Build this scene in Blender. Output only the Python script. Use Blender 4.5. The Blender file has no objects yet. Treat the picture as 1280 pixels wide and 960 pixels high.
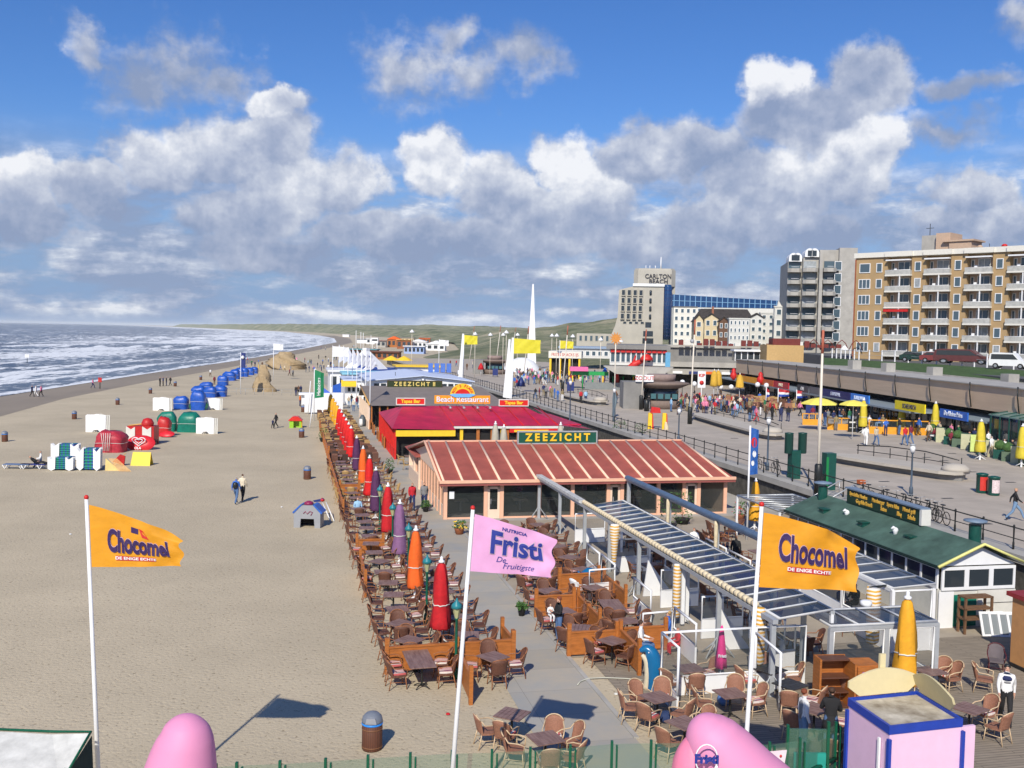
import bpy, bmesh, math, random
import numpy as np
from mathutils import Vector, Matrix, Euler
random.seed(7)
R = math.radians
sc = bpy.context.scene
COL = sc.collection
# ---------------------------------------------------------------- camera
H = 11.3; F = 1250.0; PITCH = math.atan(65/1250); ROLL = R(1.1)
cf = Vector((0, math.cos(PITCH), -math.sin(PITCH)))
r0 = Vector((1, 0, 0)); u0 = Vector((0, math.sin(PITCH), math.cos(PITCH)))
cr = r0*math.cos(ROLL) + u0*math.sin(ROLL); cu = -r0*math.sin(ROLL) + u0*math.cos(ROLL)
cam = bpy.data.objects.new('camera', bpy.data.cameras.new('camera')); COL.objects.link(cam)
m = Matrix((cr, cu, -cf)).transposed().to_4x4(); m.translation = (0, 0, H)
cam.matrix_world = m
cam.data.sensor_width = 36; cam.data.lens = 36*F/1280; cam.data.clip_end = 60000; cam.data.clip_start = .1
sc.camera = cam
# ---------------------------------------------------------------- light
SUN_EL, SUN_AZ = 39.0, 12.0                     # the sun stands behind the camera, a little to the sea side
tosun = Vector((-math.sin(R(SUN_AZ))*math.cos(R(SUN_EL)), -math.cos(R(SUN_AZ))*math.cos(R(SUN_EL)), math.sin(R(SUN_EL))))
sl = bpy.data.objects.new('sun', bpy.data.lights.new('sun', 'SUN')); COL.objects.link(sl)
sl.data.energy = 4.7; sl.data.angle = R(.5); sl.data.color = (1, .925, .79)
sl.rotation_euler = tosun.to_track_quat('Z', 'Y').to_euler()
sc.view_settings.view_transform = 'Standard'; sc.view_settings.look = 'None'
sc.view_settings.exposure = 0; sc.view_settings.gamma = 1
sc.cycles.max_bounces = 6; sc.cycles.transparent_max_bounces = 16

def ray(px, py): return cf + cr*((px-640)/F) - cu*((py-480)/F)
def g(px, py, z=0.0):
    d = ray(px, py); t = (z-H)/d.z
    return Vector((d.x*t, d.y*t, z))
def P(px, py, Y):
    d = ray(px, py); t = Y/d.y
    return Vector((d.x*t, Y, H+d.z*t))
PHI = R(12.5)
uu = Vector((math.cos(PHI), math.sin(PHI), 0)); vv = Vector((-math.sin(PHI), math.cos(PHI), 0))
def W(U, V, z=0.0): return uu*U + vv*V + Vector((0, 0, z))
def toUV(p): return (p.x*uu.x+p.y*uu.y, p.x*vv.x+p.y*vv.y)

# ---------------------------------------------------------------- world: sky and clouds, laid out by compass direction
w = bpy.data.worlds.new('World'); sc.world = w; w.use_nodes = True
nt = w.node_tree; nt.nodes.clear()
def N(t, **k):
    n = nt.nodes.new(t)
    for a, b in k.items(): setattr(n, a, b)
    return n
def L(a, b): nt.links.new(a, b)
def mth(op, a, b=None, c=None, clamp=False):
    n = N('ShaderNodeMath', operation=op); n.use_clamp = clamp
    for i, x in enumerate((a, b, c)):
        if x is None: continue
        if isinstance(x, (int, float)): n.inputs[i].default_value = x
        else: L(x, n.inputs[i])
    return n.outputs[0]
def sstep(x, a, b, lo=0., hi=1.):
    n = N('ShaderNodeMapRange', interpolation_type='SMOOTHSTEP')
    L(x, n.inputs[0]); n.inputs[1].default_value = a; n.inputs[2].default_value = b; n.inputs[3].default_value = lo; n.inputs[4].default_value = hi
    return n.outputs[0]
sky = N('ShaderNodeTexSky', sky_type='NISHITA'); sky.sun_disc = False
sky.sun_elevation = R(SUN_EL); sky.sun_rotation = R(180+SUN_AZ); sky.air_density = 1.0; sky.dust_density = .6; sky.ozone_density = 2.0
tc = N('ShaderNodeTexCoord'); sp = N('ShaderNodeSeparateXYZ'); L(tc.outputs['Generated'], sp.inputs[0])
az = mth('ARCTAN2', sp.outputs[0], sp.outputs[1]); el = mth('ARCSINE', sp.outputs[2])
cb = N('ShaderNodeCombineXYZ'); L(az, cb.inputs[0]); L(el, cb.inputs[1]); pos = cb.outputs[0]
def fbm(vec, scale, det, rough, off=(0, 0, 0), sc3=(1, 1, 1), dist=0.):
    mp = N('ShaderNodeMapping'); mp.inputs['Location'].default_value = off; mp.inputs['Scale'].default_value = sc3; L(vec, mp.inputs[0])
    n = N('ShaderNodeTexNoise'); n.inputs['Scale'].default_value = scale; n.inputs['Detail'].default_value = det
    n.inputs['Roughness'].default_value = rough; n.inputs['Distortion'].default_value = dist; L(mp.outputs[0], n.inputs['Vector'])
    return n.outputs['Fac']
def azel(px, py):
    d = ray(px, py).normalized(); return math.atan2(d.x, d.y), math.asin(d.z)
# wobble the coordinates so that the outlines billow
wn = N('ShaderNodeTexNoise'); wn.inputs['Scale'].default_value = 15; wn.inputs['Detail'].default_value = 6; wn.inputs['Roughness'].default_value = .56
L(pos, wn.inputs['Vector'])
wv = N('ShaderNodeVectorMath', operation='MULTIPLY_ADD'); L(wn.outputs['Color'], wv.inputs[0])
wv.inputs[1].default_value = (.085, .07, 0); wv.inputs[2].default_value = (-.0425, -.035, 0)
wa = N('ShaderNodeVectorMath', operation='ADD'); L(pos, wa.inputs[0]); L(wv.outputs[0], wa.inputs[1]); pw = wa.outputs[0]
BL = [ # px, py, half width, half height, brightness of the crest, softness
 (165,95,50,36,.50,1),(240,80,60,42,.50,1),(290,95,40,28,.48,1),(105,60,24,30,.47,1),
 (520,82,66,42,.56,1),(590,88,50,26,.48,1),(655,75,46,34,.46,1),(560,45,30,22,.44,1),
 (200,195,70,38,.62,0),(280,190,80,45,.52,0),(345,135,38,20,.95,0),(345,175,45,35,.55,0),(360,230,75,60,.72,0),
 (430,230,50,50,.62,0),(300,270,70,35,.55,0),(545,200,52,42,.88,0),(610,235,50,40,.66,0),(640,250,60,38,.6,0),
 (705,205,44,44,.86,0),(745,235,60,48,.80,0),(690,270,70,42,.62,0),(800,190,60,36,.50,0),(870,190,80,46,.55,0),
 (968,110,44,34,1.12,0),(1010,150,90,55,.52,0),(1080,110,52,55,.68,0),(1060,205,70,50,.62,0),(1090,190,46,46,.85,0),
 (960,230,110,50,.58,0),(900,290,90,45,.50,0),(1000,280,90,40,.45,0),(1215,235,60,38,.50,0),(1250,280,60,30,.58,0),(1180,275,50,24,.52,0),
 (30,235,45,40,.72,0),(40,285,60,30,.46,0),(110,235,60,34,.52,0),(15,225,26,30,.85,0),(1275,30,30,40,.55,1),(1200,110,80,20,.40,1),(1180,160,90,24,.40,1),
 (500,300,120,30,.55,0),(640,300,120,34,.60,0),(780,300,110,38,.55,0),(330,310,90,26,.48,0)]
Fc = None; Sh = None
for (px, py, hw, hh, br, soft) in BL:
    a, e = azel(px, py); a2, e2 = azel(px+hw, py-hh); ra = abs(a2-a)*1.15; re = abs(e2-e)*1.15
    v = N('ShaderNodeVectorMath', operation='MULTIPLY_ADD'); L(pw, v.inputs[0])
    v.inputs[1].default_value = (1/ra, 1/re, 0); v.inputs[2].default_value = (-a/ra, -e/re, 0)
    ln = N('ShaderNodeVectorMath', operation='LENGTH'); L(v.outputs[0], ln.inputs[0])
    f = mth('SUBTRACT', 1.0, ln.outputs['Value'])
    if soft: f = mth('MULTIPLY', f, .42)
    s2 = N('ShaderNodeSeparateXYZ'); L(v.outputs[0], s2.inputs[0])
    s = mth('MULTIPLY_ADD', s2.outputs[1], .20 if not soft else .07, br-.02)
    if Fc is None: Fc, Sh = f, s
    else:
        d = mth('SUBTRACT', f, Fc); fac = sstep(d, -.30, .30)
        mx = N('ShaderNodeMix', data_type='FLOAT'); L(fac, mx.inputs[0]); L(Sh, mx.inputs[2]); L(s, mx.inputs[3]); Sh = mx.outputs[0]
        Fc = mth('SMOOTH_MAX', Fc, f, .08)
fine = fbm(pos, 34, 8, .6); fine2 = fbm(pos, 34, 8, .6, off=(-.006, .014, 0))
relief = mth('SUBTRACT', fine, fine2)
big = fbm(pos, 11, 5, .55, off=(4, 2, 1)); big2 = fbm(pos, 11, 5, .55, off=(4-.02, 2+.04, 1))
relief = mth('MULTIPLY_ADD', mth('SUBTRACT', big, big2), 1.15, mth('MULTIPLY', relief, .80))
dens = mth('MULTIPLY_ADD', mth('SUBTRACT', fine, .5), .8, Fc)
dens = sstep(dens, -.12, .36)
# the low broken bank towards the horizon, flattened by distance
lowf = fbm(pos, 9, 8, .6, sc3=(1, 3.0, 1), off=(1.3, .2, 0)); lowf2 = fbm(pos, 9, 8, .6, sc3=(1, 3.0, 1), off=(1.3-.015, .2+.03, 0))
band = mth('MULTIPLY', sstep(el, -.004, .016), sstep(el, .19, .12))
ld = mth('MULTIPLY', sstep(lowf, .33, .54), band)
lsh = mth('MULTIPLY_ADD', mth('SUBTRACT', lowf, lowf2), 3.0, .50)
tot = mth('MAXIMUM', mth('MULTIPLY', dens, .95), mth('MULTIPLY', ld, .82), clamp=True)
mx = N('ShaderNodeMix', data_type='FLOAT'); L(dens, mx.inputs[0]); L(lsh, mx.inputs[2]); L(Sh, mx.inputs[3])
shade = mth('ADD', mx.outputs[0], relief)
shade = mth('SUBTRACT', shade, .05)
cr_ = N('ShaderNodeValToRGB'); L(shade, cr_.inputs[0]); el_ = cr_.color_ramp.elements
el_[0].position = .22; el_[0].color = (.28, .35, .52, 1); el_[1].position = 1.0; el_[1].color = (.93, .94, .97, 1)
e_ = el_.new(.5); e_.color = (.42, .475, .62, 1); e_ = el_.new(.74); e_.color = (.62, .66, .76, 1)
hs = N('ShaderNodeHueSaturation'); hs.inputs['Saturation'].default_value = 1.22; L(sky.outputs[0], hs.inputs['Color'])
tint = N('ShaderNodeMix', data_type='RGBA', blend_type='MULTIPLY'); tint.inputs[0].default_value = 1; L(hs.outputs[0], tint.inputs[6]); tint.inputs[7].default_value = (.70, .90, 1.30, 1)
hz_ = N('ShaderNodeMix', data_type='RGBA'); L(sstep(el, .22, .0, 0, .92), hz_.inputs[0]); L(tint.outputs[2], hz_.inputs[6]); hz_.inputs[7].default_value = (2.5, 3.9, 6.6, 1)
b1 = N('ShaderNodeBackground'); L(hz_.outputs[2], b1.inputs[0]); b1.inputs[1].default_value = .092
b2 = N('ShaderNodeBackground'); L(cr_.outputs[0], b2.inputs[0]); b2.inputs[1].default_value = 1.0
ms = N('ShaderNodeMixShader'); L(tot, ms.inputs[0]); L(b1.outputs[0], ms.inputs[1]); L(b2.outputs[0], ms.inputs[2])
wo = N('ShaderNodeOutputWorld'); L(ms.outputs[0], wo.inputs[0])

# ---------------------------------------------------------------- materials
def lin(c):
    if isinstance(c, str): c = tuple(int(c[i:i+2], 16)/255 for i in (0, 2, 4))
    return tuple(x/12.92 if x <= .04045 else ((x+.055)/1.055)**2.4 for x in c)
_M = {}
def mat(name, c, rough=.7, var=.12, sc_=3., metal=0., bump=0., bsc=40., stretch=None, spec=.4, alpha=None, c2=None, trans=0.):
    """c is a linear base colour; var is how much a soft noise lightens and darkens it"""
    if name in _M: return _M[name]
    m = bpy.data.materials.new(name); m.use_nodes = True; t = m.node_tree; b = t.nodes['Principled BSDF']
    b.inputs['Roughness'].default_value = rough; b.inputs['Metallic'].default_value = metal; b.inputs['Specular IOR Level'].default_value = spec
    tcn = t.nodes.new('ShaderNodeTexCoord'); mp = t.nodes.new('ShaderNodeMapping'); t.links.new(tcn.outputs['Object'], mp.inputs[0])
    if stretch: mp.inputs['Scale'].default_value = stretch
    n = t.nodes.new('ShaderNodeTexNoise'); n.inputs['Scale'].default_value = sc_; n.inputs['Detail'].default_value = 6; n.inputs['Roughness'].default_value = .65
    t.links.new(mp.outputs[0], n.inputs['Vector'])
    r = t.nodes.new('ShaderNodeValToRGB'); r.color_ramp.elements[0].position = .3; r.color_ramp.elements[1].position = .7
    r.color_ramp.elements[0].color = (*[x*(1-var) for x in c], 1)
    r.color_ramp.elements[1].color = (*(c2 if c2 else [min(1, x*(1+var)) for x in c]), 1)
    t.links.new(n.outputs['Fac'], r.inputs[0]); t.links.new(r.outputs[0], b.inputs['Base Color'])
    if bump:
        n2 = t.nodes.new('ShaderNodeTexNoise'); n2.inputs['Scale'].default_value = bsc; n2.inputs['Detail'].default_value = 5; t.links.new(mp.outputs[0], n2.inputs['Vector'])
        bp = t.nodes.new('ShaderNodeBump'); bp.inputs['Strength'].default_value = bump; bp.inputs['Distance'].default_value = .02
        t.links.new(n2.outputs['Fac'], bp.inputs['Height']); t.links.new(bp.outputs[0], b.inputs['Normal'])
    if alpha is not None: b.inputs['Alpha'].default_value = alpha
    if trans: b.inputs['Transmission Weight'].default_value = trans
    _M[name] = m; return m
def stripes(name, c1, c2, sc_, axis='X', duty=.5, rough=.7, soft=False):
    if name in _M: return _M[name]
    m = mat(name, c1, rough, .08); t = m.node_tree; b = t.nodes['Principled BSDF']
    ramp = [n for n in t.nodes if n.type == 'VALTORGB'][0]; tcn = [n for n in t.nodes if n.type == 'TEX_COORD'][0]
    s = t.nodes.new('ShaderNodeSeparateXYZ'); t.links.new(tcn.outputs['Object'], s.inputs[0])
    a = t.nodes.new('ShaderNodeMath'); a.operation = 'MULTIPLY'; a.inputs[1].default_value = sc_; t.links.new(s.outputs[axis], a.inputs[0])
    f = t.nodes.new('ShaderNodeMath'); f.operation = 'FRACT'; t.links.new(a.outputs[0], f.inputs[0])
    gt = t.nodes.new('ShaderNodeMath'); gt.operation = 'GREATER_THAN'; gt.inputs[1].default_value = duty; t.links.new(f.outputs[0], gt.inputs[0])
    mx = t.nodes.new('ShaderNodeMix'); mx.data_type = 'RGBA'; t.links.new(gt.outputs[0], mx.inputs[0]); t.links.new(ramp.outputs[0], mx.inputs[6]); mx.inputs[7].default_value = (*c2, 1)
    t.links.new(mx.outputs[2], b.inputs['Base Color']); return m
def glassm(name, tint, alpha, rough=.08):
    """window glass: a tinted see-through sheet with a clear reflection"""
    if name in _M: return _M[name]
    m = bpy.data.materials.new(name); m.use_nodes = True; t = m.node_tree; b = t.nodes['Principled BSDF']
    b.inputs['Base Color'].default_value = (*tint, 1); b.inputs['Roughness'].default_value = rough; b.inputs['Alpha'].default_value = alpha
    b.inputs['Specular IOR Level'].default_value = .7
    if 'roof' in name: b.inputs['Specular IOR Level'].default_value = .08
    _M[name] = m; return m
white = mat('white_paint', (.78, .79, .80), .45, .06, 1.5)
offwhite = mat('off_white_paint', (.66, .65, .60), .6, .1, 1.2)
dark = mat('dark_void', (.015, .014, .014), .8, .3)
black = mat('black_metal', (.018, .02, .02), .4, .2)
steel = mat('galvanised_steel', (.42, .44, .46), .38, .12, 4, metal=.5)
greym = mat('grey_frame', (.36, .38, .40), .45, .1, 3)
dkgreen = mat('bottle_green_paint', (.008, .07, .055), .4, .2, 5)
concrete = mat('concrete', (.38, .365, .335), .85, .16, .6, bump=.3, bsc=12)
concrete_d = mat('grey_concrete', (.22, .215, .205), .85, .18, .5, bump=.3, bsc=12)
wicker = mat('dark_wicker', (.13, .055, .035), .6, .35, 30, bump=.5, bsc=120)
wickerl = mat('tan_wicker', (.29, .135, .085), .6, .25, 30, bump=.5, bsc=120)
cane = mat('pale_cane', (.58, .43, .27), .45, .15, 20)
canebrown = mat('brown_cane', (.30, .12, .05), .5, .3, 20)
tabletop = mat('brown_table_slats', (.19, .10, .08), .5, .3, 1.4, stretch=(9, 1, 1), c2=(.31, .20, .17))
darktop = mat('black_table_top', (.035, .034, .036), .4, .3, 3)
orangewood = mat('orange_varnished_wood', (.40, .135, .03), .5, .28, 2.5, stretch=(1, 1, 7), bump=.2, bsc=20)
palewood = mat('yellow_pine_wood', (.58, .33, .10), .55, .22, 3)
skin = mat('skin', (.52, .29, .20), .6, .08); hairb = mat('brown_hair', (.06, .03, .018), .7, .3, 30); hairg = mat('grey_hair', (.33, .31, .29), .7, .2, 30)
hairy = mat('blond_hair', (.42, .26, .10), .7, .2, 30)
red = mat('red_paint', (.55, .02, .018), .5, .12); orange = mat('orange_fabric', (.78, .125, .015), .8, .12, 6)
redf = mat('red_fabric', (.50, .012, .018), .8, .18, 6); purplef = mat('dark_purple_fabric', (.085, .025, .085), .8, .2, 6)
lilacf = mat('faded_purple_fabric', (.23, .11, .23), .8, .15, 6); yellowf = mat('yellow_fabric', (.75, .36, .02), .75, .12, 6)
yel = mat('yellow_paint', (.85, .55, .03), .5, .1); bluep = mat('royal_blue_tarp', (.015, .085, .42), .38, .25, 2, bump=.6, bsc=5)
greent = mat('green_tarp', (.006, .17, .12), .4, .2, 2, bump=.6, bsc=5); navy = mat('navy_paint', (.02, .035, .16), .5, .1)
checkm = stripes('checked_cushion', (.55, .12, .12), (.75, .68, .62), 9, 'X', .5)
paneglass = glassm('dark_window_glass', (.03, .04, .05), 1.0, .06)
clearglass = glassm('clear_glass', (.12, .15, .15), .10, .03)
smokeglass = glassm('glass_roof_pane', (.03, .04, .055), .86, .05)

# ---------------------------------------------------------------- mesh helpers
class MB:
    def __init__(s): s.v = []; s.f = []; s.mi = []; s.sm = []
    def add(s, vs, fs, mi=0, sm=False):
        o = len(s.v); s.v += [tuple(v) for v in vs]; s.f += [tuple(i+o for i in f) for f in fs]; s.mi += [mi]*len(fs); s.sm += [sm]*len(fs); return s
    def box(s, x0, x1, y0, y1, z0, z1, mi=0, M=None):
        vs = [Vector((x, y, z)) for z in (z0, z1) for y in (y0, y1) for x in (x0, x1)]
        if M is not None: vs = [M @ v for v in vs]
        return s.add(vs, [(0, 2, 3, 1), (4, 5, 7, 6), (0, 1, 5, 4), (2, 6, 7, 3), (0, 4, 6, 2), (1, 3, 7, 5)], mi)
    def cyl(s, p0, p1, r0, r1=None, n=8, mi=0, cap=True, sm=True):
        p0 = Vector(p0); p1 = Vector(p1); r1 = r0 if r1 is None else r1
        d = (p1-p0).normalized(); a = d.orthogonal().normalized(); b = d.cross(a)
        vs = []
        for p, r in ((p0, r0), (p1, r1)):
            for i in range(n): t = 2*math.pi*i/n; vs.append(p + a*(r*math.cos(t)) + b*(r*math.sin(t)))
        s.add(vs, [(i, (i+1) % n, n+(i+1) % n, n+i) for i in range(n)], mi, sm)
        if cap: s.add(vs[:n], [tuple(range(n))[::-1]], mi); s.add(vs[n:], [tuple(range(n))], mi)
        return s
    def tube(s, pts, r, n=6, mi=0, closed=False):
        pts = [Vector(p) for p in pts]; k = len(pts); rs = r if isinstance(r, (list, tuple)) else [r]*k; vs = []
        up = None
        for i, p in enumerate(pts):
            a = pts[(i-1) % k] if (i > 0 or closed) else p; b = pts[(i+1) % k] if (i < k-1 or closed) else p
            d = (b-a).normalized()
            if up is None: up = d.orthogonal().normalized()
            up = (up - d*up.dot(d)); up = up.normalized() if up.length > 1e-4 else d.orthogonal().normalized()
            q = d.cross(up)
            for j in range(n): t = 2*math.pi*j/n; vs.append(p + up*(rs[i]*math.cos(t)) + q*(rs[i]*math.sin(t)))
        fs = []
        for i in range(k if closed else k-1):
            for j in range(n): a = i*n+j; b = i*n+(j+1) % n; c = ((i+1) % k)*n+(j+1) % n; d = ((i+1) % k)*n+j; fs.append((a, b, c, d))
        if not closed: fs.append(tuple(range(n))[::-1]); fs.append(tuple((k-1)*n+j for j in range(n)))
        return s.add(vs, fs, mi, True)
    def lathe(s, prof, c=(0, 0, 0), n=16, mi=0, star=None, sm=True):
        vs = []; c = Vector(c)
        for (r, z) in prof:
            for i in range(n):
                t = 2*math.pi*i/n; rr = r*(star(i, z) if star else 1); vs.append(c + Vector((rr*math.cos(t), rr*math.sin(t), z)))
        fs = [(k*n+i, k*n+(i+1) % n, (k+1)*n+(i+1) % n, (k+1)*n+i) for k in range(len(prof)-1) for i in range(n)]
        fs += [tuple(range(n))[::-1], tuple((len(prof)-1)*n+i for i in range(n))]
        return s.add(vs, fs, mi, sm)
    def prism(s, poly, z0, z1, mi=0, M=None):
        n = len(poly); vs = [Vector((x, y, z0)) for x, y in poly] + [Vector((x, y, z1)) for x, y in poly]
        if M is not None: vs = [M @ v for v in vs]
        return s.add(vs, [tuple(range(n))[::-1], tuple(range(n, 2*n))] + [(i, (i+1) % n, n+(i+1) % n, n+i) for i in range(n)], mi)
    def xz(s, poly, y0, y1, mi=0):
        """an outline in x and z given thickness along y"""
        n = len(poly); vs = [Vector((x, y0, z)) for x, z in poly] + [Vector((x, y1, z)) for x, z in poly]
        return s.add(vs, [tuple(range(n)), tuple(range(n, 2*n))[::-1]] + [(i, n+i, n+(i+1) % n, (i+1) % n) for i in range(n)], mi)
    def build(s, name, mats, parent=None, loc=None, rot=0.):
        me = bpy.data.meshes.new(name); me.from_pydata(s.v, [], s.f)
        for mm in (mats if isinstance(mats, (list, tuple)) else [mats]): me.materials.append(mm)
        me.polygons.foreach_set('material_index', s.mi); me.polygons.foreach_set('use_smooth', s.sm); me.update()
        o = bpy.data.objects.new(name, me); COL.objects.link(o)
        if parent: o.parent = parent
        if loc is not None: o.location = loc
        o.rotation_euler[2] = rot
        return o
def fixn(o):
    bm = bmesh.new(); bm.from_mesh(o.data); bmesh.ops.recalc_face_normals(bm, faces=bm.faces); bm.to_mesh(o.data); bm.free(); return o
def thing(name, label, cat, loc=(0, 0, 0), rot=0., group=None):
    o = bpy.data.objects.new(name, None); COL.objects.link(o); o.location = loc; o.rotation_euler[2] = rot
    o['label'] = label; o['category'] = cat
    if group: o['group'] = group
    return o
def tag(o, label=None, cat=None, group=None, kind=None):
    if label: o['label'] = label
    if cat: o['category'] = cat
    if group: o['group'] = group
    if kind: o['kind'] = kind
    return o
def struct(o): o['kind'] = 'structure'; return o
KIDS = {}
def kids(o):
    if o.name not in KIDS: KIDS[o.name] = [c for c in o.children]
    return KIDS[o.name]
def dup(o, loc=None, rot=None, label=None, scale=None, parent=None, swap=None):
    c = o.copy(); COL.objects.link(c)
    if parent is not None: c.parent = parent
    if loc is not None: c.location = loc
    if rot is not None: c.rotation_euler[2] = rot
    if scale is not None: c.scale = scale if not isinstance(scale, (int, float)) else (scale,)*3
    if label: c['label'] = label
    if swap:
        for i, s_ in enumerate(c.material_slots):
            if s_.material and s_.material.name in swap: nm_ = s_.material.name; s_.link = 'OBJECT'; s_.material = swap[nm_]
    for ch in kids(o): dup(ch, parent=c, swap=swap)
    return c
def text(s, size, mt, parent, loc, rx=90., rz=0., ext=.01, align='CENTER', sx=1., bold=0., shear=0., name='lettering', ry=0.):
    cu_ = bpy.data.curves.new(name, 'FONT'); cu_.body = s; cu_.size = size; cu_.extrude = ext; cu_.align_x = align; cu_.align_y = 'CENTER'; cu_.offset = bold; cu_.shear = shear
    cu_.resolution_u = 3
    o = bpy.data.objects.new(name, cu_); COL.objects.link(o); bpy.context.view_layer.update(); me = bpy.data.meshes.new_from_object(o); bpy.data.objects.remove(o)
    me.materials.clear(); me.materials.append(mt); me.name = name
    o = bpy.data.objects.new(name, me); COL.objects.link(o); o.parent = parent; o.location = loc; o.rotation_euler = (R(rx), R(ry), R(rz)); o.scale = (sx, 1, 1)
    return o
def textmesh(s, size, sx=1., bold=0., shear=0.):
    cu_ = bpy.data.curves.new('t', 'FONT'); cu_.body = s; cu_.size = size; cu_.align_x = 'CENTER'; cu_.align_y = 'CENTER'; cu_.offset = bold; cu_.shear = shear; cu_.resolution_u = 4
    o = bpy.data.objects.new('t', cu_); COL.objects.link(o); bpy.context.view_layer.update()
    me = bpy.data.meshes.new_from_object(o); vs = [(v.co.x*sx, v.co.y) for v in me.vertices]; fs = [tuple(p.vertices) for p in me.polygons]
    bpy.data.objects.remove(o); bpy.data.meshes.remove(me); return vs, fs
ORD = 'first second third fourth fifth sixth seventh eighth ninth tenth eleventh twelfth thirteenth fourteenth fifteenth sixteenth seventeenth eighteenth nineteenth twentieth'.split()
ORD += ['twenty-'+o for o in ORD[:9]] + ['thirtieth'] + ['thirty-'+o for o in ORD[:9]] + ['fortieth'] + ['forty-'+o for o in ORD[:9]] + ['fiftieth'] + ['fifty-'+o for o in ORD[:9]] + ['sixtieth']
# ================================================================ SETTING
def nz(x, y, s, seed=0):
    """cheap smooth noise of numpy arrays, about -1..1"""
    r = np.random.RandomState(seed); out = 0
    for k in range(7):
        a = r.uniform(0, 2*math.pi); f = s*r.uniform(.6, 1.9); out = out + np.sin((x*math.cos(a)+y*math.sin(a))*f + r.uniform(0, 6) + 1.3*np.sin((x*math.sin(a)-y*math.cos(a))*f*.6 + k))
    return out/4.2
SH = [(-200, -30), (0, -52), (100, -70), (150, -77.5), (239, -85), (326, -91), (420, -100), (600, -120), (830, -146), (1150, -205), (1600, -310), (2800, -640), (6000, -1900), (14000, -5200), (40000, -16000)]
def xs(Y): return np.interp(Y, [a for a, b in SH], [b for a, b in SH])
def gridmesh(name, X, Yv, Z, mt):
    n, k = X.shape; vs = np.stack([X, Yv, Z], -1).reshape(-1, 3); idx = np.arange(n*k).reshape(n, k)
    fs = np.stack([idx[:-1, :-1], idx[:-1, 1:], idx[1:, 1:], idx[1:, :-1]], -1).reshape(-1, 4)
    me = bpy.data.meshes.new(name); me.from_pydata(vs.tolist(), [], fs.tolist()); me.polygons.foreach_set('use_smooth', [True]*len(fs)); me.materials.append(mt)
    o = bpy.data.objects.new(name, me); COL.objects.link(o); return o
# ---- sand
def nodes_of(m): return m.node_tree, m.node_tree.nodes['Principled BSDF']
sandm = mat('sand', (.40, .335, .25), .95, .07, .25)
t, b = nodes_of(sandm)
def TN(t, typ, **k):
    n = t.nodes.new(typ)
    for a, b_ in k.items(): setattr(n, a, b_)
    return n
def sand_detail(t, b, c, foot=1.):
    c = (.52, .44, .31)
    tcn = TN(t, 'ShaderNodeTexCoord')
    n1 = TN(t, 'ShaderNodeTexNoise'); n1.inputs['Scale'].default_value = 7.5; n1.inputs['Detail'].default_value = 5; n1.inputs['Roughness'].default_value = .6
    n2 = TN(t, 'ShaderNodeTexNoise'); n2.inputs['Scale'].default_value = .09; n2.inputs['Detail'].default_value = 9; n2.inputs['Roughness'].default_value = .72
    n3 = TN(t, 'ShaderNodeTexVoronoi'); n3.inputs['Scale'].default_value = 2.3; n3.inputs['Randomness'].default_value = 1
    for n in (n1, n2, n3): t.links.new(tcn.outputs['Object'], n.inputs['Vector'])
    # shallow footprints: pits where the cell distance is small and the broad noise allows it
    pit = TN(t, 'ShaderNodeMapRange'); pit.inputs[1].default_value = .0; pit.inputs[2].default_value = .20; t.links.new(n3.outputs['Distance'], pit.inputs[0])
    h = TN(t, 'ShaderNodeMath', operation='MULTIPLY_ADD'); t.links.new(pit.outputs[0], h.inputs[0]); h.inputs[1].default_value = .42*foot; t.links.new(n1.outputs['Fac'], h.inputs[2])
    bp = TN(t, 'ShaderNodeBump'); bp.inputs['Strength'].default_value = .55; bp.inputs['Distance'].default_value = .075; t.links.new(h.outputs[0], bp.inputs['Height']); t.links.new(bp.outputs[0], b.inputs['Normal'])
    r = TN(t, 'ShaderNodeValToRGB'); r.color_ramp.elements[0].position = .3; r.color_ramp.elements[1].position = .72
    r.color_ramp.elements[0].color = (*[x*.80 for x in c], 1); r.color_ramp.elements[1].color = (*[x*1.08 for x in c], 1); t.links.new(n2.outputs['Fac'], r.inputs[0])
    r2 = TN(t, 'ShaderNodeValToRGB'); r2.color_ramp.elements[0].position = .345; r2.color_ramp.elements[1].position = .405  # dark specks put into the colour stand in for shade in footprint pits
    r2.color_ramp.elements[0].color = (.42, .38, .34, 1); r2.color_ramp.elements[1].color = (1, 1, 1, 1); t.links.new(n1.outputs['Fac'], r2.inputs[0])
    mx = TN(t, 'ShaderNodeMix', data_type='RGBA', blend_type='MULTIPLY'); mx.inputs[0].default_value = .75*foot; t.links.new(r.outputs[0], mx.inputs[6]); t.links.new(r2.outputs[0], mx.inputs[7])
    t.links.new(mx.outputs[2], b.inputs['Base Color'])
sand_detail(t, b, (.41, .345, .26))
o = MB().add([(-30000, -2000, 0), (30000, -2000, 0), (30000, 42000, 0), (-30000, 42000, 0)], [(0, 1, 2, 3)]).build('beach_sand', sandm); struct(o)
wet = mat('wet_sand', (.29, .235, .165), .6, .12, .15, stretch=(1, .3, 1))
Yr = np.array([-100, 0, 60, 90, 121, 150, 200, 260, 326, 420, 600, 830, 1150, 1600.]); X0 = xs(Yr)-6
X1 = xs(Yr)+np.interp(Yr, [0, 121, 200, 400, 1600], [14, 11.5, 9, 8, 25]) + nz(Yr, Yr*0, .05, 3)*1.2
struct(gridmesh('wet_sand', np.stack([X0, X1], 1), np.stack([Yr, Yr], 1), np.stack([Yr*0+.006]*2, 1), wet))
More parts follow.
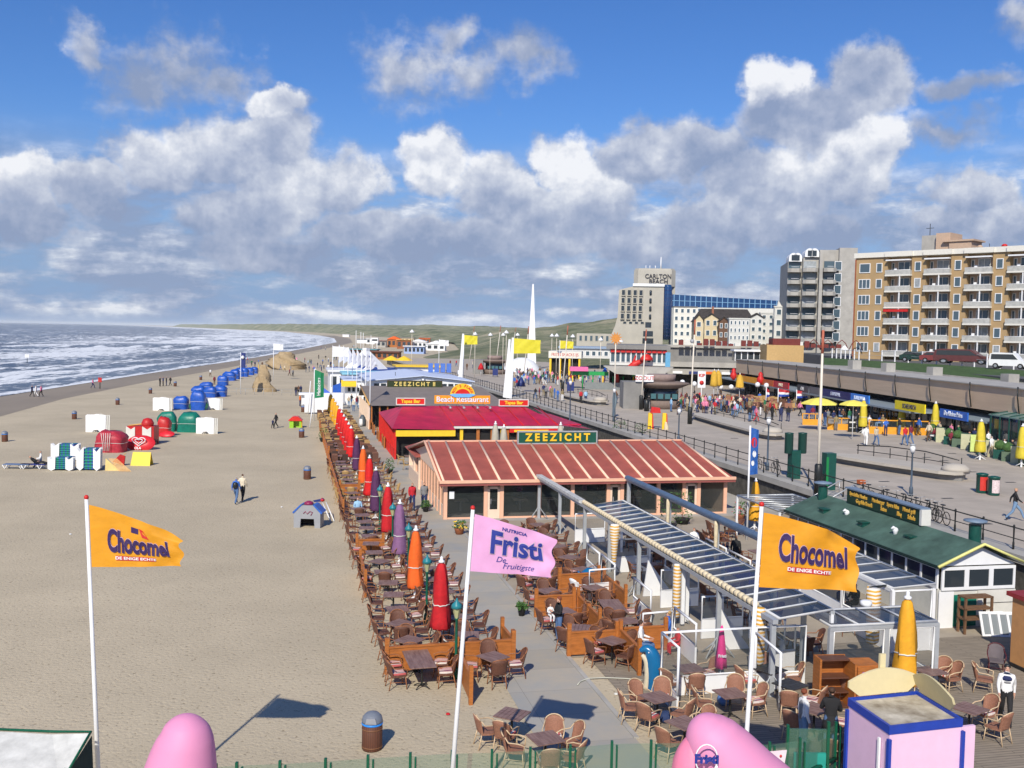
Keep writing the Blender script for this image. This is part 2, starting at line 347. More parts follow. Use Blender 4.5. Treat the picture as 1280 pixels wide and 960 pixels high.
# ---- sea: rows that follow the shore, real swell, foam where it breaks
Yv = np.concatenate([np.linspace(60, 420, 300), np.geomspace(424, 3000, 230), np.geomspace(3080, 40000, 60)])
dv = np.concatenate([np.linspace(0, 30, 46), np.linspace(30.9, 260, 240), np.geomspace(262, 26000, 170)])
Y2, D2 = np.meshgrid(Yv, dv, indexing='ij')
X2 = xs(Y2) - D2
amp = np.clip(D2/60, .0, 1)*np.where(D2 > 330, .55, .75)
warp = nz(X2, Y2, .012, 1)*20 + nz(X2, Y2, .045, 2)*7 + nz(X2, Y2, .13, 6)*2.2
ph = (D2 + warp)/17.5
crest = (0.5+0.5*np.cos(2*np.pi*ph))**3
patch = np.clip(nz(X2*.6, Y2, .022, 5)*.75+.55, 0, 1)
small = nz(X2, Y2, .28, 9)*.10 + nz(X2, Y2, .75, 10)*.05
Z2 = .06 + amp*(crest*(.25+.85*patch)) + small*np.clip(D2/25, 0, 1)
Z2 = np.maximum(Z2, .04)
front = (0.5+0.5*np.cos(2*np.pi*(ph-.07)))**5
# shore breakers are long and wide, further out only scattered whitecaps
near_b = np.exp(-((D2-95)/75)**2)
foam = front*np.clip(patch*1.5-.25, 0, 1)*(.25+1.2*near_b)
foam += .85*near_b*np.clip(nz(X2*1.5, Y2*.45, .06, 12)*.8+.30, 0, 1)
foam += np.exp(-((D2-1.2-1.5*nz(Y2, Y2*0, .06, 4))/1.5)**2)*.75*np.where(Y2 < 700, 1, .6)
foam += np.exp(-((D2-14-4*nz(Y2, Y2*0, .03, 14))/1.6)**2)*.7*np.clip(nz(Y2, Y2*0, .02, 15)+.5, 0, 1)
foam += np.exp(-((D2-27-4*nz(Y2, Y2*0, .025, 24))/2.2)**2)*.75*np.clip(nz(Y2, Y2*0, .03, 25)+.6, 0, 1)
foam += np.where(D2 > 170, 1, 0)*front*np.clip(nz(X2, Y2*.8, .09, 8)*1.8-.55, 0, 1)*.95
foam += np.where((Y2 > 600), .30, 0)*np.exp(-(D2/220)**2)
foam = np.clip(foam, 0, 1)
seam = bpy.data.materials.new('sea_water'); seam.use_nodes = True; t, b = nodes_of(seam)
at = TN(t, 'ShaderNodeAttribute'); at.attribute_name = 'foam'; tcn = TN(t, 'ShaderNodeTexCoord')
mp = TN(t, 'ShaderNodeMapping'); mp.inputs['Scale'].default_value = (1.5, .35, 1); t.links.new(tcn.outputs['Object'], mp.inputs[0])
n1 = TN(t, 'ShaderNodeTexNoise'); n1.inputs['Scale'].default_value = .42; n1.inputs['Detail'].default_value = 8; n1.inputs['Roughness'].default_value = .68; n1.inputs['Distortion'].default_value = .5; t.links.new(mp.outputs[0], n1.inputs['Vector'])
s1 = TN(t, 'ShaderNodeMath', operation='MULTIPLY_ADD'); t.links.new(n1.outputs['Fac'], s1.inputs[0]); s1.inputs[1].default_value = 3.8; s1.inputs[2].default_value = -2.02
s2 = TN(t, 'ShaderNodeMath', operation='ADD'); t.links.new(s1.outputs[0], s2.inputs[0]); t.links.new(at.outputs['Fac'], s2.inputs[1])
mr = TN(t, 'ShaderNodeMapRange', interpolation_type='SMOOTHSTEP'); mr.inputs[1].default_value = .0; mr.inputs[2].default_value = .42; t.links.new(s2.outputs[0], mr.inputs[0])
cn = TN(t, 'ShaderNodeTexNoise'); cn.inputs['Scale'].default_value = .02; cn.inputs['Detail'].default_value = 3; t.links.new(mp.outputs[0], cn.inputs['Vector'])
rc = TN(t, 'ShaderNodeValToRGB'); rc.color_ramp.elements[0].color = (.065, .08, .10, 1); rc.color_ramp.elements[1].color = (.14, .17, .20, 1); rc.color_ramp.elements[0].position = .35; rc.color_ramp.elements[1].position = .65; t.links.new(cn.outputs['Fac'], rc.inputs[0])
mx = TN(t, 'ShaderNodeMix', data_type='RGBA'); t.links.new(mr.outputs[0], mx.inputs[0]); t.links.new(rc.outputs[0], mx.inputs[6]); mx.inputs[7].default_value = (.74, .77, .80, 1); t.links.new(mx.outputs[2], b.inputs['Base Color'])
rr = TN(t, 'ShaderNodeMapRange'); rr.inputs[3].default_value = .30; rr.inputs[4].default_value = .9; t.links.new(mr.outputs[0], rr.inputs[0]); t.links.new(rr.outputs[0], b.inputs['Roughness'])
b.inputs['Specular IOR Level'].default_value = .32
n4 = TN(t, 'ShaderNodeTexNoise'); n4.inputs['Scale'].default_value = .9; n4.inputs['Detail'].default_value = 6; t.links.new(mp.outputs[0], n4.inputs['Vector'])
bp = TN(t, 'ShaderNodeBump'); bp.inputs['Strength'].default_value = .9; bp.inputs['Distance'].default_value = .5; t.links.new(n4.outputs['Fac'], bp.inputs['Height']); t.links.new(bp.outputs[0], b.inputs['Normal'])
sea = gridmesh('sea_water', X2, Y2, Z2, seam); struct(sea)
a_ = sea.data.attributes.new('foam', 'FLOAT', 'POINT'); a_.data.foreach_set('value', foam.reshape(-1).astype(np.float32))
# ---- dunes
dunem = mat('dune_grass', (.10, .13, .04), .95, .5, .03, c2=(.30, .27, .14)); t, b = nodes_of(dunem)
nn = [n for n in t.nodes if n.type == 'TEX_NOISE'][0]; nn.inputs['Scale'].default_value = .035; nn.inputs['Detail'].default_value = 10; nn.inputs['Roughness'].default_value = .72
nb = TN(t, 'ShaderNodeTexNoise'); nb.inputs['Scale'].default_value = .22; nb.inputs['Detail'].default_value = 8; nb.inputs['Roughness'].default_value = .7; t.links.new([n for n in t.nodes if n.type == 'TEX_COORD'][0].outputs['Object'], nb.inputs['Vector'])
bp = TN(t, 'ShaderNodeBump'); bp.inputs['Strength'].default_value = 1; bp.inputs['Distance'].default_value = 3.5; t.links.new(nb.outputs['Fac'], bp.inputs['Height']); t.links.new(bp.outputs[0], b.inputs['Normal'])
rp = [n for n in t.nodes if n.type == 'VALTORGB'][0]; rp.color_ramp.elements[0].color = (.12, .15, .075, 1); rp.color_ramp.elements[0].position = .40; rp.color_ramp.elements[1].color = (.46, .40, .27, 1); rp.color_ramp.elements[1].position = .66
e = rp.color_ramp.elements.new(.52); e.color = (.25, .26, .15, 1)
Yd = np.concatenate([np.linspace(236, 900, 130), np.geomspace(910, 9000, 120)]); kd = np.concatenate([np.linspace(0, 300, 90), np.geomspace(304, 2600, 80)])
Y3, K3 = np.meshgrid(Yd, kd, indexing='ij')
base = xs(Y3) + np.interp(Y3, [236, 300, 360, 420, 520, 600, 900, 2000, 9000], [92, 75, 62, 57, 70, 88, 100, 80, 70])
X3 = base + K3
rise = np.clip(K3/45, 0, 1); rise = rise*rise*(3-2*rise)
hh = rise*(5.2 + 3.2*nz(X3, Y3, .018, 31) + 1.8*nz(X3, Y3, .05, 32) + .7*nz(X3, Y3, .16, 33)) + np.clip((K3-60)/300, 0, 1)*(2.5+3*nz(X3, Y3, .008, 34))
hh += 12.5*np.exp(-((X3-92)/58)**2-((Y3-640)/150)**2) + 7*np.exp(-((X3-30)/80)**2-((Y3-1000)/260)**2) + np.clip((Y3-900)/2500, 0, 1)*17*np.clip(K3/60, 0, 1)
hh *= np.interp(Y3, [236, 300, 420], [.25, .8, 1.0])
town = np.clip((X3-28)/10, 0, 1)*np.clip((470-Y3)/60, 0, 1); hh = hh*(1-town) + town*6.0
hh = np.maximum(hh, 0)*1 - .3*(1-rise)
struct(gridmesh('dune_hills', X3, Y3, hh, dunem))
# ---- beach-level path, plank decks and promenade
pathm = mat('path_concrete', (.38, .385, .375), .85, .12, .5, bump=.2, bsc=9, c2=(.45, .39, .30))
deckm = mat('grey_deck_planks', (.285, .24, .185), .85, .22, 1.2, stretch=(1, 9, 1)); 
def brickify(m, sx, sy, mortar, dark_, off=.5):
    t, b = nodes_of(m); lk = b.inputs['Base Color'].links[0].from_socket; tcn = [n for n in t.nodes if n.type == 'TEX_COORD'][0]
    br = TN(t, 'ShaderNodeTexBrick'); br.inputs['Scale'].default_value = 1; br.inputs['Brick Width'].default_value = sx; br.inputs['Row Height'].default_value = sy; br.inputs['Mortar Size'].default_value = mortar; br.offset = off
    br.inputs['Color1'].default_value = (1, 1, 1, 1); br.inputs['Color2'].default_value = (.88, .88, .88, 1); br.inputs['Mortar'].default_value = (dark_,)*3+(1,)
    t.links.new(tcn.outputs['Object'], br.inputs['Vector'])
    mx = TN(t, 'ShaderNodeMix', data_type='RGBA', blend_type='MULTIPLY'); mx.inputs[0].default_value = 1; t.links.new(lk, mx.inputs[6]); t.links.new(br.outputs[0], mx.inputs[7]); t.links.new(mx.outputs[2], b.inputs['Base Color'])
brickify(deckm, 3.0, .14, .012, .45); brickify(pathm, 2.4, 2.0, .012, .7, 0)
def uvsheet(name, U0, U1, V0, V1, z, mt):
    o = MB().add([(U0, V0, 0), (U1, V0, 0), (U1, V1, 0), (U0, V1, 0)], [(0, 1, 2, 3)]).build(name, mt, None, (0, 0, z), PHI); return struct(o)
uvsheet('terrace_paving', 9.5, 30.9, 33, 58, .012, mat('sandy_terrace_paving', (.35, .30, .235), .9, .15, .5, bump=.3, bsc=8))
uvsheet('footpath', 6.75, 9.5, 24, 240, .016, pathm)
uvsheet('plank_deck', 10.2, 30.9, 20, 33, .02, deckm)
uvsheet('beach_hard_standing', 9.5, 30.9, 58, 240, .012, concrete)
o = MB().box(9.45, 9.6, 26, 58, .0, .05).build('path_kerb', concrete, None, (0, 0, 0), PHI); struct(o)
prom = mat('promenade_paving', (.44, .385, .32), .85, .12, .3); brickify(prom, 1.2, 1.2, .012, .82, 0)
UW = 31.4; ZB = 2.0
struct(MB().box(UW, 130, 0, 330, -1, ZB).build('promenade', prom, None, (0, 0, 0), PHI))
stonem = mat('dark_basalt_wall', (.085, .08, .07), .9, .5, 2.5, bump=.8, bsc=6)
o = MB().box(30.9, UW, 0, 330, -.5, ZB-.25).build('sea_wall', stonem, None, (0, 0, 0), PHI); tag(o, 'dark basalt retaining wall below the promenade railing', 'wall')
struct(MB().box(30.7, UW+.5, 0, 330, ZB-.25, ZB+.12).build('promenade_kerb', concrete, None, (0, 0, 0), PHI))
# railing along the promenade: bays are parts
rail = thing('promenade_railing', 'black iron railing with round posts on top of the sea wall', 'railing', W(UW-.1, 0, ZB+.12), PHI)
pm = MB(); pm.tube([(0, 24, .98), (0, 238, .98)], .035); pm.tube([(0, 24, .5), (0, 238, .5)], .025); pm.build('handrail', black, rail)
for i in range(100):
    q = 24+i*2.0; pm = MB(); pm.lathe([(.05, 0), (.05, .3), (.035, .35), (.04, 1.0), (.06, 1.03), (.03, 1.1)], (0, q, 0), 6); pm.build('post', black, rail)
# high street level behind the shops
lawn = mat('bank_grass', (.05, .095, .022), .95, .35, 1.2, bump=.8, bsc=6)
struct(MB().prism([(50, 40), (200, 40), (200, 330), (75, 330), (64, 190), (52, 150)], ZB, 7.6).build('upper_street', mat('asphalt', (.10, .10, .10), .9, .15)))
for i, (px, py) in enumerate(((1190, 567), (1180, 576), (1176, 582), (1205, 562), (1158, 572), (1263, 603), (1232, 655), (1184, 623), (1105, 602), (1215, 590), (1250, 575), (1150, 590), (905, 535), (918, 548), (940, 560))):
    o = MB().box(-.35, .35, -.12, .12, 0, .012).build('drain_grate', mat('drain_iron', (.05, .05, .05), .6), None, g(px, py, ZB)+Vector((0, 0, .003)), PHI); tag(o, 'dark iron drain grate in the promenade paving, %s of the scattered ones' % ORD[i], 'drain grate', 'drain grates')
# ================================================================ BIG BUILDINGS
flatroof = mat('flat_roof_felt', (.16, .155, .15), .9, .15)
tan = mat('tan_brick', (.40, .275, .14), .9, .12, .35); tanp = mat('pinkish_render', (.50, .36, .26), .8, .08)
cream = mat('cream_trim', (.72, .70, .63), .6, .06); blinds = mat('net_curtain', (.30, .33, .35), .7, .25, 1.5)
sky_glass = glassm('sky_reflecting_glass', (.07, .11, .14), 1., .04)
def window(parent, x, z, w_, h_, y=0., fr=white, gl=None, fw=.12, mull=0, dep=.10, label=None):
    m_ = MB(); m_.box(x-w_/2, x+w_/2, y-dep, y+.02, z-h_/2, z-h_/2+fw); m_.box(x-w_/2, x+w_/2, y-dep, y+.02, z+h_/2-fw, z+h_/2)
    m_.box(x-w_/2, x-w_/2+fw, y-dep, y+.02, z-h_/2+fw, z+h_/2-fw); m_.box(x+w_/2-fw, x+w_/2, y-dep, y+.02, z-h_/2+fw, z+h_/2-fw)
    for k in range(mull):
        xx = x-w_/2+w_*(k+1)/(mull+1); m_.box(xx-fw/2.5, xx+fw/2.5, y-dep, y+.02, z-h_/2+fw, z+h_/2-fw)
    f = m_.build('window', fr, parent)
    if label: f['label'] = label
    MB().box(x-w_/2+fw, x+w_/2-fw, y-dep*.55, y-.004, z-h_/2+fw, z+h_/2-fw).build('pane', gl or sky_glass, f); return f
# ---- tan brick apartments
A0 = P(1066, 440, 187); A0.z = 0; B0 = P(1280, 440, 165); dvec = (B0-A0); dvec.z = 0; dvec.normalize(); angA = math.atan2(dvec.y, dvec.x)
def facx(px, O, dv_, py=400):
    """where the ray of a pixel column crosses the facade through O along dv_"""
    d = ray(px, py); dx, dy = d.x, d.y; det = dx*(-dv_.y) + dy*dv_.x
    return (dy*O.x - dx*O.y)/det*-1 if False else ((dx*O.y - dy*O.x)/(dy*dv_.x - dx*dv_.y))
apt = thing('apartment_block', 'six storey tan brick apartment block with white balconies and white roof parapet', 'building', A0, angA)
LA = 46.
bal = [(facx(a, A0, dvec), facx(b_, A0, dvec)) for a, b_ in ((1107, 1137), (1155, 1186), (1206, 1238), (1259, 1291))]
bal += [(bal[-1][1]+2.6, bal[-1][1]+7.2)]
wl = MB(); wl.box(0, LA, 1.4, 13, 7, 26.2)
edges = [0]+[e for p_ in bal for e in p_]+[LA]
for i in range(0, len(edges), 2): wl.box(edges[i], edges[i+1], 0, 1.4, 7, 26.2)
wl.build('wall', tan, apt)
m_ = MB(); m_.box(-.25, LA, -.35, 13.2, 26.2, 26.45); m_.box(-.25, LA, -.35, -.15, 26.45, 27.1); m_.box(-.25, -.05, -.15, 13.2, 26.45, 27.1)
for p_ in bal: m_.box(p_[0]-.3, p_[1]+.3, -.75, -.35, 26.2, 27.1)
m_.build('parapet', cream, apt)
MB().box(0, LA-.3, 0, 13, 26.46, 26.5).build('roof', flatroof, apt)
m_ = MB(); m_.box(10, 13, 5, 9, 26.5, 30.2); m_.build('lift_housing', concrete, apt)
m_ = MB(); m_.box(13.05, 15.6, 4, 9, 26.5, 30.4); m_.box(15.65, 19.5, 3.5, 8, 26.5, 28.7); m_.box(14.5, 20, 3.2, 8.3, 28.7, 29); m_.build('roof_house', tanp, apt)
m_ = MB(); m_.box(33, 37.5, 3.5, 8, 26.5, 29); m_.box(32.6, 38, 3.2, 8.3, 29, 29.3); m_.build('roof_house', tanp, apt)
m_ = MB(); m_.tube([(11, 6, 30.2), (11, 6, 32.4)], .06, 5); m_.tube([(10.3, 6, 31.6), (11.7, 6, 31.6)], .05, 5); m_.tube([(22, 5, 26.5), (22, 5, 28.2)], .05, 5); m_.build('antenna', black, apt)
for x_ in (20.4, 24.5, 39): MB().lathe([(.35, 0), (.35, 1.0), (.5, 1.05), (.5, 1.3), (.2, 1.5)], (x_, 5, 26.5), 8).build('chimney_pot', red if x_ == 24.5 else tanp, apt)
zs = [24.3-2.9*k for k in range(6)]
rnd = random.Random(3)
for k, z in enumerate(zs):
    window(apt, facx(1079, A0, dvec), z, 2.3 if k else 2.1, 1.75, mull=(2 if k else 0), dep=.12)
    for px in (1097, 1145, 1195, 1247): window(apt, facx(px, A0, dvec), z, 1.15, 1.7, dep=.12, gl=(blinds if rnd.random() < .2 else None))
    window(apt, bal[3][1]+1.3, z, 1.15, 1.7, dep=.12)
    for bi, (a, b_) in enumerate(bal):
        if bi == 4 and k > 3: continue
        mid = (a+b_)/2
        MB().box(a, b_, 1.34, 1.39, z-1.6, z+1.3).build('recess_wall', tanp, apt)
        window(apt, a+(b_-a)*.56, z-.1, (b_-a)*.5, 2.3, y=1.34, mull=1, dep=.10, fr=offwhite, gl=(blinds if rnd.random() < .35 else None))
        window(apt, a+.45, z-.1, .6, 2.0, y=1.34, dep=.08, fr=offwhite)
        m_ = MB(); m_.box(a-.15, b_+.15, -.75, 1.3, z-1.62, z-1.36)
        bl_ = m_.build('balcony', cream, apt)
        m_ = MB(); m_.box(a-.1, b_+.1, -.72, -.66, z-1.36, z-.60); m_.box(a-.1, a-.04, -.66, 0, z-1.36, z-.60); m_.box(b_+.04, b_+.1, -.66, 0, z-1.36, z-.60)
        m_.build('balcony_screen', mat('pale_balcony_glass', (.45, .45, .42), .3, .2, 2), bl_)
        MB().tube([(a-.1, -.69, z-.55), (b_+.1, -.69, z-.55)], .05, 5).build('rail', white, bl_)
        if k: MB().box(mid+.3, mid+.48, -.7, -.52, z-1.36, z+1.28).build('column', white, bl_)
        if (bi, k) == (0, 3): MB().xz([(a, z+1.1), (b_, z+1.1), (b_, z+.65), (a, z+.65)], -1.1, -.75).build('awning', red, bl_)
        if k == 0: MB().box(a, b_, -.9, -.2, z+1.12, z+1.35).build('rolled_awning', white, bl_)
        if rnd.random() < .6: MB().box(a+1, a+1.5, .1, .6, z-1.36, z-.45).box(a+1, a+1.5, .5, .6, z-.45, z-.1).build('balcony_chair', white, bl_)
MB().box(-.12, .1, -.12, .1, 8, 26).build('drainpipe', mat('rust_drainpipe', (.3, .09, .04), .6), apt)
# ---- grey concrete flats
G0 = P(1045, 440, 246); G0.z = 0; gv = Vector((1, -.16, 0)).normalized(); angG = math.atan2(gv.y, gv.x)
flats = thing('concrete_flats', 'grey concrete balcony flats with four white rooftop capsules beside the tan apartments', 'building', G0, angG)
fx = lambda px: facx(px, G0, gv)
m_ = MB(); m_.box(0, fx(1069), 0, 22, 6, 33.4); m_.box(fx(1023), 0, 1.5, 22, 6, 33.0); m_.box(fx(1003), fx(1023), 2.0, 22, 6, 31); m_.box(fx(985), fx(1003), 4.2, 22, 6, 30.2); m_.build('wall', concrete, flats)
m_ = MB(); m_.box(fx(1022), fx(1026), -.4, 1.5, 6, 32.5); m_.build('pier', concrete, flats)
for k in range(7):
    z = 29.0-2.9*k
    for (pa, pb, y) in ((984, 1002, 3.2), (1002, 1021, 1.0), (1027, 1043, .2)):
        a, b_ = fx(pa), fx(pb)
        bl_ = MB().prism([(a, y+1), (a, y-.6), (a+.8, y-1.4), (b_-.8, y-1.4), (b_, y-.6), (b_, y+1)], z-1.5, z-.55).build('balcony', concrete, flats)
        MB().tube([(a+.8, y-1.35, z-.2), (b_-.8, y-1.35, z-.2)], .06, 4).build('rail', white, bl_)
        MB().box(a+.3, b_-.3, y+.86, y+.99 if y > 1 else y+1.1, z-.55, z+1.2).build('balcony_window', [sky_glass, blinds, sky_glass][(k*2+int(y)) % 3], bl_)
    window(flats, fx(1046.5)-.2, z, 1.7, 2.2, y=0, mull=0, fr=white)
for i, (px, y) in enumerate(((986, 3), (991, 3), (1005, 1.2), (1011, 1.2))):
    x = fx(px)+1; z = 30.2 if i < 2 else 31.2
    o = MB().prism([(x+math.cos(t)*1.1, z+1.2+math.sin(t)*1.25) for t in [k*math.pi/5 for k in range(11)]], 0, 1).v
    m_ = MB(); pts = [(x+1.1*math.cos(R(a)), z+.9+1.25*math.sin(R(a))) for a in range(0, 181, 20)]+[(x-1.1, z), (x+1.1, z)]
    m_.xz(pts, y, y+7); m_.build('rooftop_capsule', white, flats)
    MB().box(x-.5, x+.5, y-.03, y-.001, z+.2, z+1.6).build('capsule_window', paneglass, flats)
# ---- hotel tower
HZ = 372.; HO = P(772, 430, HZ); HO.z = 0; hv = Vector((1, -.12, 0)).normalized(); hx = lambda px: facx(px, HO, hv)
hc = mat('hotel_concrete', (.44, .415, .36), .85, .12, .15)
hotel = thing('hotel_tower', 'beige concrete hotel tower with flared base, blue glass stair and dark rooftop lettering', 'building', HO, math.atan2(hv.y, hv.x))
def hz(py, px=800): return P(px, py, HZ).z
prof = [(hx(758), 3), (hx(760), hz(431)), (hx(764), hz(420)), (hx(769), hz(408)), (hx(772), hz(395)), (hx(773), hz(363)), (hx(776), hz(362)), (hx(791), hz(358)), (hx(829), hz(358)), (hx(829), 3)]
m_ = MB(); m_.xz(prof, 0, 18); m_.build('wall', hc, hotel)
m_ = MB(); a, b_ = hx(791), hx(843.5); m_.prism([(a+1.5, 2), (a, 4), (a, 17), (b_, 17), (b_, 4), (b_-1.5, 2)], hz(357.5), hz(337)); m_.prism([(a+1.8, 2.4), (a+.4, 4.2), (a+.4, 17), (b_-.4, 17), (b_-.4, 4.2), (b_-1.8, 2.4)], hz(337), hz(335)); m_.box(hx(838.5), b_, 4, 17, 3, hz(357.6)); m_.build('penthouse', hc, hotel)
m_ = MB(); m_.box(hx(790), hx(829.5), -.5, 1, hz(358), hz(354.5)); m_.build('roof_terrace_rail', white, hotel)
bg = glassm('blue_curtain_glass', (.016, .06, .17), 1., .1)
m_ = MB(); c0 = (hx(829)+hx(839))/2; rr_ = (hx(839)-hx(829))/2; m_.lathe([(rr_, hz(424)), (rr_, hz(358)), (rr_*.8, hz(355.5))], (c0, 1.0, 0), 14); sg = m_.build('glass_stair', bg, hotel)
m_ = MB()
for k in range(1, 14): z = hz(424)+(hz(358)-hz(424))*k/14; m_.lathe([(rr_*1.02, z-.12), (rr_*1.02, z+.12)], (c0, 1.0, 0), 14)
for k in range(6): t_ = math.pi+math.pi*k/5; m_.tube([(c0+rr_*1.01*math.cos(t_), 1+rr_*1.01*math.sin(t_), hz(424)), (c0+rr_*1.01*math.cos(t_), 1+rr_*1.01*math.sin(t_), hz(358))], .12, 4)
m_.build('mullion', mat('dark_blue_metal', (.01, .03, .12), .4), sg)
for r_ in range(5):
    for c_ in range(4):
        x = hx(778.5+c_*7.3+r_*-.2); z = hz(366.5+r_*9.8)
        if r_ == 4: x = hx(781+c_*7.3); z = hz(403.5)
        hd = MB().box(x-.75, x+.75, -.9 if r_ < 4 else -.1, 0, z-(1.1 if r_ < 4 else .5), z+(1.3 if r_ < 4 else .5)).build('window_hood', hc, hotel)
        MB().box(x-.55, x+.55, -.95 if r_ < 4 else -.15, -.85 if r_ < 4 else -.05, z-(.8 if r_ < 4 else .4), z+(1.0 if r_ < 4 else .35)).build('pane', paneglass, hd)
for z_ in (366, 376, 386, 396): MB().lathe([(.1, -1), (.5, -.8), (.5, .8), (.1, 1)], (hx(812.5), 0.1, hz(z_)), 8).build('slit_window', paneglass, hotel)
for z_, w_ in ((406, 1.1), (417, 1.8), (426, 2)): m_ = MB(); x = hx(810.5); m_.box(x-w_, x+w_, -.08, .02, hz(z_)-1, hz(z_)+1); m_.build('wide_window', paneglass, hotel)
dk = mat('dark_lettering', (.03, .03, .045), .6)
tx = text('CARLTON', 2.25, dk, hotel, (hx(821.5), 1.85, hz(345.2)), ext=.15, sx=.93, bold=.035); tx2 = text('BEACH', 2.25, dk, hotel, (hx(822), 1.85, hz(351.6)), ext=.15, bold=.035)
m_ = MB(); m_.tube([(hx(825), 8, hz(335)), (hx(825), 8, hz(319))], [.35, .15]); [m_.tube([(hx(p_), 8, hz(335)), (hx(p_), 8, hz(330))], .15, 4) for p_ in (806, 811, 818)]; m_.build('mast', white, hotel)
m_ = MB(); m_.box(hx(722), hx(768), -4, 8, 2, hz(418)); m_.build('wall', hc, hotel)
for k in range(6): window(hotel, hx(727+k*6.6), hz(424), 1.1, 2.1, y=-4, fr=hc)
# ---- long building with the blue glass roof behind the villas
lb = thing('glass_roofed_block', 'long pale block with a blue glazed gallery roof behind the white villas', 'building', P(840, 400, 340)*1, math.atan2(-.12, 1)); lb.location.z = 0
lx = lambda px: (px-841)*340/1250.
def lz(py, Y=340, px=900): return P(px, py, Y).z
m_ = MB(); m_.box(0, lx(972), 0, 10, 4, lz(385)); m_.build('wall', offwhite, lb)
gr = MB().xz([(0, lz(384.5)), (0, lz(369)), (lx(972), lz(375)), (lx(972), lz(384.5))], 1, 9).build('glazed_roof', bg, lb)
m_ = MB()
for k in range(20): x = lx(843+k*6.6); zt = lz(369)+(lz(375)-lz(369))*k/20; m_.box(x-.12, x+.12, .85, 1.0, lz(384.5), zt+.1)
m_.xz([(0, lz(377)), (0, lz(376.3)), (lx(972), lz(379.3)), (lx(972), lz(380))], .84, .99); m_.build('mullion', mat('pale_blue_metal', (.18, .35, .55), .4), gr)
for k in range(9):
    for r_ in range(4): window(lb, lx(846+k*4), lz(388+r_*7.5), .9, 1.1, fr=white)
# ---- villas
def villa(px0, px1, Y, ytop, label, wallm, roofm, roof='flat', floors=4, cols=3, ang=-.1, ridge=0, gable=False, winm=white, cat='building', ybase=425, name='villa'):
    O = P(px0, ybase, Y); O.z = 0; dx = (px1-px0)*Y/1250.; zt = lz(ytop, Y, px0)
    v_ = thing(name, label, cat, O, ang); D = dx*.7
    MB().box(0, dx, 0, D, 3, zt).build('wall', wallm, v_)
    if roof == 'flat': MB().box(-.15, dx+.15, -.15, D+.15, zt, zt+.35).build('roof', roofm, v_)
    elif roof == 'hip':
        h_ = ridge*Y/1250.; m_ = MB(); vs = [(-.4, -.4, zt), (dx+.4, -.4, zt), (dx+.4, D+.4, zt), (-.4, D+.4, zt), (dx*.12, D*.5, zt+h_), (dx*.92, D*.5, zt+h_)]
        m_.add(vs, [(0, 1, 5, 4), (1, 2, 5), (2, 3, 4, 5), (3, 0, 4), (3, 2, 1, 0)]); rf = m_.build('roof', roofm, v_)
        MB().box(dx*.3, dx*.3+.6, D*.3, D*.3+.6, zt+h_*.4, zt+h_+.6).build('chimney', mat('brick_chimney', (.3, .12, .07), .9), rf)
    elif roof == 'gable':
        h_ = ridge*Y/1250.; m_ = MB(); m_.xz([(0, zt), (dx, zt), (dx/2, zt+h_)], 0, D); m_.build('gable', wallm, v_)
        m_ = MB(); m_.xz([(-.3, zt-.2), (dx/2, zt+h_+.1), (dx+.3, zt-.2), (dx+.3, zt+.1), (dx/2, zt+h_+.45), (-.3, zt+.1)], -.3, D+.3); m_.build('roof', roofm, v_)
    fh = (zt-8)/floors
    for r_ in range(floors):
        for c_ in range(cols): window(v_, dx*(c_+.5)/cols, 8+fh*(r_+.55), dx/cols*.55, fh*.55, fr=winm, fw=.1)
    return v_
slate = mat('dark_slate_roof', (.045, .038, .035), .9, .35, 1.2, bump=.5, bsc=5)
creamr = mat('cream_render', (.62, .52, .34), .85, .08, .4); whiter = mat('white_render', (.60, .60, .57), .7, .06, .4)
villa(841, 870, 330, 384, 'cream balconied flats standing between the hotel tower and the slate roof', cream, flatroof, floors=5, cols=4)
villa(868, 941, 300, 402, 'large villa with a steep dark slate roof and cream walls', creamr, slate, 'hip', 2, 8, ridge=17)
villa(868, 878, 262, 400, 'narrow cream turret house with a pitched slate roof beside the white mast', creamr, slate, 'gable', 3, 1, ridge=6)
villa(880, 897, 266, 398, 'cream and brown gabled house among the seafront villas', creamr, slate, 'gable', 3, 2, ridge=5)
villa(898, 910, 262, 402, 'dark brick gabled house squeezed between cream and white houses', mat('dark_brick', (.13, .07, .045), .9, .2), slate, 'gable', 3, 2, ridge=5)
villa(911, 936, 258, 399, 'white bay windowed house with a flat roof and pale blue glazing', whiter, whiter, floors=4, cols=5)
villa(937, 953, 262, 397, 'white house with grey dormer top next to the bay windowed house', whiter, slate, 'gable', 4, 2, ridge=4)
villa(950, 967, 268, 392, 'tall white house with a flat roof behind the stepped white gable', whiter, whiter, floors=5, cols=2)
v_ = villa(967, 978, 262, 384, 'slim white house whose top runs up into a pointed fin', whiter, whiter, floors=4, cols=1)
MB().xz([(0.6, lz(384, 262)), (2.2, lz(384, 262)), (1.0, lz(374, 262))], .3, 1.2).build('pointed_fin', whiter, v_)
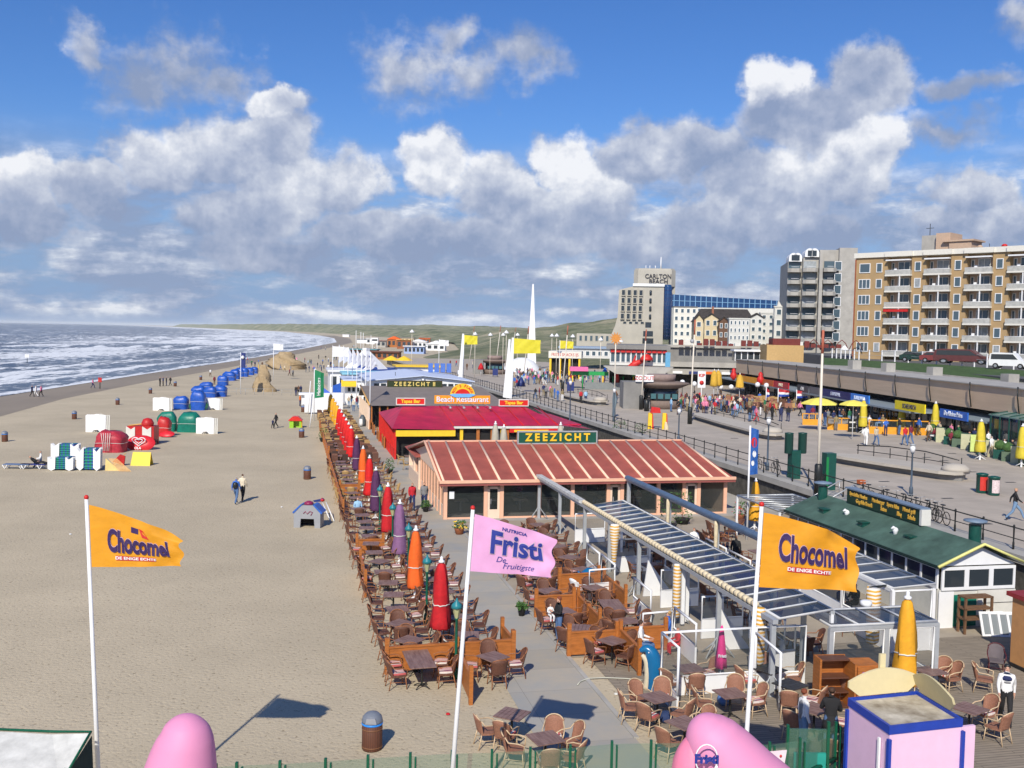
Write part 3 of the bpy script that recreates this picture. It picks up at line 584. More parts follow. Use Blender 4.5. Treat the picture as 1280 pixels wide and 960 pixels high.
# ---- concrete terraces between the hotel and the shops
def block(name, label, px0, px1, Y, ytop, ybot, D, mt, ang=-.1, cat='building', th=True):
    O = P(px0, ybot, Y); z0 = O.z; O.z = 0; dx = (px1-px0)*Y/1250.; zt = lz(ytop, Y, px0)
    if th: v_ = thing(name, label, cat, O, ang)
    m_ = MB(); m_.box(0, dx, 0, D, z0, zt); return v_, m_, dx, z0, zt
v_, m_, dx, z0, zt = block('terrace_block', 'stepped grey concrete terrace block in front of the seafront villas', 833, 936, 190, 434, 460, 40, concrete_d)
m_.build('wall', concrete_d, v_)
MB().box(-.5, dx, -2, .0, lz(459, 190), lz(453, 190)).build('lower_parapet', concrete, v_)
MB().box(-.5, dx+1, -3.2, .0, lz(468, 190), lz(461.5, 190)).build('lower_parapet', concrete, v_)
MB().box(-1, dx+3, -.5, 2, zt, zt+.5).build('coping', concrete, v_)
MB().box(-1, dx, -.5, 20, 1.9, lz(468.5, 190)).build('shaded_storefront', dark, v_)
rnd = random.Random(5)
for k in range(26): MB().box(2+k*1.15, 2.9+k*1.15, -2.5, -2.2, zt+.5, zt+.9+rnd.random()*.9).build('terrace_screen', mat('dark_red_screen', (.16, .03, .025), .8) if rnd.random() < .75 else offwhite, v_)
for k in range(5): x = 1+k*3.0; MB().box(x, x+1.8, -3.4, -3.22, lz(467, 190), lz(464, 190)).build('shop_sign', [white, navy, orange, white, red][k], v_)
v_, m_, dx, z0, zt = block('seafront_cafe', 'two storey white seafront cafe with red window awnings above dark arcade', 762, 832, 168, 436, 456, 22, whiter)
m_.build('wall', whiter, v_)
MB().box(-.6, dx+.6, -.8, 22.5, zt, zt+.7).build('roof', concrete_d, v_)
for k in range(11):
    x = .5+k*.86; f = window(v_, x, (z0+zt)/2+.1, .7, 1.9, fr=white, fw=.06)
    MB().xz([(x-.36, zt-.1), (x+.36, zt-.1), (x+.36, zt-.55), (x-.36, zt-.55)], -.45, -.15).build('awning', red, f)
MB().lathe([(1.1, 0), (1.05, .35), (.7, .8), (.2, 1.05)], (6.1, -.6, z0+.9), 12).build('round_awning', red, v_)
MB().xz([(-1, z0-.1), (dx+1, z0-.1), (dx-1, z0-1.6), (1, z0-1.3)], -4.5, 0).build('canopy', concrete, v_)
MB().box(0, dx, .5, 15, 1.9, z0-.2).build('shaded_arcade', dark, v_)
MB().box(dx-.2, dx+.6, -1, -.4, z0-.6, zt-.4).build('banner', mat('pale_blue_banner', (.12, .35, .55), .6), v_)
v_, m_, dx, z0, zt = block('fast_food_pavilion', 'low cream pavilion with a fascia of red letters beyond the playground', 688, 724, 205, 446, 470, 8, creamr)
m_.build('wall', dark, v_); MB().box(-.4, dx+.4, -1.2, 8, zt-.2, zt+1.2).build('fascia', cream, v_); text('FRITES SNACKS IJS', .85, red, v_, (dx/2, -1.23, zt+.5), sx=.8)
for x in (0, dx/3, dx*.66, dx): MB().box(x-.2, x+.2, -1, -.6, 2, zt-.2).build('post', yel, v_)
v_, m_, dx, z0, zt = block('beach_pavilion', 'long low white pavilion with blue window band at the foot of the hill', 700, 770, 262, 435, 447, 12, whiter)
m_.build('wall', whiter, v_); MB().box(-.5, dx+.5, -.6, 12, zt, zt+.5).build('roof', mat('blue_grey_roof', (.25, .33, .45), .6), v_)
for k in range(9): window(v_, .8+k*1.6, (z0+zt)/2, 1.1, 1.3, fr=white)
v_, m_, dx, z0, zt = block('ochre_wall_block', 'ochre rendered stair block with dark terrace furniture on top', 958, 1003, 168, 431, 455, 8, tan)
m_.build('wall', mat('ochre_render', (.50, .33, .14), .85, .1), v_)
MB().box(1, dx-.5, .5, 5, zt, zt+1.1).build('dark_terrace_screen', mat('dark_red_screen', (.10, .02, .02), .8), v_)
# glass veranda next to it
v_, m_, dx, z0, zt = block('glass_veranda', 'white framed glass veranda at the end of the concrete terrace', 919, 957, 176, 437, 451, 5, white)
MB().box(0, dx, .3, 5, z0, zt-.3).build('wall', paneglass, v_); MB().box(-.3, dx+.2, -.4, 5.3, zt-.3, zt).build('roof', white, v_)
for k in range(6): MB().box(dx*k/5-.08, dx*k/5+.08, .1, .3, z0, zt-.3).build('post', white, v_)
# red stair pavilion
v_ = thing('red_terrace_frame', 'row of swooping red steel frames on a terrace in front of the concrete flats', 'pergola', P(1008, 437, 185))
for k in range(4):
    x = k*2.6; m_ = MB(); m_.tube([(x, 0, 0), (x+.6, 0, 1.3), (x+1.3, 0, 1.9), (x+2, 0, 1.3), (x+2.6, 0, 0)], .08, 5); m_.build('arched_frame', mat('dark_red_screen', (0, 0, 0)), v_)
for k in (0, 2): MB().lathe([(.9, 0), (.7, .3), (.1, .9)], (-1.3+k*2.6*1.6, 0, 0), 8).build('white_canopy', white, v_)
# ================================================================ SHOPS ALONG THE PROMENADE
S0 = Vector((36.9, 78, 0)); sv = Vector((-.05, 1, 0)).normalized()
angS = math.atan2(sv.x, -sv.y) ; angS = math.atan2(-sv.x, sv.y)   # local y runs away along the row, local x inland
shops = thing('shop_row', 'long row of beachfront shops under a tan upper wall with coloured fascia signs', 'building', (41.2, 50, 0), angS)
LS = 122
MB().box(3.4, 9, 0, LS, 5.1, 7.3).build('upper_wall', mat('tan_pink_cladding', (.60, .44, .30), .85, .08, .8, stretch=(1, .3, 4)), shops)
MB().box(3.2, 9, 0, LS, 7.3, 7.4).build('coping', concrete, shops)
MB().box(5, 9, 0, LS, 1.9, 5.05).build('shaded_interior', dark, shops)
MB().box(-.2, 4.9, 47, LS, 4.15, 4.32).build('canopy', mat('grey_blue_canopy', (.22, .27, .30), .5, .1), shops)
for k in range(16, 38): MB().box(1.0, 1.15, 3*k, 3*k+.15, 1.95, 4.15).build('post', black, shops)
for k in range(28):
    f = MB().box(4.88, 4.98, 4*k+.2, 4*k+3.8, 2.0, 4.1).build('shop_window', greym if k % 3 else dkgreen, shops)
    MB().box(4.82, 4.87, 4*k+.5, 4*k+3.5, 2.5, 3.9).build('pane', paneglass, f)
signs = [(36, 41, 'blue_sign', (.02, .12, .5), 'De Kleine Prins', (.75, .8, .85)), (44, 50.5, 'yellow_sign', (.85, .68, .01), 'SCHELVISCH', (.05, .05, .1)), (57, 62, 'sky_blue_sign', (.04, .22, .7), 'BOULEVARD', (.7, .8, .9)),
         (62.2, 71, 'navy_sign', (.01, .015, .12), 'STRANDHAL', (.5, .55, .7)), (72, 75.5, 'grey_sign', (.12, .12, .13), '', (1, 1, 1)), (76, 80, 'dark_framed_sign', (.05, .05, .06), 'CAFE', (.7, .7, .7)),
         (83.5, 90, 'red_sign', (.50, .02, .03), 'SNACK', (.8, .75, .6)), (90.2, 96, 'orange_sign', (.60, .13, .03), '', (1, 1, 1)), (96.2, 109, 'amber_sign', (.75, .33, .02), '', (1, 1, 1))]
for a, b_, nm, c_, s_, tc_ in signs:
    f = MB().box(-.12, -.0, a, b_, 4.34, 5.2 if nm != 'blue_sign' else 5.1).build('fascia_sign', mat(nm, c_, .5, .06), shops)
    if s_: o = text(s_, .62, mat(nm+'_lettering', tc_, .6), f, (-.14, (a+b_)/2, 4.76), ext=.02, rz=-90, sx=.85)
for k in (95.5, 110): MB().lathe([(.1, 0), (.5, .4), (.55, .9), (.3, 1.3), (.35, 1.6), (.1, 1.9)], (-.3, k, 4.3), 8).build('red_figure_board', red, shops)
for k in range(15): MB().tube([(3.3, 8*k+2, 5.2), (3.1, 8*k+2, 6.6), (3.1, 8*k+2, 7.5)], .06, 4).build('bracket', black, shops)
# glass cafes in front of the shops
gc = thing('glass_cafe', 'glass fronted cafe with sloping green framed roof at the end of the shop row', 'cafe', (41.7, 75.5, ZB), .03)
MB().add([(0, -6, 3.0), (0, 11, 3.0), (5, 11, 3.9), (5, -6, 3.9), (0, -6, 2.9), (0, 11, 2.9), (5, 11, 3.8), (5, -6, 3.8)], [(0, 1, 2, 3), (7, 6, 5, 4), (0, 4, 5, 1), (1, 5, 6, 2)]).build('roof', mat('pale_green_glazing', (.16, .26, .24), .2, .1), gc)
for k in range(12): MB().box(-.06, 0.02, -6+k*1.5, -5.9+k*1.5, 0, 2.9).build('post', dkgreen, gc)
MB().box(.1, .18, -6, 11, .0, 2.9).build('glass_front', paneglass, gc)
m_ = MB()
for k in range(12): m_.add([(0, -6+k*1.5, 3.02), (0, -5.92+k*1.5, 3.02), (5, -5.92+k*1.5, 3.92), (5, -6+k*1.5, 3.92), (0, -6+k*1.5, 3.08), (0, -5.92+k*1.5, 3.08), (5, -5.92+k*1.5, 3.98), (5, -6+k*1.5, 3.98)], [(4, 5, 6, 7), (0, 4, 7, 3), (1, 2, 6, 5), (0, 1, 5, 4)])
m_.build('glazing_bar', dkgreen, gc)
gc2 = thing('awning_cafe', 'cafe under a grey blue retractable awning below the tan upper wall', 'cafe', (41.4, 87, ZB), .03)
m_ = MB(); m_.add([(0, 0, 2.2), (0, 10, 2.2), (4, 10, 2.7), (4, 0, 2.7), (0, 0, 2.1), (0, 10, 2.1), (4, 10, 2.6), (4, 0, 2.6)], [(0, 1, 2, 3), (7, 6, 5, 4), (0, 4, 5, 1), (1, 5, 6, 2), (0, 3, 7, 4)]); m_.build('awning', mat('grey_blue_canopy', (0, 0, 0)), gc2)
for k in range(3): MB().box(.1, .2, .1+k*2.4, .2+k*2.4, 0, 2.1).build('post', black, gc2)
# grass bank, low piers and street railing above the shops
bank = thing('bank', 'x', 'x'); bpy.data.objects.remove(bank)
E0 = P(1040, 452, 150); 
def lineup(pxs, Y0, Y1):
    out = []
    for px, py in pxs:
        t_ = (px-pxs[0][0])/(pxs[-1][0]-pxs[0][0]); out.append(P(px, py, 1/((1-t_)/Y0+t_/Y1)))
    return out
top = lineup([(1030, 447), (1075, 450), (1180, 456), (1280, 463), (1400, 470)], 150, 104); bot = lineup([(1030, 456), (1075, 458), (1180, 468), (1280, 478), (1400, 487)], 138, 88)
m_ = MB(); n = len(top); m_.add([tuple(p) for p in top]+[tuple(p) for p in bot], [(i, i+1, n+i+1, n+i) for i in range(n-1)])
tag(m_.build('grass_bank', lawn), kind='structure')
m_ = MB(); m_.add([tuple(p) for p in bot]+[(p.x-.5, p.y-2, p.z-4) for p in bot], [(i, i+1, n+i+1, n+i) for i in range(n-1)]); struct(fixn(m_.build('bank_base', concrete)))
for i, (px, py) in enumerate(((1068, 460), (1110, 464), (1168, 470), (1262, 480))):
    a = P(px, py, 1/((1-(px-1030)/370)/135+((px-1030)/370)/86)); o = MB().box(-.6, .6, -.6, .6, -2.5, 1.0).build('concrete_pier', concrete, None, a, .2); tag(o, ['low concrete pier at the far end of the grass bank', 'concrete pier between the first two grass panels', 'concrete pier in the middle of the grass bank', 'concrete pier at the pier-side end of the grass bank'][i], 'pier')
sr = thing('street_railing', 'white post railing along the street below the tan apartments', 'railing', (0, 0, 0)); ptsr = lineup([(1040, 447.5), (1075, 449.5), (1180, 454), (1280, 460), (1400, 466)], 152, 108)
m_ = MB(); m_.tube([p+Vector((0, 0, 1.3)) for p in ptsr], .04, 4); m_.tube([p+Vector((0, 0, .7)) for p in ptsr], .03, 4); m_.build('handrail', greym, sr)
for k in range(26):
    t_ = k/25*(len(ptsr)-1.001); i = int(t_); p_ = ptsr[i].lerp(ptsr[i+1], t_-i); MB().box(p_.x-.07, p_.x+.07, p_.y-.07, p_.y+.07, p_.z-.4, p_.z+1.45).build('post', white, sr)
# cars on the upper street
def make_car(label, paint, loc, rot, van=False):
    c = thing('parked_car', label, 'car', loc, rot, 'cars parked on the upper street')
    if van: pr = [(-2.1, .35), (-2.15, .9), (-2.0, 1.75), (-1.6, 1.9), (.6, 1.85), (1.2, 1.1), (2.1, .95), (2.15, .35)]
    else: pr = [(-2.1, .35), (-2.15, .9), (-1.8, 1.0), (-1.2, 1.42), (.3, 1.45), (1.0, 1.0), (2.0, .85), (2.15, .35)]
    MB().xz(pr, -.85, .85).build('body', paint, c)
    wd = [(-1.6, 1.02), (-1.15, 1.36), (.25, 1.38), (.85, 1.02)] if not van else [(-1.9, 1.1), (-1.85, 1.7), (.5, 1.72), (1.05, 1.12)]
    MB().xz(wd, -.87, .87).build('side_window', paneglass, c)
    for x in (-1.35, 1.35):
        for y in (-.8, .8): w_ = MB().cyl((x, y-.1, .33), (x, y+.1, .33), .33, n=12).build('wheel', dark, c); MB().cyl((x, y-.12, .33), (x, y+.12, .33), .18, n=8).build('rim', steel, w_)
    return c
make_car('long dark red minibus parked on the street under the second balcony bay', mat('dark_red_car', (.12, .04, .04), .3), P(1205, 455, 128), angA+.1, True).scale = (1.7, 1, 1)
make_car('red hatchback parked beside the dark red minibus', mat('red_car', (.22, .05, .05), .3), P(1172, 453.5, 133), angA+.1)
make_car('dark green car parked behind the white street railing', mat('green_car', (.02, .05, .04), .3), P(1146, 452.5, 137), angA+.1)
make_car('white van parked at the end of the street railing', white, P(1262, 461, 118), angA+.1, True)
# ---- white obelisk
ob = P(664, 470, 250); ob.z = 2
o = thing('white_obelisk', 'slender white needle monument rising above the promenade crowd', 'monument', ob)
zt = P(667, 355, 250).z-2
MB().cyl((0, 0, 0), (0, 0, zt), 1.7, .25, 4, sm=False).build('shaft', white, o); MB().lathe([(2.6, 0), (2.4, 1.0), (1.6, 1.6)], (0, 0, 0), 8, sm=False).build('plinth', concrete, o)
o = thing('white_dome_tent', 'bulging white fabric tent at the foot of the white needle', 'tent', P(652, 464, 236))
MB().lathe([(4.6, 0), (4.8, 1.0), (4.2, 2.6), (2.8, 4.2), (1.0, 5.0)], (0, 0, -1.8), 12, star=lambda i, z: 1+.05*(i % 2)).build('canopy', white, o)
# ================================================================ BEACH RESTAURANTS
peach = mat('peach_paint', (.80, .46, .31), .55, .06); peachl = mat('pale_peach_paint', (.78, .60, .46), .6, .06)
roofred = mat('faded_red_roof_sheet', (.34, .085, .062), .75, .22, .7, bump=.1, bsc=30)
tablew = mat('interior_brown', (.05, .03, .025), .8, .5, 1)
def signboard(parent, x, y, z, w_, h_, s_, bg_, fg, size, frame=None, bold=.02, sx=1., ext=.03):
    b_ = MB().box(x-w_/2, x+w_/2, y-.08, y+.08, z, z+h_).build('sign_board', bg_, parent)
    if frame:
        m_ = MB(); m_.box(x-w_/2-.08, x+w_/2+.08, y-.11, y+.11, z-.08, z); m_.box(x-w_/2-.08, x+w_/2+.08, y-.11, y+.11, z+h_, z+h_+.08); m_.box(x-w_/2-.08, x-w_/2, y-.11, y+.11, z, z+h_); m_.box(x+w_/2, x+w_/2+.08, y-.11, y+.11, z, z+h_); m_.build('sign_frame', frame, b_)
    if s_: text(s_, size, fg, b_, (x, y-.1, z+h_/2), ext=ext, bold=bold, sx=sx)
    return b_
# ---- red sheeted restaurant nearest the pier
zc = thing('seaside_restaurant', 'peach framed restaurant with ribbed dull red roof and green name board on its ridge', 'restaurant', W(9.0, 58.8), PHI)
WZ, DZ = 18.3, 15.5; ez = 2.45; rz_ = 3.95; rv = 6.6
m_ = MB(); m_.box(.2, WZ-.2, .25, DZ, 2.25, 2.42); m_.box(WZ-.3, WZ-.1, .2, DZ, 0, 2.25); m_.box(.2, WZ-.3, DZ-.2, DZ, 0, 2.25); m_.build('wall', peachl, zc)
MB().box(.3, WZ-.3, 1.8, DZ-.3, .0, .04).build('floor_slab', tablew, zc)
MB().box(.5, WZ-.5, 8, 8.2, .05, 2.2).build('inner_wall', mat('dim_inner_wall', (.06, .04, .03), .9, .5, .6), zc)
m_ = MB(); ov = .45
m_.add([(-.3, -ov, ez-.1), (WZ+.2, -ov, ez-.1), (WZ-.6, rv, rz_), (-.3, rv, rz_), (-.3, DZ+.3, ez), (WZ-.6, DZ+.3, ez)], [(0, 1, 2, 3), (3, 2, 5, 4)]); m_.add([(-.3, -ov, ez-.2), (WZ+.2, -ov, ez-.2), (WZ-.6, rv, rz_-.1), (-.3, rv, rz_-.1), (-.3, DZ+.3, ez-.1), (WZ-.6, DZ+.3, ez-.1)], [(3, 2, 1, 0), (4, 5, 2, 3)])
rf = m_.build('roof', roofred, zc)
m_ = MB()
for k in range(17):
    x = -.1+k*(WZ-.1)/16; xt = min(x, WZ-.75)
    p0 = Vector((x, -ov-.02, ez-.07)); p1 = Vector((min(x, WZ-.65)-.0, rv, rz_+.03)); m_.tube([p0, p1], .085, 4)
    m_.tube([p1, Vector((p1.x, DZ+.3, ez+.03))], .085, 4)
m_.build('roof_rib', mat('cream_peach_rib', (.86, .60, .43), .55), rf)
m_ = MB(); m_.box(-.35, WZ+.25, -ov-.1, -ov+.05, ez-.2, ez-.02); m_.box(-.35, WZ-.6, rv-.1, rv+.1, rz_, rz_+.09); m_.tube([(-.33, -ov, ez-.06), (-.33, rv, rz_+.04), (-.33, DZ+.3, ez)], .09, 4); m_.build('fascia', peach, rf)
m_ = MB(); m_.box(-.35, WZ+.25, -ov-.04, -ov+.06, ez-.36, ez-.2); m_.build('gutter', mat('dull_red_gutter', (.28, .08, .07), .6), rf)
# glazed front, post by post
posts = [0.1, 2.55, 3.55, 5.9, 8.0, 10.3, 11.2, 13.6, 15.3, 16.3, 18.1]
for x in posts: MB().box(x-.11, x+.11, 0, .22, 0, 2.25).build('front_post', peach, zc)
for i, (a, b_) in enumerate(zip(posts[:-1], posts[1:])):
    if i in (1, 5, 8):
        dr = MB().box(a+.12, b_-.12, .05, .12, 0, .55).box(a+.12, a+.26, .05, .12, .55, 1.95).box(b_-.26, b_-.12, .05, .12, .55, 1.95).box(a+.12, b_-.12, .05, .12, 1.8, 1.95).build('door', peachl, zc)
        MB().box(a+.26, b_-.26, .07, .10, .55, 1.8).build('pane', clearglass, dr); MB().box(a+.3, a+.34, .0, .05, .9, 1.2).build('handle', steel, dr)
        MB().box(a+.12, b_-.12, .07, .10, 1.97, 2.23).build('fanlight', paneglass, zc)
    else:
        MB().box(a+.12, b_-.12, .08, .11, .12, 2.22).build('front_window', glassm('dark_clear_glass', (.05, .06, .06), .35, .04), zc)
        MB().box(a+.12, b_-.12, .04, .16, .0, .11).build('sill', peach, zc)
for k in range(11):
    y = .3+k*1.35; MB().box(0, .2, y-.09, y+.09, 0, 2.3).build('side_post', peach, zc)
    if k < 10:
        f = MB().box(.05, .15, y+.1, y+1.25, 0, .75).build('side_panel', peachl, zc); MB().box(.08, .12, y+.1, y+1.25, .76, 2.25).build('pane', paneglass, f)
gb = MB().xz([(.0, ez-.1), (0, ez-.1)], 0, 0) if False else None
m_ = MB(); m_.add([(0, .2, 2.3), (0, DZ, 2.3), (0, rv, rz_-.12), (.12, .2, 2.3), (.12, DZ, 2.3), (.12, rv, rz_-.12)], [(0, 2, 1), (3, 4, 5), (0, 1, 4, 3), (0, 3, 5, 2), (1, 2, 5, 4)]); m_.build('gable', peachl, zc)
for x, c_ in ((4.9, 'purple'), (9.1, 'purple')):
    MB().lathe([(.05, 0), (.17, .02), (.15, .3), (.08, .34)], (x, 1.2, 1.45), 10).build('hanging_lamp', mat('magenta_shade', (.20, .03, .16), .6), zc)
# interior tables hinted behind the glass
for k in range(9): MB().box(1+k*1.9, 1.9+k*1.9, 2.2, 2.9, .7, .75).box(1.4+k*1.9, 1.5+k*1.9, 2.5, 2.6, .04, .7).build('inner_table', mat('pale_table_linen', (.5, .45, .4), .8), zc)
MB().box(.32, .62, -.02, -.0, 1.25, 1.7).build('paper_notice', white, zc)
signboard(zc, 8.6, rv-.5, rz_-.05, 5.4, .72, 'Z E E Z I C H T', mat('sign_green', (.008, .085, .055), .5), yel, .70, frame=greym, bold=.026, sx=.98)
# annex gable behind the left wall
ax = thing('annex_porch', 'small peach porch with red hipped roof beside the path, behind the ribbed roof', 'annex', W(8.9, 70.2), PHI)
MB().box(.0, .4, 0, 6, 0, 1.0).box(0, .3, 0, .2, 1.0, 2.3).box(0, .3, 2.9, 3.1, 1, 2.3).box(0, .3, 5.8, 6, 1, 2.3).build('wall', peachl, ax)
m_ = MB(); m_.add([(-.3, -.3, 2.35), (2.4, -.3, 2.35), (2.4, 6.3, 2.35), (-.3, 6.3, 2.35), (1.3, 1.5, 3.1), (1.3, 4.5, 3.1)], [(0, 1, 4), (1, 2, 5, 4), (2, 3, 5), (3, 0, 4, 5), (3, 2, 1, 0)]); m_.build('roof', roofred, ax)
# ---- bright red restaurant with the sun sign
rd = thing('sun_sign_restaurant', 'bright crimson roofed beach restaurant with a rising sun board above its ridge', 'restaurant', W(8.9, 86.7), PHI)
crim = mat('crimson_roof_sheet', (.46, .012, .05), .5, .28, .6); crim2 = mat('scarlet_roof_sheet', (.55, .02, .02), .5, .1, .8); scar = mat('scarlet_paint', (.62, .02, .015), .5)
WD, DD, e2_, r2_, rv2 = 15.6, 17., 2.75, 4.1, 8.0
m_ = MB(); m_.add([(-.3, -.3, e2_), (5.2, -.6, e2_-.1), (5.2, rv2, r2_), (1.5, rv2, r2_), (0, DD, e2_), (5.2, DD, e2_)], [(0, 1, 2, 3), (3, 2, 5, 4), (0, 3, 4)]); m_.build('roof', crim, rd)
m_ = MB(); m_.add([(5.2, 1.0, e2_+.1), (15.4, 1.0, e2_+.1), (13.3, rv2, r2_), (5.2, rv2, r2_), (5.2, DD, e2_), (15.4, DD, e2_)], [(0, 1, 2, 3), (3, 2, 5, 4), (1, 5, 2)]); rr2 = m_.build('roof', crim, rd)
m_ = MB()
for k in range(7): x = 5.3+k*1.6; m_.tube([(x, 1.0, e2_+.13), (x-.25, rv2, r2_+.03)], .04, 4)
m_.build('roof_rib', scar, rr2)
MB().box(15.4, 18, 4, DD-1, 2.6, 2.7).add([(15.4, 1.5, 2.8), (18.5, 2.5, 2.4), (18.2, 9, 2.4), (14.2, rv2, r2_-.1)], [(0, 1, 2, 3)]).build('side_roof', crim, rd)
MB().box(0, 5.2, -.62, -.55, 2.1, 2.62).build('valance', yel, rd)
MB().box(5.3, 15.4, .9, 1.0, 2.62, 2.82).build('gutter', offwhite, rd)
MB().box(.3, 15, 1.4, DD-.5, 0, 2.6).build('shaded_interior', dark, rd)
for k in range(12): MB().box(-.05, .12, .1+k*1.4, .28+k*1.4, 0, 2.7).build('side_post', scar, rd)
for k in range(11): MB().box(0, .08, .3+k*1.4, 1.5+k*1.4, .0, .9).build('side_panel', scar, rd)
for k, x in enumerate((5.9, 7.4, 8.7, 9.6, 10.1, 11.1, 11.6, 12.6)):
    MB().box(x, x+.28, 1.1, 1.3, 0, 2.62).build('front_post', yel if k % 3 == 0 else orangewood, rd)
m_ = MB(); m_.box(10.4, 15.2, .9, 1.2, 0, 1.0); m_.box(12.6, 12.9, .9, 1.2, 1, 2.6); m_.box(15, 15.3, .9, 1.2, 1, 2.6); m_.box(10.4, 15.2, .9, 1.2, 2.25, 2.6); m_.build('bar_front', scar, rd)
MB().box(10.8, 14, .85, .88, 2.3, 2.5).build('menu_strip', yel, rd)
sb = signboard(rd, 7.2, rv2-.2, r2_+.25, 5.4, .78, 'Beach Restaurant', mat('orange_sign_face', (.85, .33, .02), .5), white, .72, bold=.012, sx=1.0)
text('Beach Restaurant', .72, mat('purple_lettering', (.22, .03, .25), .5), sb, (7.23, rv2-.285, r2_+.62), ext=.01, bold=.02)
pts = [(7.2+1.2*math.cos(R(a)), r2_+1.03+1.15*math.sin(R(a))) for a in range(0, 181, 15)]; sn = MB().xz(pts, rv2-.28, rv2-.12).build('sun_disc', yel, rd)
pts = [(7.2+.75*math.cos(R(a)), r2_+1.04+.62*math.sin(R(a))) for a in range(0, 181, 15)]; MB().xz(pts, rv2-.32, rv2-.27).build('sun_centre', scar, sn)
pts = [(5.9, r2_+1.1), (6.3, r2_+1.2), (8.1, r2_+1.2), (8.5, r2_+1.1), (7.9, r2_+.85), (6.5, r2_+.85)]; MB().xz(pts, rv2-.37, rv2-.33).build('sea_motif', mat('sign_sky_blue', (.15, .45, .8), .5), sn)
for k, ch in enumerate("ROY'S PLAGE"):
    a = 160-140*k/10; text(ch, .34, scar, sn, (7.2+.96*math.cos(R(a)), rv2-.30, r2_+1.03+.92*math.sin(R(a))), ext=.01, bold=.008, ry=-(a-90))
for x in (5.4, 6.7, 8.0, 9.2):
    MB().tube([(x, rv2-.3, r2_+.25), (x+.35, rv2-2.2, r2_+.1)], .04, 4).lathe([(.04, 0), (.16, -.1), (.16, -.16)], (x+.35, rv2-2.2, r2_+.1), 8).build('sign_lamp', steel, rd)
signboard(rd, 2.2, rv2-.4, r2_+.2, 2.6, .52, 'Tapas Bar', scar, yel, .45, frame=offwhite)
signboard(rd, 12.2, rv2-.4, r2_+.1, 2.8, .52, 'Tapas Bar', scar, yel, .45, frame=offwhite)
# ---- grey roofed restaurant
gz = thing('grey_roof_restaurant', 'restaurant with a plain grey roof and a gold lettered name board, behind the crimson roof', 'restaurant', W(8.6, 113.5), PHI)
grf = mat('grey_roof_felt', (.19, .165, .155), .9, .1, 1)
m_ = MB(); m_.add([(.3, -.3, 2.7), (16.2, -.3, 2.7), (14.5, 8.5, 4.45), (-.3, 8.5, 4.45), (0, 17, 2.7), (16, 17, 2.7)], [(0, 1, 2, 3), (3, 2, 5, 4), (1, 5, 2)]); m_.build('roof', grf, gz)
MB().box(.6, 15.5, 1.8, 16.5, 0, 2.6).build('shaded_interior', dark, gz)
for k in range(12): MB().box(0, .15, .1+k*1.4, .25+k*1.4, 0, 2.7).build('side_post', peachl, gz)
for k in range(11): MB().box(.02, .1, .3+k*1.4, 1.45+k*1.4, 0, .8).build('side_panel', peachl, gz)
MB().tube([(.1, -.25, 2.75), (-.35, 8.5, 4.5)], .1, 5).build('verge_board', palewood, gz)
for k in range(4): MB().box(.3+k*.9, .45+k*.9, .0, .15, 0, 2.6).build('front_post', orangewood, gz)
signboard(gz, 6.2, 8.1, 4.35, 6.6, .72, 'Z E E Z I C H T  II', mat('dark_olive_sign', (.03, .045, .015), .5), mat('gold_lettering', (.75, .58, .18), .5), .68, frame=mat('brown_sign_frame', (.08, .05, .02), .6), bold=.022, sx=.98)
# ---- white restaurant with low gable
wr = thing('white_gable_restaurant', 'wide white beach restaurant with low pale blue gable roof above dark windows', 'restaurant', W(9.5, 137), PHI)
pbl = mat('pale_blue_roof', (.55, .62, .78), .6, .05)
ww, dd, zz, za = 15.5, 22, 4.25, 5.0
MB().box(1.2, ww-.4, 0, dd, 0, zz).xz([(1.2, zz), (ww-.4, zz), (ww/2+.5, za-.1)], 0, .2).build('wall', white, wr)
m_ = MB(); m_.add([(.6, -.5, zz), (ww/2+.5, -.5, za), (ww, -.5, zz), (.6, dd, zz), (ww/2+.5, dd, za), (ww, dd, zz), (.6, -.5, zz+.12), (ww/2+.5, -.5, za+.12), (ww, -.5, zz+.12), (.6, dd, zz+.12), (ww/2+.5, dd, za+.12), (ww, dd, zz+.12)], [(6, 7, 10, 9), (7, 8, 11, 10), (0, 1, 7, 6), (1, 2, 8, 7), (2, 5, 11, 8), (0, 6, 9, 3)]); m_.build('roof', pbl, wr)
for k in range(14): MB().box(1.6+k*.93, 2.3+k*.93, -.06, -.0, 3.35, 3.95).build('window', paneglass, wr)
MB().lathe([(.3, 0), (.35, .25), (.3, .5), (.1, .6)], (ww/2+.5, -.7, zz-.1), 8).build('flood_lamp', steel, wr)
MB().tube([(5, 5, 4.2), (5, 5, 5.3)], .05, 4).build('antenna', black, wr)
m_ = MB(); 
for k in range(4): m_.box(11.2+k*.95, 11.9+k*.95, 16, 16.2, zz+.6, zz+2.0)
m_.build('blue_screen_panel', mat('blue_screen_fabric', (.08, .17, .5), .6), wr)
an = thing('white_wing', 'white wing of the pale blue roofed restaurant with small square windows and yellow canopy', 'building', W(6.9, 150), PHI)
MB().box(1.0, 4.0, 0, 12, 0, 3.6).build('wall', white, an); MB().box(.7, 4.2, -.3, 12.3, 3.6, 3.75).build('roof', pbl, an)
for k in range(4): MB().box(1.4+k*.65, 1.8+k*.65, -.05, 0, 2.0, 2.6).build('window', paneglass, an)
MB().add([(.4, -1.2, 2.9), (2.6, -1.2, 2.9), (2.6, 0, 3.7), (.4, 0, 3.7), (.4, -1.2, 2.8), (2.6, -1.2, 2.8), (2.6, 0, 3.6), (.4, 0, 3.6)], [(0, 1, 2, 3), (7, 6, 5, 4), (0, 4, 5, 1), (0, 3, 7, 4), (1, 5, 6, 2)]).build('canopy', yel, an)
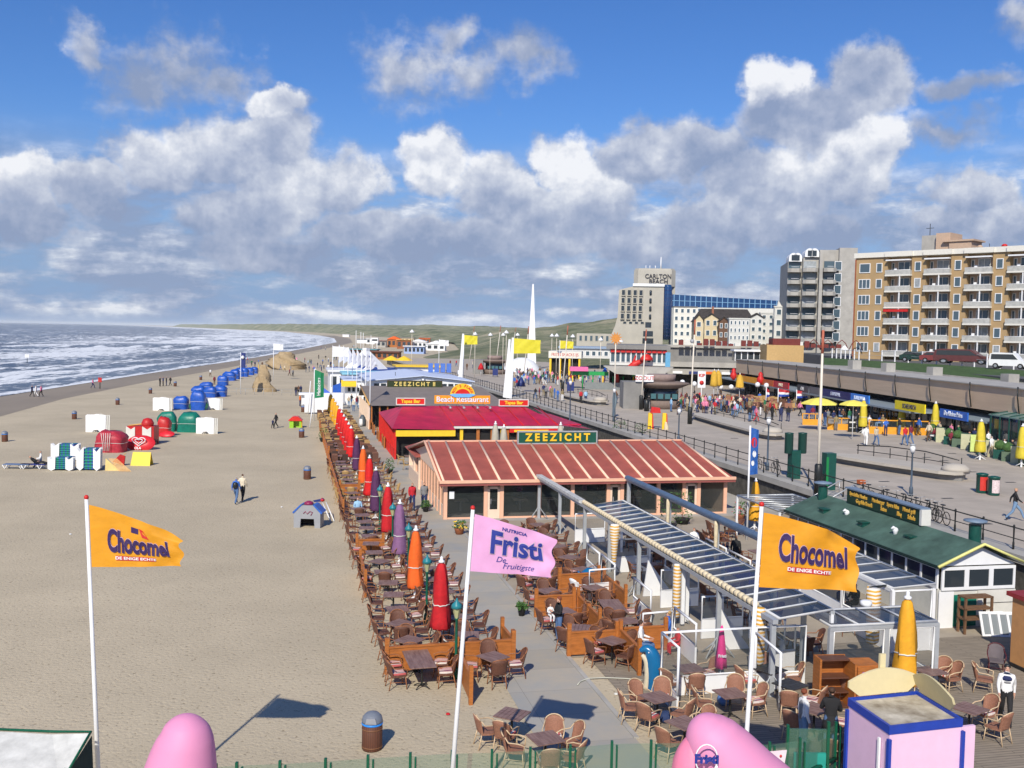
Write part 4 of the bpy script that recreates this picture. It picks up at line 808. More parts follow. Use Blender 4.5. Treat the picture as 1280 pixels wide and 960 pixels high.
def shed(label, U0, U1, V, D, z, roofm, wallm, roof='flat', h_=1.2, name='beach_pavilion', n_w=0):
    s_ = thing(name, label, 'pavilion', W(U0, V), PHI); w_ = U1-U0
    MB().box(0, w_, 0, D, 0, z).build('wall', wallm, s_)
    if roof == 'flat': MB().box(-.4, w_+.4, -.5, D+.4, z, z+.3).build('roof', roofm, s_)
    elif roof == 'pyr':
        m_ = MB(); m_.add([(-.5, -.5, z), (w_+.5, -.5, z), (w_+.5, D+.5, z), (-.5, D+.5, z), (w_*.44, D*.44, z+h_), (w_*.56, D*.44, z+h_), (w_*.56, D*.56, z+h_), (w_*.44, D*.56, z+h_)], [(0, 1, 5, 4), (1, 2, 6, 5), (2, 3, 7, 6), (3, 0, 4, 7), (4, 5, 6, 7), (3, 2, 1, 0)]); m_.build('roof', roofm, s_)
        MB().box(w_*.44, w_*.56, D*.44, D*.56, z+h_, z+h_+.7).build('lantern', white, s_)
    else:
        m_ = MB(); m_.xz([(-.4, z), (w_/2, z+h_), (w_+.4, z)], -.4, D+.4); m_.build('roof', roofm, s_)
    for k in range(n_w): MB().box(w_*(k+.2)/n_w, w_*(k+.8)/n_w, -.06, -.0, z*.35, z*.8).build('window', paneglass, s_)
    return s_
cyanr = mat('cyan_roof', (.25, .55, .68), .6, .06); navr = mat('deep_blue_roof', (.02, .06, .28), .6)
shed('flat white pavilion roof edge beyond the pale blue gable', 6.5, 12, 172, 10, 4.0, white, white, n_w=4)
shed('long cyan roofed pavilion behind the white restaurant', 8.5, 24, 164, 8, 3.9, cyanr, white, n_w=8)
shed('blue and white striped pyramid roofed pavilion', 8, 24, 186, 16, 3.4, navr, white, n_w=8)
p_ = thing('pyramid_tent', 'white pyramid tent with a dark blue front panel and square lantern top', 'tent', W(10.5, 190, 3.7), PHI)
MB().lathe([(4.2, 0), (.9, 3.2), (.7, 3.4), (.7, 4.0)], (3.6, 3.6, 0), 4, sm=False).build('canopy', white, p_)
m_ = MB(); m_.xz([(1.6, .1), (5.6, .1), (4.1, 2.6), (3.1, 2.6)], .2, .35); m_.build('blue_front', navr, p_)
shed('low yellow awning pavilion beside the pyramid tent', 20, 28, 192, 6, 4.2, yel, white)
brnroof = mat('rusty_brown_wall', (.28, .10, .04), .85, .3, .8)
rnd = random.Random(11)
far = [('teal roofed bar with orange timber front, beyond the pyramid tent', 372, 300, 441, 462, .0, cyanr, brnroof), ]
def farshed(px0, px1, Y, ytop, label, roofm, wallm, roof='flat', h_=1.5, z0=0., n_w=0, name='beach_pavilion'):
    Y = 14125/(Y-(402.7+.0192*px0)); O = P(px0, 440, Y); O.z = z0; s_ = thing(name, label, 'pavilion', O, -.05); w_ = (px1-px0)*Y/1250; z = P(px0, ytop, Y).z-z0; D = w_*.7
    MB().box(0, w_, 0, D, 0, z).build('wall', wallm, s_)
    if roof == 'flat': MB().box(-.5, w_+.5, -.8, D, z, z+.35).build('roof', roofm, s_)
    else: MB().xz([(-.5, z), (w_/2, z+h_), (w_+.5, z)], -.5, D).build('roof', roofm, s_)
    for k in range(n_w): MB().box(w_*(k+.2)/n_w, w_*(k+.8)/n_w, -.08, -.0, z*.3, z*.8).build('window', paneglass, s_)
    return s_
tealr = mat('teal_grey_roof', (.10, .26, .30), .7)
farshed(436, 470, 447, 437, 'long teal roofed bar with an orange timber front', tealr, brnroof, n_w=6)
farshed(443, 462, 450, 443, 'orange timber terrace bar below the teal roof', orangewood, brnroof, n_w=4)
farshed(464, 498, 449, 440, 'brown timber pavilion behind the pyramid tent', mat('brown_flat_roof', (.16, .07, .05), .8), brnroof, n_w=5)
farshed(484, 500, 434, 424, 'orange gabled pavilion on the far beach', orange, orangewood, 'gable', 2, n_w=3)
farshed(496, 514, 436, 425, 'tan pavilion with a brown roof on the far beach', palewood, brnroof, n_w=3)
farshed(500, 517, 430, 422, 'grey flat roofed pavilion near the dunes', concrete_d, creamr, n_w=3)
farshed(524, 537, 431, 423, 'bright orange pavilion at the foot of the dunes', orange, orangewood, n_w=3)
farshed(512, 533, 436, 427, 'white pavilion with a low gable at the foot of the dunes', white, white, 'gable', 1.5, n_w=4)
farshed(533, 556, 438, 430, 'long white tented pavilion below the grassy slope', white, white, 'gable', 2, n_w=3)
farshed(505, 530, 442, 433, 'white sheds with blue parasols on the far beach', white, mat('pale_blue_wall', (.3, .4, .65), .7), n_w=5)
farshed(428, 436, 421, 418, 'tiny white hut near the far shoreline', white, white)
farshed(458, 468, 430, 423, 'white lifeguard house with a lookout on the far beach', white, white, n_w=2)
farshed(446, 458, 429, 424, 'low blue grey boat shed on the far beach', mat('blue_grey_wall', (.2, .25, .3), .7), white)
farshed(470, 482, 434, 426, 'red and grey pavilion on the far beach', mat('grey_red_roof', (.25, .12, .1), .8), concrete, n_w=2)
lt = thing('lookout_tower', 'white lookout tower with a boxy cabin on the far beach', 'tower', P(465, 428, 560)); lt.location.z = 0
MB().box(-.3, 3.3, 0, 3, 3.5, 6.6).build('cabin', white, lt); [MB().box(x, x+.3, 0, .3, 0, 3.5).build('leg', white, lt) for x in (0, 2.7)]; MB().box(0, 3, -.05, 0, 4.8, 5.8).build('window', paneglass, lt); MB().tube([(-.6, 0, 0), (-.6, 0, 8)], .12, 4).build('mast', white, lt)
for i, (px, yt) in enumerate(((445, 413), (451, 415), (454, 416))):
    s_ = thing('beached_catamaran', ['catamaran with a tall bare mast drawn up on the far beach', 'catamaran with a grey hull beside the tallest mast', 'small catamaran next to the white lookout tower'][i], 'boat', P(px, 428, 430)); s_.location.z = 0
    MB().tube([(-2.5, 0, .3), (-2, 0, .4), (2, 0, .4), (2.6, 0, .6)], [.1, .35, .3, .08], 6).build('hull', white if i != 1 else navy, s_); MB().tube([(0, 0, .4), (0, 0, P(px, yt, 430).z)], .13, 4).build('mast', white, s_)
# yellow parasols on the far beach
for px, lab in ((489, 'open yellow parasol on the far beach, the one beside the orange gable'), (505, 'open yellow parasol on the far beach, larger and closer to the slope')):
    s_ = thing('open_parasol', lab, 'parasol', P(px, 452, 265)); s_.location.z = 0
    MB().lathe([(2.4, 3.2), (1.2, 3.9), (.1, 4.4)], (0, 0, 0), 8, sm=False).build('canopy', yel, s_); MB().tube([(0, 0, 0), (0, 0, 3.3)], .06, 4).build('pole', white, s_)
# wooden windbreak huts and white terrace pieces near the white restaurant
shed('white fenced terrace shelter between the path flags and the white restaurant', 4.0, 6.9, 148, .6, 1.5, white, white)
shed('low white terrace wall with a blue gable motif on the sand side', 1.5, 6.8, 142, .5, 2.0, white, white)
o = MB().xz([(0, 0), (2.2, 0), (2.2, .9), (1.1, 1.7), (0, .9)], -.1, 0).build('blue_gable_sign', mat('blue_gable_paint', (.08, .16, .6), .6), None, W(3.3, 141.8, 1.4), PHI); tag(o, 'white and blue house shaped sign panel on the low terrace wall', 'sign')
wb = MB().box(0, 5, 0, .15, .2, 2.6).build('windscreen_banner', white, None, W(1.8, 134), PHI); tag(wb, 'large white printed windscreen banner across the end of the beach terrace', 'banner')
# concrete amphitheatre shell seen near the far ramp
o = thing('round_ramp_wall', 'round tan concrete ramp drum by the sea wall steps', 'wall', W(30, 205)); MB().lathe([(3.8, 0), (3.8, 2.6), (3.4, 3.4), (.5, 3.5)], (-3, 0, 0), 16).build('drum', mat('tan_concrete', (.45, .36, .25), .85), o)
for (px, Y, lab) in ((560, 150, 'white slatted triangular windbreak nearer the crimson roof'), (533, 178, 'white slatted triangular windbreak nearer the dunes')):
    s_ = thing('slatted_windbreak', lab, 'windbreak', P(px+10, 480, Y), PHI); s_.location.z = 0
    m_ = MB(); m_.xz([(-4, 2.2), (.2, 3.6), (.2, 2.4), (-4, 1.4)], 0, .1); m_.build('sloping_panel', pbl, s_); m_ = MB()
    for k in range(6): m_.box(.25, .5, -.1+k*.01, .12, .3+k*.9, .9+k*.9)
    m_.build('slatted_post', white, s_)
# ================================================================ GREEN CABIN, GLASS PERGOLAS
gcab = thing('green_roof_cabin', 'long white framed cabin with a mossy green pitched roof against the sea wall', 'cabin', W(24.9, 34.2), PHI)
CW, CL, ce, cz = 3.4, 12.2, 2.62, 3.35
greenroof = mat('green_roof_felt', (.06, .115, .09), .85, .4, .9, bump=.2, bsc=20)
m_ = MB(); m_.add([(-.25, -.3, ce-.08), (CW/2, -.3, cz), (CW+.3, -.3, ce-.08), (-.25, CL, ce-.08), (CW/2, CL, cz), (CW+.3, CL, ce-.08)], [(0, 1, 4, 3), (1, 2, 5, 4)]); m_.add([(-.25, -.3, ce-.18), (CW/2, -.3, cz-.1), (CW+.3, -.3, ce-.18), (-.25, CL, ce-.18), (CW/2, CL, cz-.1), (CW+.3, CL, ce-.18)], [(3, 4, 1, 0), (4, 5, 2, 1)])
rf = m_.build('roof', greenroof, gcab)
m_ = MB(); m_.tube([(-.3, -.32, ce-.12), (CW/2, -.32, cz+.0), (CW+.35, -.32, ce-.12)], .07, 4); m_.build('barge_board', mat('pale_yellow_paint', (.75, .72, .25), .5), rf)
MB().box(-.3, -.2, -.3, CL, ce-.2, ce-.08).build('eave_board', mat('black_green_board', (.01, .03, .025), .6), rf)
m_ = MB(); m_.xz([(.05, ce-.15), (CW-.05, ce-.15), (CW/2, cz-.12)], -.05, .05); m_.build('gable', white, gcab)
m_ = MB(); m_.box(-.02, .05, .06, CL, 0, 1.55); m_.box(0, CW, -.02, .05, 0, 1.5); m_.box(CW-.05, CW, .05, CL, 0, ce-.2); m_.build('wall', offwhite, gcab)
MB().box(CW*.5, CW, -.08, -.03, .95, 1.75-.3).build('cupboard_front', offwhite, gcab); MB().box(-.05, .6, -.09, -.05, .0, 1.45).build('white_door', white, gcab)
MB().box(.65, CW*.5-.05, -.07, -.03, .05, 1.3).build('green_panel', greent, gcab); MB().box(0, CW, .2, CL-.2, 0, .05).build('floor_slab', dark, gcab)
for k in range(12):
    y = .05+k*1.0; f = MB().box(-.08, 0, y, y+.1, 1.55, ce-.2).box(-.08, 0, y+.1, y+1.0, 1.55, 1.65).box(-.08, 0, y+.1, y+1.0, ce-.3, ce-.2).build('side_window', white, gcab); MB().box(-.05, -.02, y+.1, y+1.0, 1.65, ce-.3).build('pane', paneglass, f)
for k in range(3):
    x = .05+k*(CW-.1)/3; w_ = (CW-.1)/3; f = MB().box(x, x+.1, -.1, -.02, 1.5, ce-.2).box(x+w_-.1, x+w_, -.1, -.02, 1.5, ce-.2).box(x+.1, x+w_-.1, -.1, -.02, 1.5, 1.62).box(x+.1, x+w_-.1, -.1, -.02, ce-.32, ce-.2).build('front_window', white, gcab); MB().box(x+.1, x+w_-.1, -.07, -.03, 1.62, ce-.32).build('pane', paneglass, f)
def chimney(x, y):
    z = cz-.25; c = MB().cyl((x, y, z-.2), (x, y, z+.75), .24, n=14).build('chimney', dkgreen, rf); MB().lathe([(.25, 0), (.46, .05), (.46, .1), (.1, .16)], (x, y, z+.82), 12).build('chimney_cap', mat('blue_grey_metal', (.16, .22, .30), .4), c)
chimney(2.35, 1.1); chimney(1.4, 11.4)
for (x, y) in ((.5, 9.6), (.5, 6.2), (.75, 3.0)): MB().box(x-.15, x+.15, y-.15, y+.25, 2.75, 2.98).box(x-.2, x+.2, y-.2, y+.3, 2.98, 3.03).build('roof_vent', dkgreen, rf)
for (x, y) in ((.85, 8.2), (.65, 4.0)): MB().lathe([(.06, -.2), (.1, 0), (.13, .08), (.1, .16), (.03, .2)], (x, y, 3.0), 8).tube([(x, y, 3.12), (x-.12, y-.02, 3.2), (x-.2, y, 3.14)], [.07, .07, .04], 6).build('white_cowl', white, rf)
sg = MB().box(1.55, 1.9, 3.6, 9.4, cz+.0, cz+.68).build('sign_box', mat('dark_green_sign', (.006, .035, .02), .5), gcab)
MB().box(1.48, 1.97, 3.5, 9.5, cz+.68, cz+.74).build('sign_cap', mat('blue_grey_metal', (0, 0, 0)), sg); MB().box(1.5, 1.95, 3.42, 3.58, cz, cz+.68).build('sign_end', offwhite, sg)
gold = mat('gold_sign_lettering', (.72, .42, .06), .5)
for (s_, y, z) in (('Specialite Moules', 8.4, .48), ('Gegrilde Kreeft', 7.9, .2), ('Hamburger', 6.75, .48), ('Satee', 6.3, .2), ('Spare Ribs', 5.6, .48), ('Bbq', 5.1, .2), ('Mixed grill', 4.4, .48), ('Salade', 4.2, .2)):
    text(s_, .27, gold, sg, (1.54, y, cz+z), rz=-90, ext=.01, bold=.006, sx=.8)
# ---- things leaning at the cabin front
def fl(x, y, z): return gcab.matrix_basis @ Vector((x, y, z))
fr = thing('wooden_shelf_frame', 'empty brown wooden shelf frame standing at the front of the green roofed cabin', 'shelf', W(25.35, 33.2), PHI)
m_ = MB(); [m_.box(x, x+.08, y, y+.08, 0, 1.45) for x in (0, 1.15) for y in (0, .4)]; m_.build('upright', mat('weathered_brown_wood', (.16, .085, .045), .8, .3), fr)
for z in (.55, .95, 1.4): MB().box(0, 1.23, 0, .48, z, z+.06).build('shelf', mat('weathered_brown_wood', (0, 0, 0)), fr)
for i in range(4):
    q = thing('leaning_window_frame', ['white framed window pane leaning outermost against the cabin', 'second white window frame in the leaning set', 'third white window frame in the leaning set', 'white board leaning innermost beside the wooden shelf'][i], 'window frame', W(26.9-.32*i, 32.6+.1*i), PHI-.15, 'spare window frames leaning on the cabin')
    m_ = MB(); a, b_ = .95, .95; T = Matrix.Rotation(R(-22), 4, 'X')
    for (x0, x1, z0, z1) in ((0, a, 0, .09), (0, a, b_-.09, b_), (0, .09, .09, b_-.09), (a-.09, a, .09, b_-.09)): m_.box(x0, x1, 0, .05, z0, z1, M=T)
    m_.build('frame', white, q); MB().box(.09, a-.09, .015, .035, .09, b_-.09, M=T).build('pane', glassm('grey_sheet_glass', (.25, .28, .30), .9, .1), q)
# ---- glass roofed pergolas
def glassroof(t, x0, x1, y0, y1, z0, z1, n, along='y', fr_=mat('weathered_white_bar', (.55, .56, .57), .5), gl=smokeglass):
    """a sloped run of panes with bars; z0 at x0, z1 at x1"""
    m_ = MB(); m_.add([(x0, y0, z0), (x1, y0, z1), (x1, y1, z1), (x0, y1, z0)], [(0, 1, 2, 3)]); gl_ = m_.build('glass_roof', gl, t)
    m_ = MB(); m_.tube([(x0, y0, z0), (x1, y0, z1), (x1, y1, z1), (x0, y1, z0)], .055, 4, closed=True)
    for k in range(1, n):
        if along == 'y': y = y0+(y1-y0)*k/n; m_.tube([(x0, y, z0+.02), (x1, y, z1+.02)], .038, 4)
        else: x = x0+(x1-x0)*k/n; zz_ = z0+(z1-z0)*k/n; m_.tube([(x, y0, zz_+.02), (x, y1, zz_+.02)], .038, 4)
    m_.build('roof_bar', fr_, gl_); return gl_
def screen(t, p0, p1, h_=1.85, low=.62, name='glass_screen', lowm=white, fr_=white, slope=None):
    """glazed windscreen panel between two floor points: white lower board, clear pane, frame"""
    p0 = Vector(p0); p1 = Vector(p1); d = (p1-p0).normalized(); nrm = Vector((-d.y, d.x, 0))*.035; h1 = slope if slope else h_
    def slab(a, b_, za0, za1, zb0, zb1, mt, nm, par, k=1.):
        nn = nrm*k; vs = [a-nn+Vector((0, 0, za0)), b_-nn+Vector((0, 0, zb0)), b_-nn+Vector((0, 0, zb1)), a-nn+Vector((0, 0, za1)), a+nn+Vector((0, 0, za0)), b_+nn+Vector((0, 0, zb0)), b_+nn+Vector((0, 0, zb1)), a+nn+Vector((0, 0, za1))]
        return MB().add(vs, [(0, 1, 2, 3), (7, 6, 5, 4), (0, 4, 5, 1), (3, 2, 6, 7), (0, 3, 7, 4), (1, 5, 6, 2)]).build(nm, mt, par)
    s_ = slab(p0, p1, .03, low, .03, low, lowm, name, t)
    m_ = MB(); m_.tube([p0+Vector((0, 0, low)), p0+Vector((0, 0, h_)), p1+Vector((0, 0, h1)), p1+Vector((0, 0, low))], .05, 4, closed=True); m_.build('frame', fr_, s_)
    slab(p0+d*.04, p1-d*.04, low+.04, h_-.04, low+.04, h1-.04, clearglass, 'pane', s_, .15); return s_
# long central pergola
pg = thing('glass_pergola', 'long central pergola with a narrow glazed roof and grey steel posts across the terrace', 'pergola', W(14.8, 28.3), PHI)
glassroof(pg, .2, 2.0, 0, 20.5, 2.5, 2.72, 23)
m_ = MB(); m_.box(-.08, .1, -.1, 30.5, 2.36, 2.5); m_.box(1.95, 2.1, 0, 20.5, 2.55, 2.68); m_.build('main_beam', greym, pg)
m_ = MB(); m_.tube([(.08, 14.5, 2.62), (.08, 2.0, 2.62)], [.11, .11], 8)
aw = stripes('cream_ochre_awning', (.72, .66, .50), (.55, .30, .06), 9, 'Y', .62)
rw = MB()
for k in range(60): y = 1.2+k*.33; rw.lathe([(.10, -.13), (.135, -.05), (.135, .05), (.10, .13)], (0, 0, 0), 8) if False else rw.tube([(.02, y, 2.60), (.02, y+.16, 2.62), (.02, y+.32, 2.60)], [.09, .125, .09], 7)
rw.build('rolled_awning', mat('cream_awning_cloth', (.66, .56, .38), .85, .25, 9, stretch=(1, 5, 1)), pg)
m_ = MB(); m_.box(-.14, .2, 21.2, 30.5, 2.5, 2.66); m_.build('awning_box', mat('grey_white_cloth', (.50, .50, .48), .8, .3, 4), pg)
for k, y in enumerate((0.05, 4.1, 8.2, 12.4, 16.5, 20.6, 25.5, 30.3)):
    m_ = MB(); m_.box(-.07, .09, y-.06, y+.06, 0, 2.36); m_.build('post', greym, pg)
    m_ = MB(); m_.tube([(-.55, y-.3, .02), (0, y, .75), (.5, y-.35, .02)], .035, 5); m_.tube([(-.4, y+.4, .02), (0, y, .6)], .03, 5); m_.build('foot_brace', greym, pg)
    if y < 21: MB().box(1.97, 2.07, y-.05, y+.05, 0, 2.58).build('post', white, pg)
ydrop = stripes('ochre_white_stripe', (.78, .74, .66), (.68, .36, .05), 7.5, 'Z', .5)
def hang(t, x, y, z0, z1, w0, w1, mt, name='hanging_awning'):
    m_ = MB(); n = 7; prof = []
    m_.lathe([(w0*.8, z0), (w0, z0-.2), ((w0+w1)/2, (z0+z1)/2), (w1, z1+.1), (w1*.6, z1)], (x, y, 0), 10, star=lambda i, z: 1+.22*(i % 2)); return m_.build(name, mt, t)
hang(pg, -.02, .9, 2.62, .75, .15, .15, ydrop); hang(pg, -.25, 15.0, 2.6, .75, .20, .09, ydrop); hang(pg, -.12, 7.7, 2.45, .35, .13, .13, ydrop)
for y, o_ in ((7.6, .05), (7.9, .35)): MB().box(o_, o_+.14, y, y+.1, .1, 2.35).build('post', white, pg)
# sloping white screens inside it
for k, y in enumerate((2.0, 6.0, 10.2, 16.3, 23.0)):
    screen(pg, (.2, y, 0), (1.9, y+.1, 0), 1.6, .75)
for k in (1, 4): screen(pg, (2.05, .2+k*2.9, 0), (2.05, 2.9+k*2.9, 0), 1.5, .7)
MB().xz([(.1, 0.03), (1.5, .03), (.3, 1.6)], 12.0, 12.08).build('sloping_board', white, pg); MB().xz([(.1, 0.03), (1.5, .03), (.3, 1.6)], 4.6, 4.68).build('sloping_board', white, pg)
# second pergola with the blue-grey cover
p2 = thing('covered_pergola', 'slim pergola topped by a blue grey rolled cover in front of the peach restaurant', 'pergola', W(20.2, 38.5), PHI)
m_ = MB(); bgc = mat('blue_grey_cover', (.09, .14, .22), .45, .2, 3)
pts = [(.12*math.cos(R(a))*1.6, .15*math.sin(R(a))*1.0) for a in range(0, 181, 20)]
m_.xz([(p_[0], 2.52+p_[1]) for p_ in pts]+[(-.19, 2.45), (.19, 2.45)], 0, 19.4); m_.build('rolled_cover', bgc, p2)
MB().box(-.08, .08, 0, 19.4, 2.32, 2.45).build('main_beam', greym, p2)
for y in (0.2, 6.2, 12.5, 19.2): MB().box(-.08, .08, y-.06, y+.06, 0, 2.32).box(.12, .2, y+.1, y+.18, 0, 2.32).build('post', greym, p2)
for y in (6.0, 12.3): hang(p2, -.12, y, 2.4, .5, .09, .07, mat('cream_awning_cloth', (0, 0, 0)))
for k in range(3): screen(p2, (.3, .5+k*2.6, 0), (.3, 2.9+k*2.6, 0), 1.1, .85, lowm=mat('purple_panel', (.10, .02, .28), .5))
# third pergola between the cabin and the box
p3 = thing('glass_roof_shelter', 'glazed lean-to shelter running along the front of the green roofed cabin', 'shelter', W(21.2, 31.7), PHI)
glassroof(p3, 0, 1.7, 0, 10.0, 2.36, 2.46, 9)
m_ = MB(); m_.box(-.06, .04, 0, 10, 2.22, 2.34); m_.build('main_beam', white, p3)
for x, y in ((0, 0), (1.65, 0), (0, 3.3), (0, 6.6), (0, 9.9), (1.65, 9.9)): MB().box(x-.06, x+.06, y-.06, y+.06, 0, 2.3).build('post', white, p3)
screen(p3, (.06, 0.02, 0), (1.6, .02, 0), 2.25, .9); screen(p3, (0, .1, 0), (0, 3.2, 0), 2.2, .9); screen(p3, (0, 3.4, 0), (0, 6.5, 0), 2.2, .9)
hang(p3, -.9, -.2, 2.45, .45, .22, .20, ydrop); hang(p3, -.7, .3, 2.4, .6, .14, .14, ydrop)
MB().tube([(-1.0, -.1, 2.45), (0, .4, 2.36)], .05, 5).build('awning_arm', black, p3)
# flat frame by the stairs
p4 = thing('bare_pergola_frame', 'bare grey slatted pergola frame below the metal stairs', 'pergola', W(24.6, 46.8), PHI)
m_ = MB(); m_.tube([(0, 0, 2.35), (3.4, 0, 2.35), (3.4, 5, 2.35), (0, 5, 2.35)], .06, 4, closed=True)
for k in range(1, 9): m_.tube([(0, k*.56, 2.37), (3.4, k*.56, 2.37)], .045, 4)
m_.build('roof_frame', steel, p4)
for x, y in ((0, 0), (3.4, 0), (0, 5), (3.4, 5)): MB().box(x-.05, x+.05, y-.05, y+.05, 0, 2.3).build('post', white, p4)
# glass box nearest the pier
bx = thing('glass_box_shelter', 'white framed glass box shelter with four dark roof panes beside the wooden bookcase', 'shelter', W(16.6, 28.0), PHI)
glassroof(bx, 0, 3.75, 0, 1.7, 2.28, 2.28, 4, along='x'); m_ = MB()
m_.build('gutter', greym, bx) if False else None
MB().box(-.06, 3.8, -.08, .04, 2.14, 2.24).build('gutter', greym, bx)
for x, y in ((0, 0), (1.95, 0), (3.75, 0), (0, 1.7), (3.75, 1.7)): MB().box(x-.07, x+.07, y-.07, y+.07, 0, 2.2).build('post', greym, bx)
screen(bx, (.1, -.02, 0), (1.85, -.02, 0), 2.12, .62); screen(bx, (2.05, -.02, 0), (3.65, -.02, 0), 2.12, .62); screen(bx, (3.75, .1, 0), (3.75, 1.6, 0), 2.1, .62)
MB().lathe([(.16, 0), (.2, .06), (.2, .16), (.12, .2)], (.25, 1.9, 2.3), 8).build('white_bracket', white, bx); MB().lathe([(.16, 0), (.2, .06), (.2, .16), (.12, .2)], (2.4, 1.9, 2.3), 8).build('white_bracket', white, bx)
# clear windscreen towards the path
ws = thing('corner_windscreen', 'white framed glass windscreen with an open side bay at the plank deck', 'windscreen', W(11.35, 28.9), PHI)
screen(ws, (0, 0, 0), (3.15, .05, 0), 2.05, .62); screen(ws, (3.2, .05, 0), (4.9, 0, 0), 2.05, .55)
screen(ws, (0, 0, 0), (-.05, -1.5, 0), 2.05, .62, slope=2.05); 
m_ = MB(); m_.tube([(3.18, .05, 0), (3.18, .05, 2.05)], .055, 5); m_.tube([(3.18, .05, 1.9), (3.2, -1.6, 1.75), (3.2, -1.6, 0)], .05, 5); m_.build('post', white, ws)
ws2 = thing('inner_windscreen', 'inner white boarded windscreen running back along the pergola', 'windscreen', W(13.6, 31.5), PHI)
for k in (0, 2, 4, 5): screen(ws2, (0, k*2.2, 0), (.05, 2.1+k*2.2, 0), 1.45, .7)
for k in (1, 4): screen(ws2, (0, k*2.2, 0), (-1.2, k*2.2-.2, 0), 1.3, .7)
# ---- bookcase
bc = thing('wooden_bookcase', 'varnished orange wooden bookcase with a purple printed side panel', 'bookcase', W(15.75, 27.1), PHI-.1)
MB().box(0, .06, 0, .5, 0, 1.55).box(.06, 1.0, .45, .5, 0, 1.55).build('back_panel', orangewood, bc)
MB().box(.95, 1.01, -.35, .45, 0, 1.5).build('side_panel', orangewood, bc)
for z in (.05, .5, .95, 1.5): MB().box(.06, .95, -.0, .45, z, z+.04).build('shelf', mat('dark_varnished_wood', (.12, .05, .03), .5), bc)
pp = MB().box(1.16, 1.6, -.415, -.403, .72, 1.28).build('purple_poster', mat('purple_poster', (.35, .12, .5), .6), bc)
for k in range(3): MB().box(1.2+k*.13, 1.29+k*.13, -.425, -.417, .8, 1.2).build('drink_glass_print', white, pp)
MB().box(1.02, 1.75, -.4, -.34, .0, 1.42).box(1.69, 1.75, -.34, .4, 0, 1.42).box(1.02, 1.75, -.34, .4, 1.42, 1.46).build('front_panel', orangewood, bc)
# ---- pink kiosk
k0 = g(1112, 905, 0); kc = [P(1060, 873, 26.0), P(1109, 906, 24.0), P(1204, 897, 23.2), P(1150, 868, 26.6)]
zt = 2.45
kc = [g(1060, 872, zt), g(1112, 908, zt), g(1204, 898, zt), g(1160, 866, zt)]
ko = Vector((kc[1].x, kc[1].y, 0)); ex = (kc[2]-kc[1]); ex.z = 0; kw = ex.length; ex.normalize(); ey = (kc[0]-kc[1]); ey.z = 0; kd_ = ey.length; ey.normalize()
kang = math.atan2(ex.y, ex.x); kio = thing('pink_drinks_kiosk', 'pale pink booth with a blue rim and two cream fan shaped boards on its roof', 'kiosk', ko, kang)
ey = Matrix.Rotation(-kang, 3, 'Z') @ ey
q = [Vector((0, 0, 0)), Vector((kw, 0, 0)), Vector((kw, 0, 0))+ey*kd_, ey*kd_]
pinkp = mat('pale_pink_paint', (.78, .52, .70), .5, .04); bluerim = mat('kiosk_blue_rim', (.015, .05, .36), .4)
cen = (q[0]+q[2])/2
def ring(qs, s_): return [cen+(p_-cen)*s_ for p_ in qs]
q2 = ring(q, .98); MB().prism([(p_.x, p_.y) for p_ in q2], 0, zt-.19).build('wall', pinkp, kio)
m_ = MB(); o_ = ring(q, 1.0); i_ = ring(q, .93)
for k in range(4):
    a, b_, c_, d_ = o_[k], o_[(k+1) % 4], i_[(k+1) % 4], i_[k]
    m_.prism([(a.x, a.y), (b_.x, b_.y), (c_.x, c_.y), (d_.x, d_.y)], zt-.2, zt)
m_.build('blue_rim', bluerim, kio)
MB().prism([(p_.x, p_.y) for p_ in ring(q, .94)], zt-.18, zt-.07).build('roof', mat('stained_cream_roof', (.50, .40, .27), .9, .6, 1.3, c2=(.66, .61, .50)), kio)
for p_, nm in ((o_[0], 'a'), (o_[1], 'b'), (o_[3], 'c')): MB().box(p_.x-.04, p_.x+.04, p_.y-.05, p_.y+.04, 0, zt-.3).build('corner_strip', bluerim, kio)
a, b_ = o_[3], o_[2]
def fan(p0, p1, h_, lift, lean=0.):
    d = (p1-p0); L_ = d.length; d.normalize(); nrm = Vector((-d.y, d.x, 0)); vs = []
    pts = [(0, .25)]+[(L_*(k/10), .25+h_*math.sin(math.pi*(.12+.76*k/10))) for k in range(11)]+[(L_, .25), (L_*.85, .02), (L_*.15, .02)]
    n_ = len(pts)
    for s_ in (-.03, .03):
        for (u_, v_) in pts: p_ = p0+d*u_+nrm*(s_+lean*v_); vs.append((p_.x, p_.y, zt+lift+v_))
    return MB().add(vs, [tuple(range(n_)), tuple(range(n_, 2*n_))[::-1]]+[(k, n_+k, n_+(k+1) % n_, (k+1) % n_) for k in range(n_)])
crm = mat('cream_board', (.72, .62, .36), .7, .05)
fb = fan(a, a.lerp(b_, 1.0), .42, .0); fixn(fb.build('fan_board', crm, kio)); MB().box(a.lerp(b_, .5).x-.08, a.lerp(b_, .5).x+.08, a.lerp(b_, .5).y+.05, a.lerp(b_, .5).y+.12, zt, zt+1.0).build('board_tip', crm, kio)
fixn(fan(o_[1].lerp(b_, .12), b_, .42, .0, .35).build('fan_board', mat('dull_cream_board', (.55, .48, .28), .7, .06), kio))
# door ajar on the left wall and a white post
pp_ = q[0].lerp(q[3], .18); MB().box(pp_.x-.05, pp_.x-.0, pp_.y, pp_.y+.06, .2, zt-.4).build('door_edge', white, kio)
r_ = MB().box(kw+.06, kw+.45, .1, .18, 0, zt-.25).build('side_board', pinkp, kio)
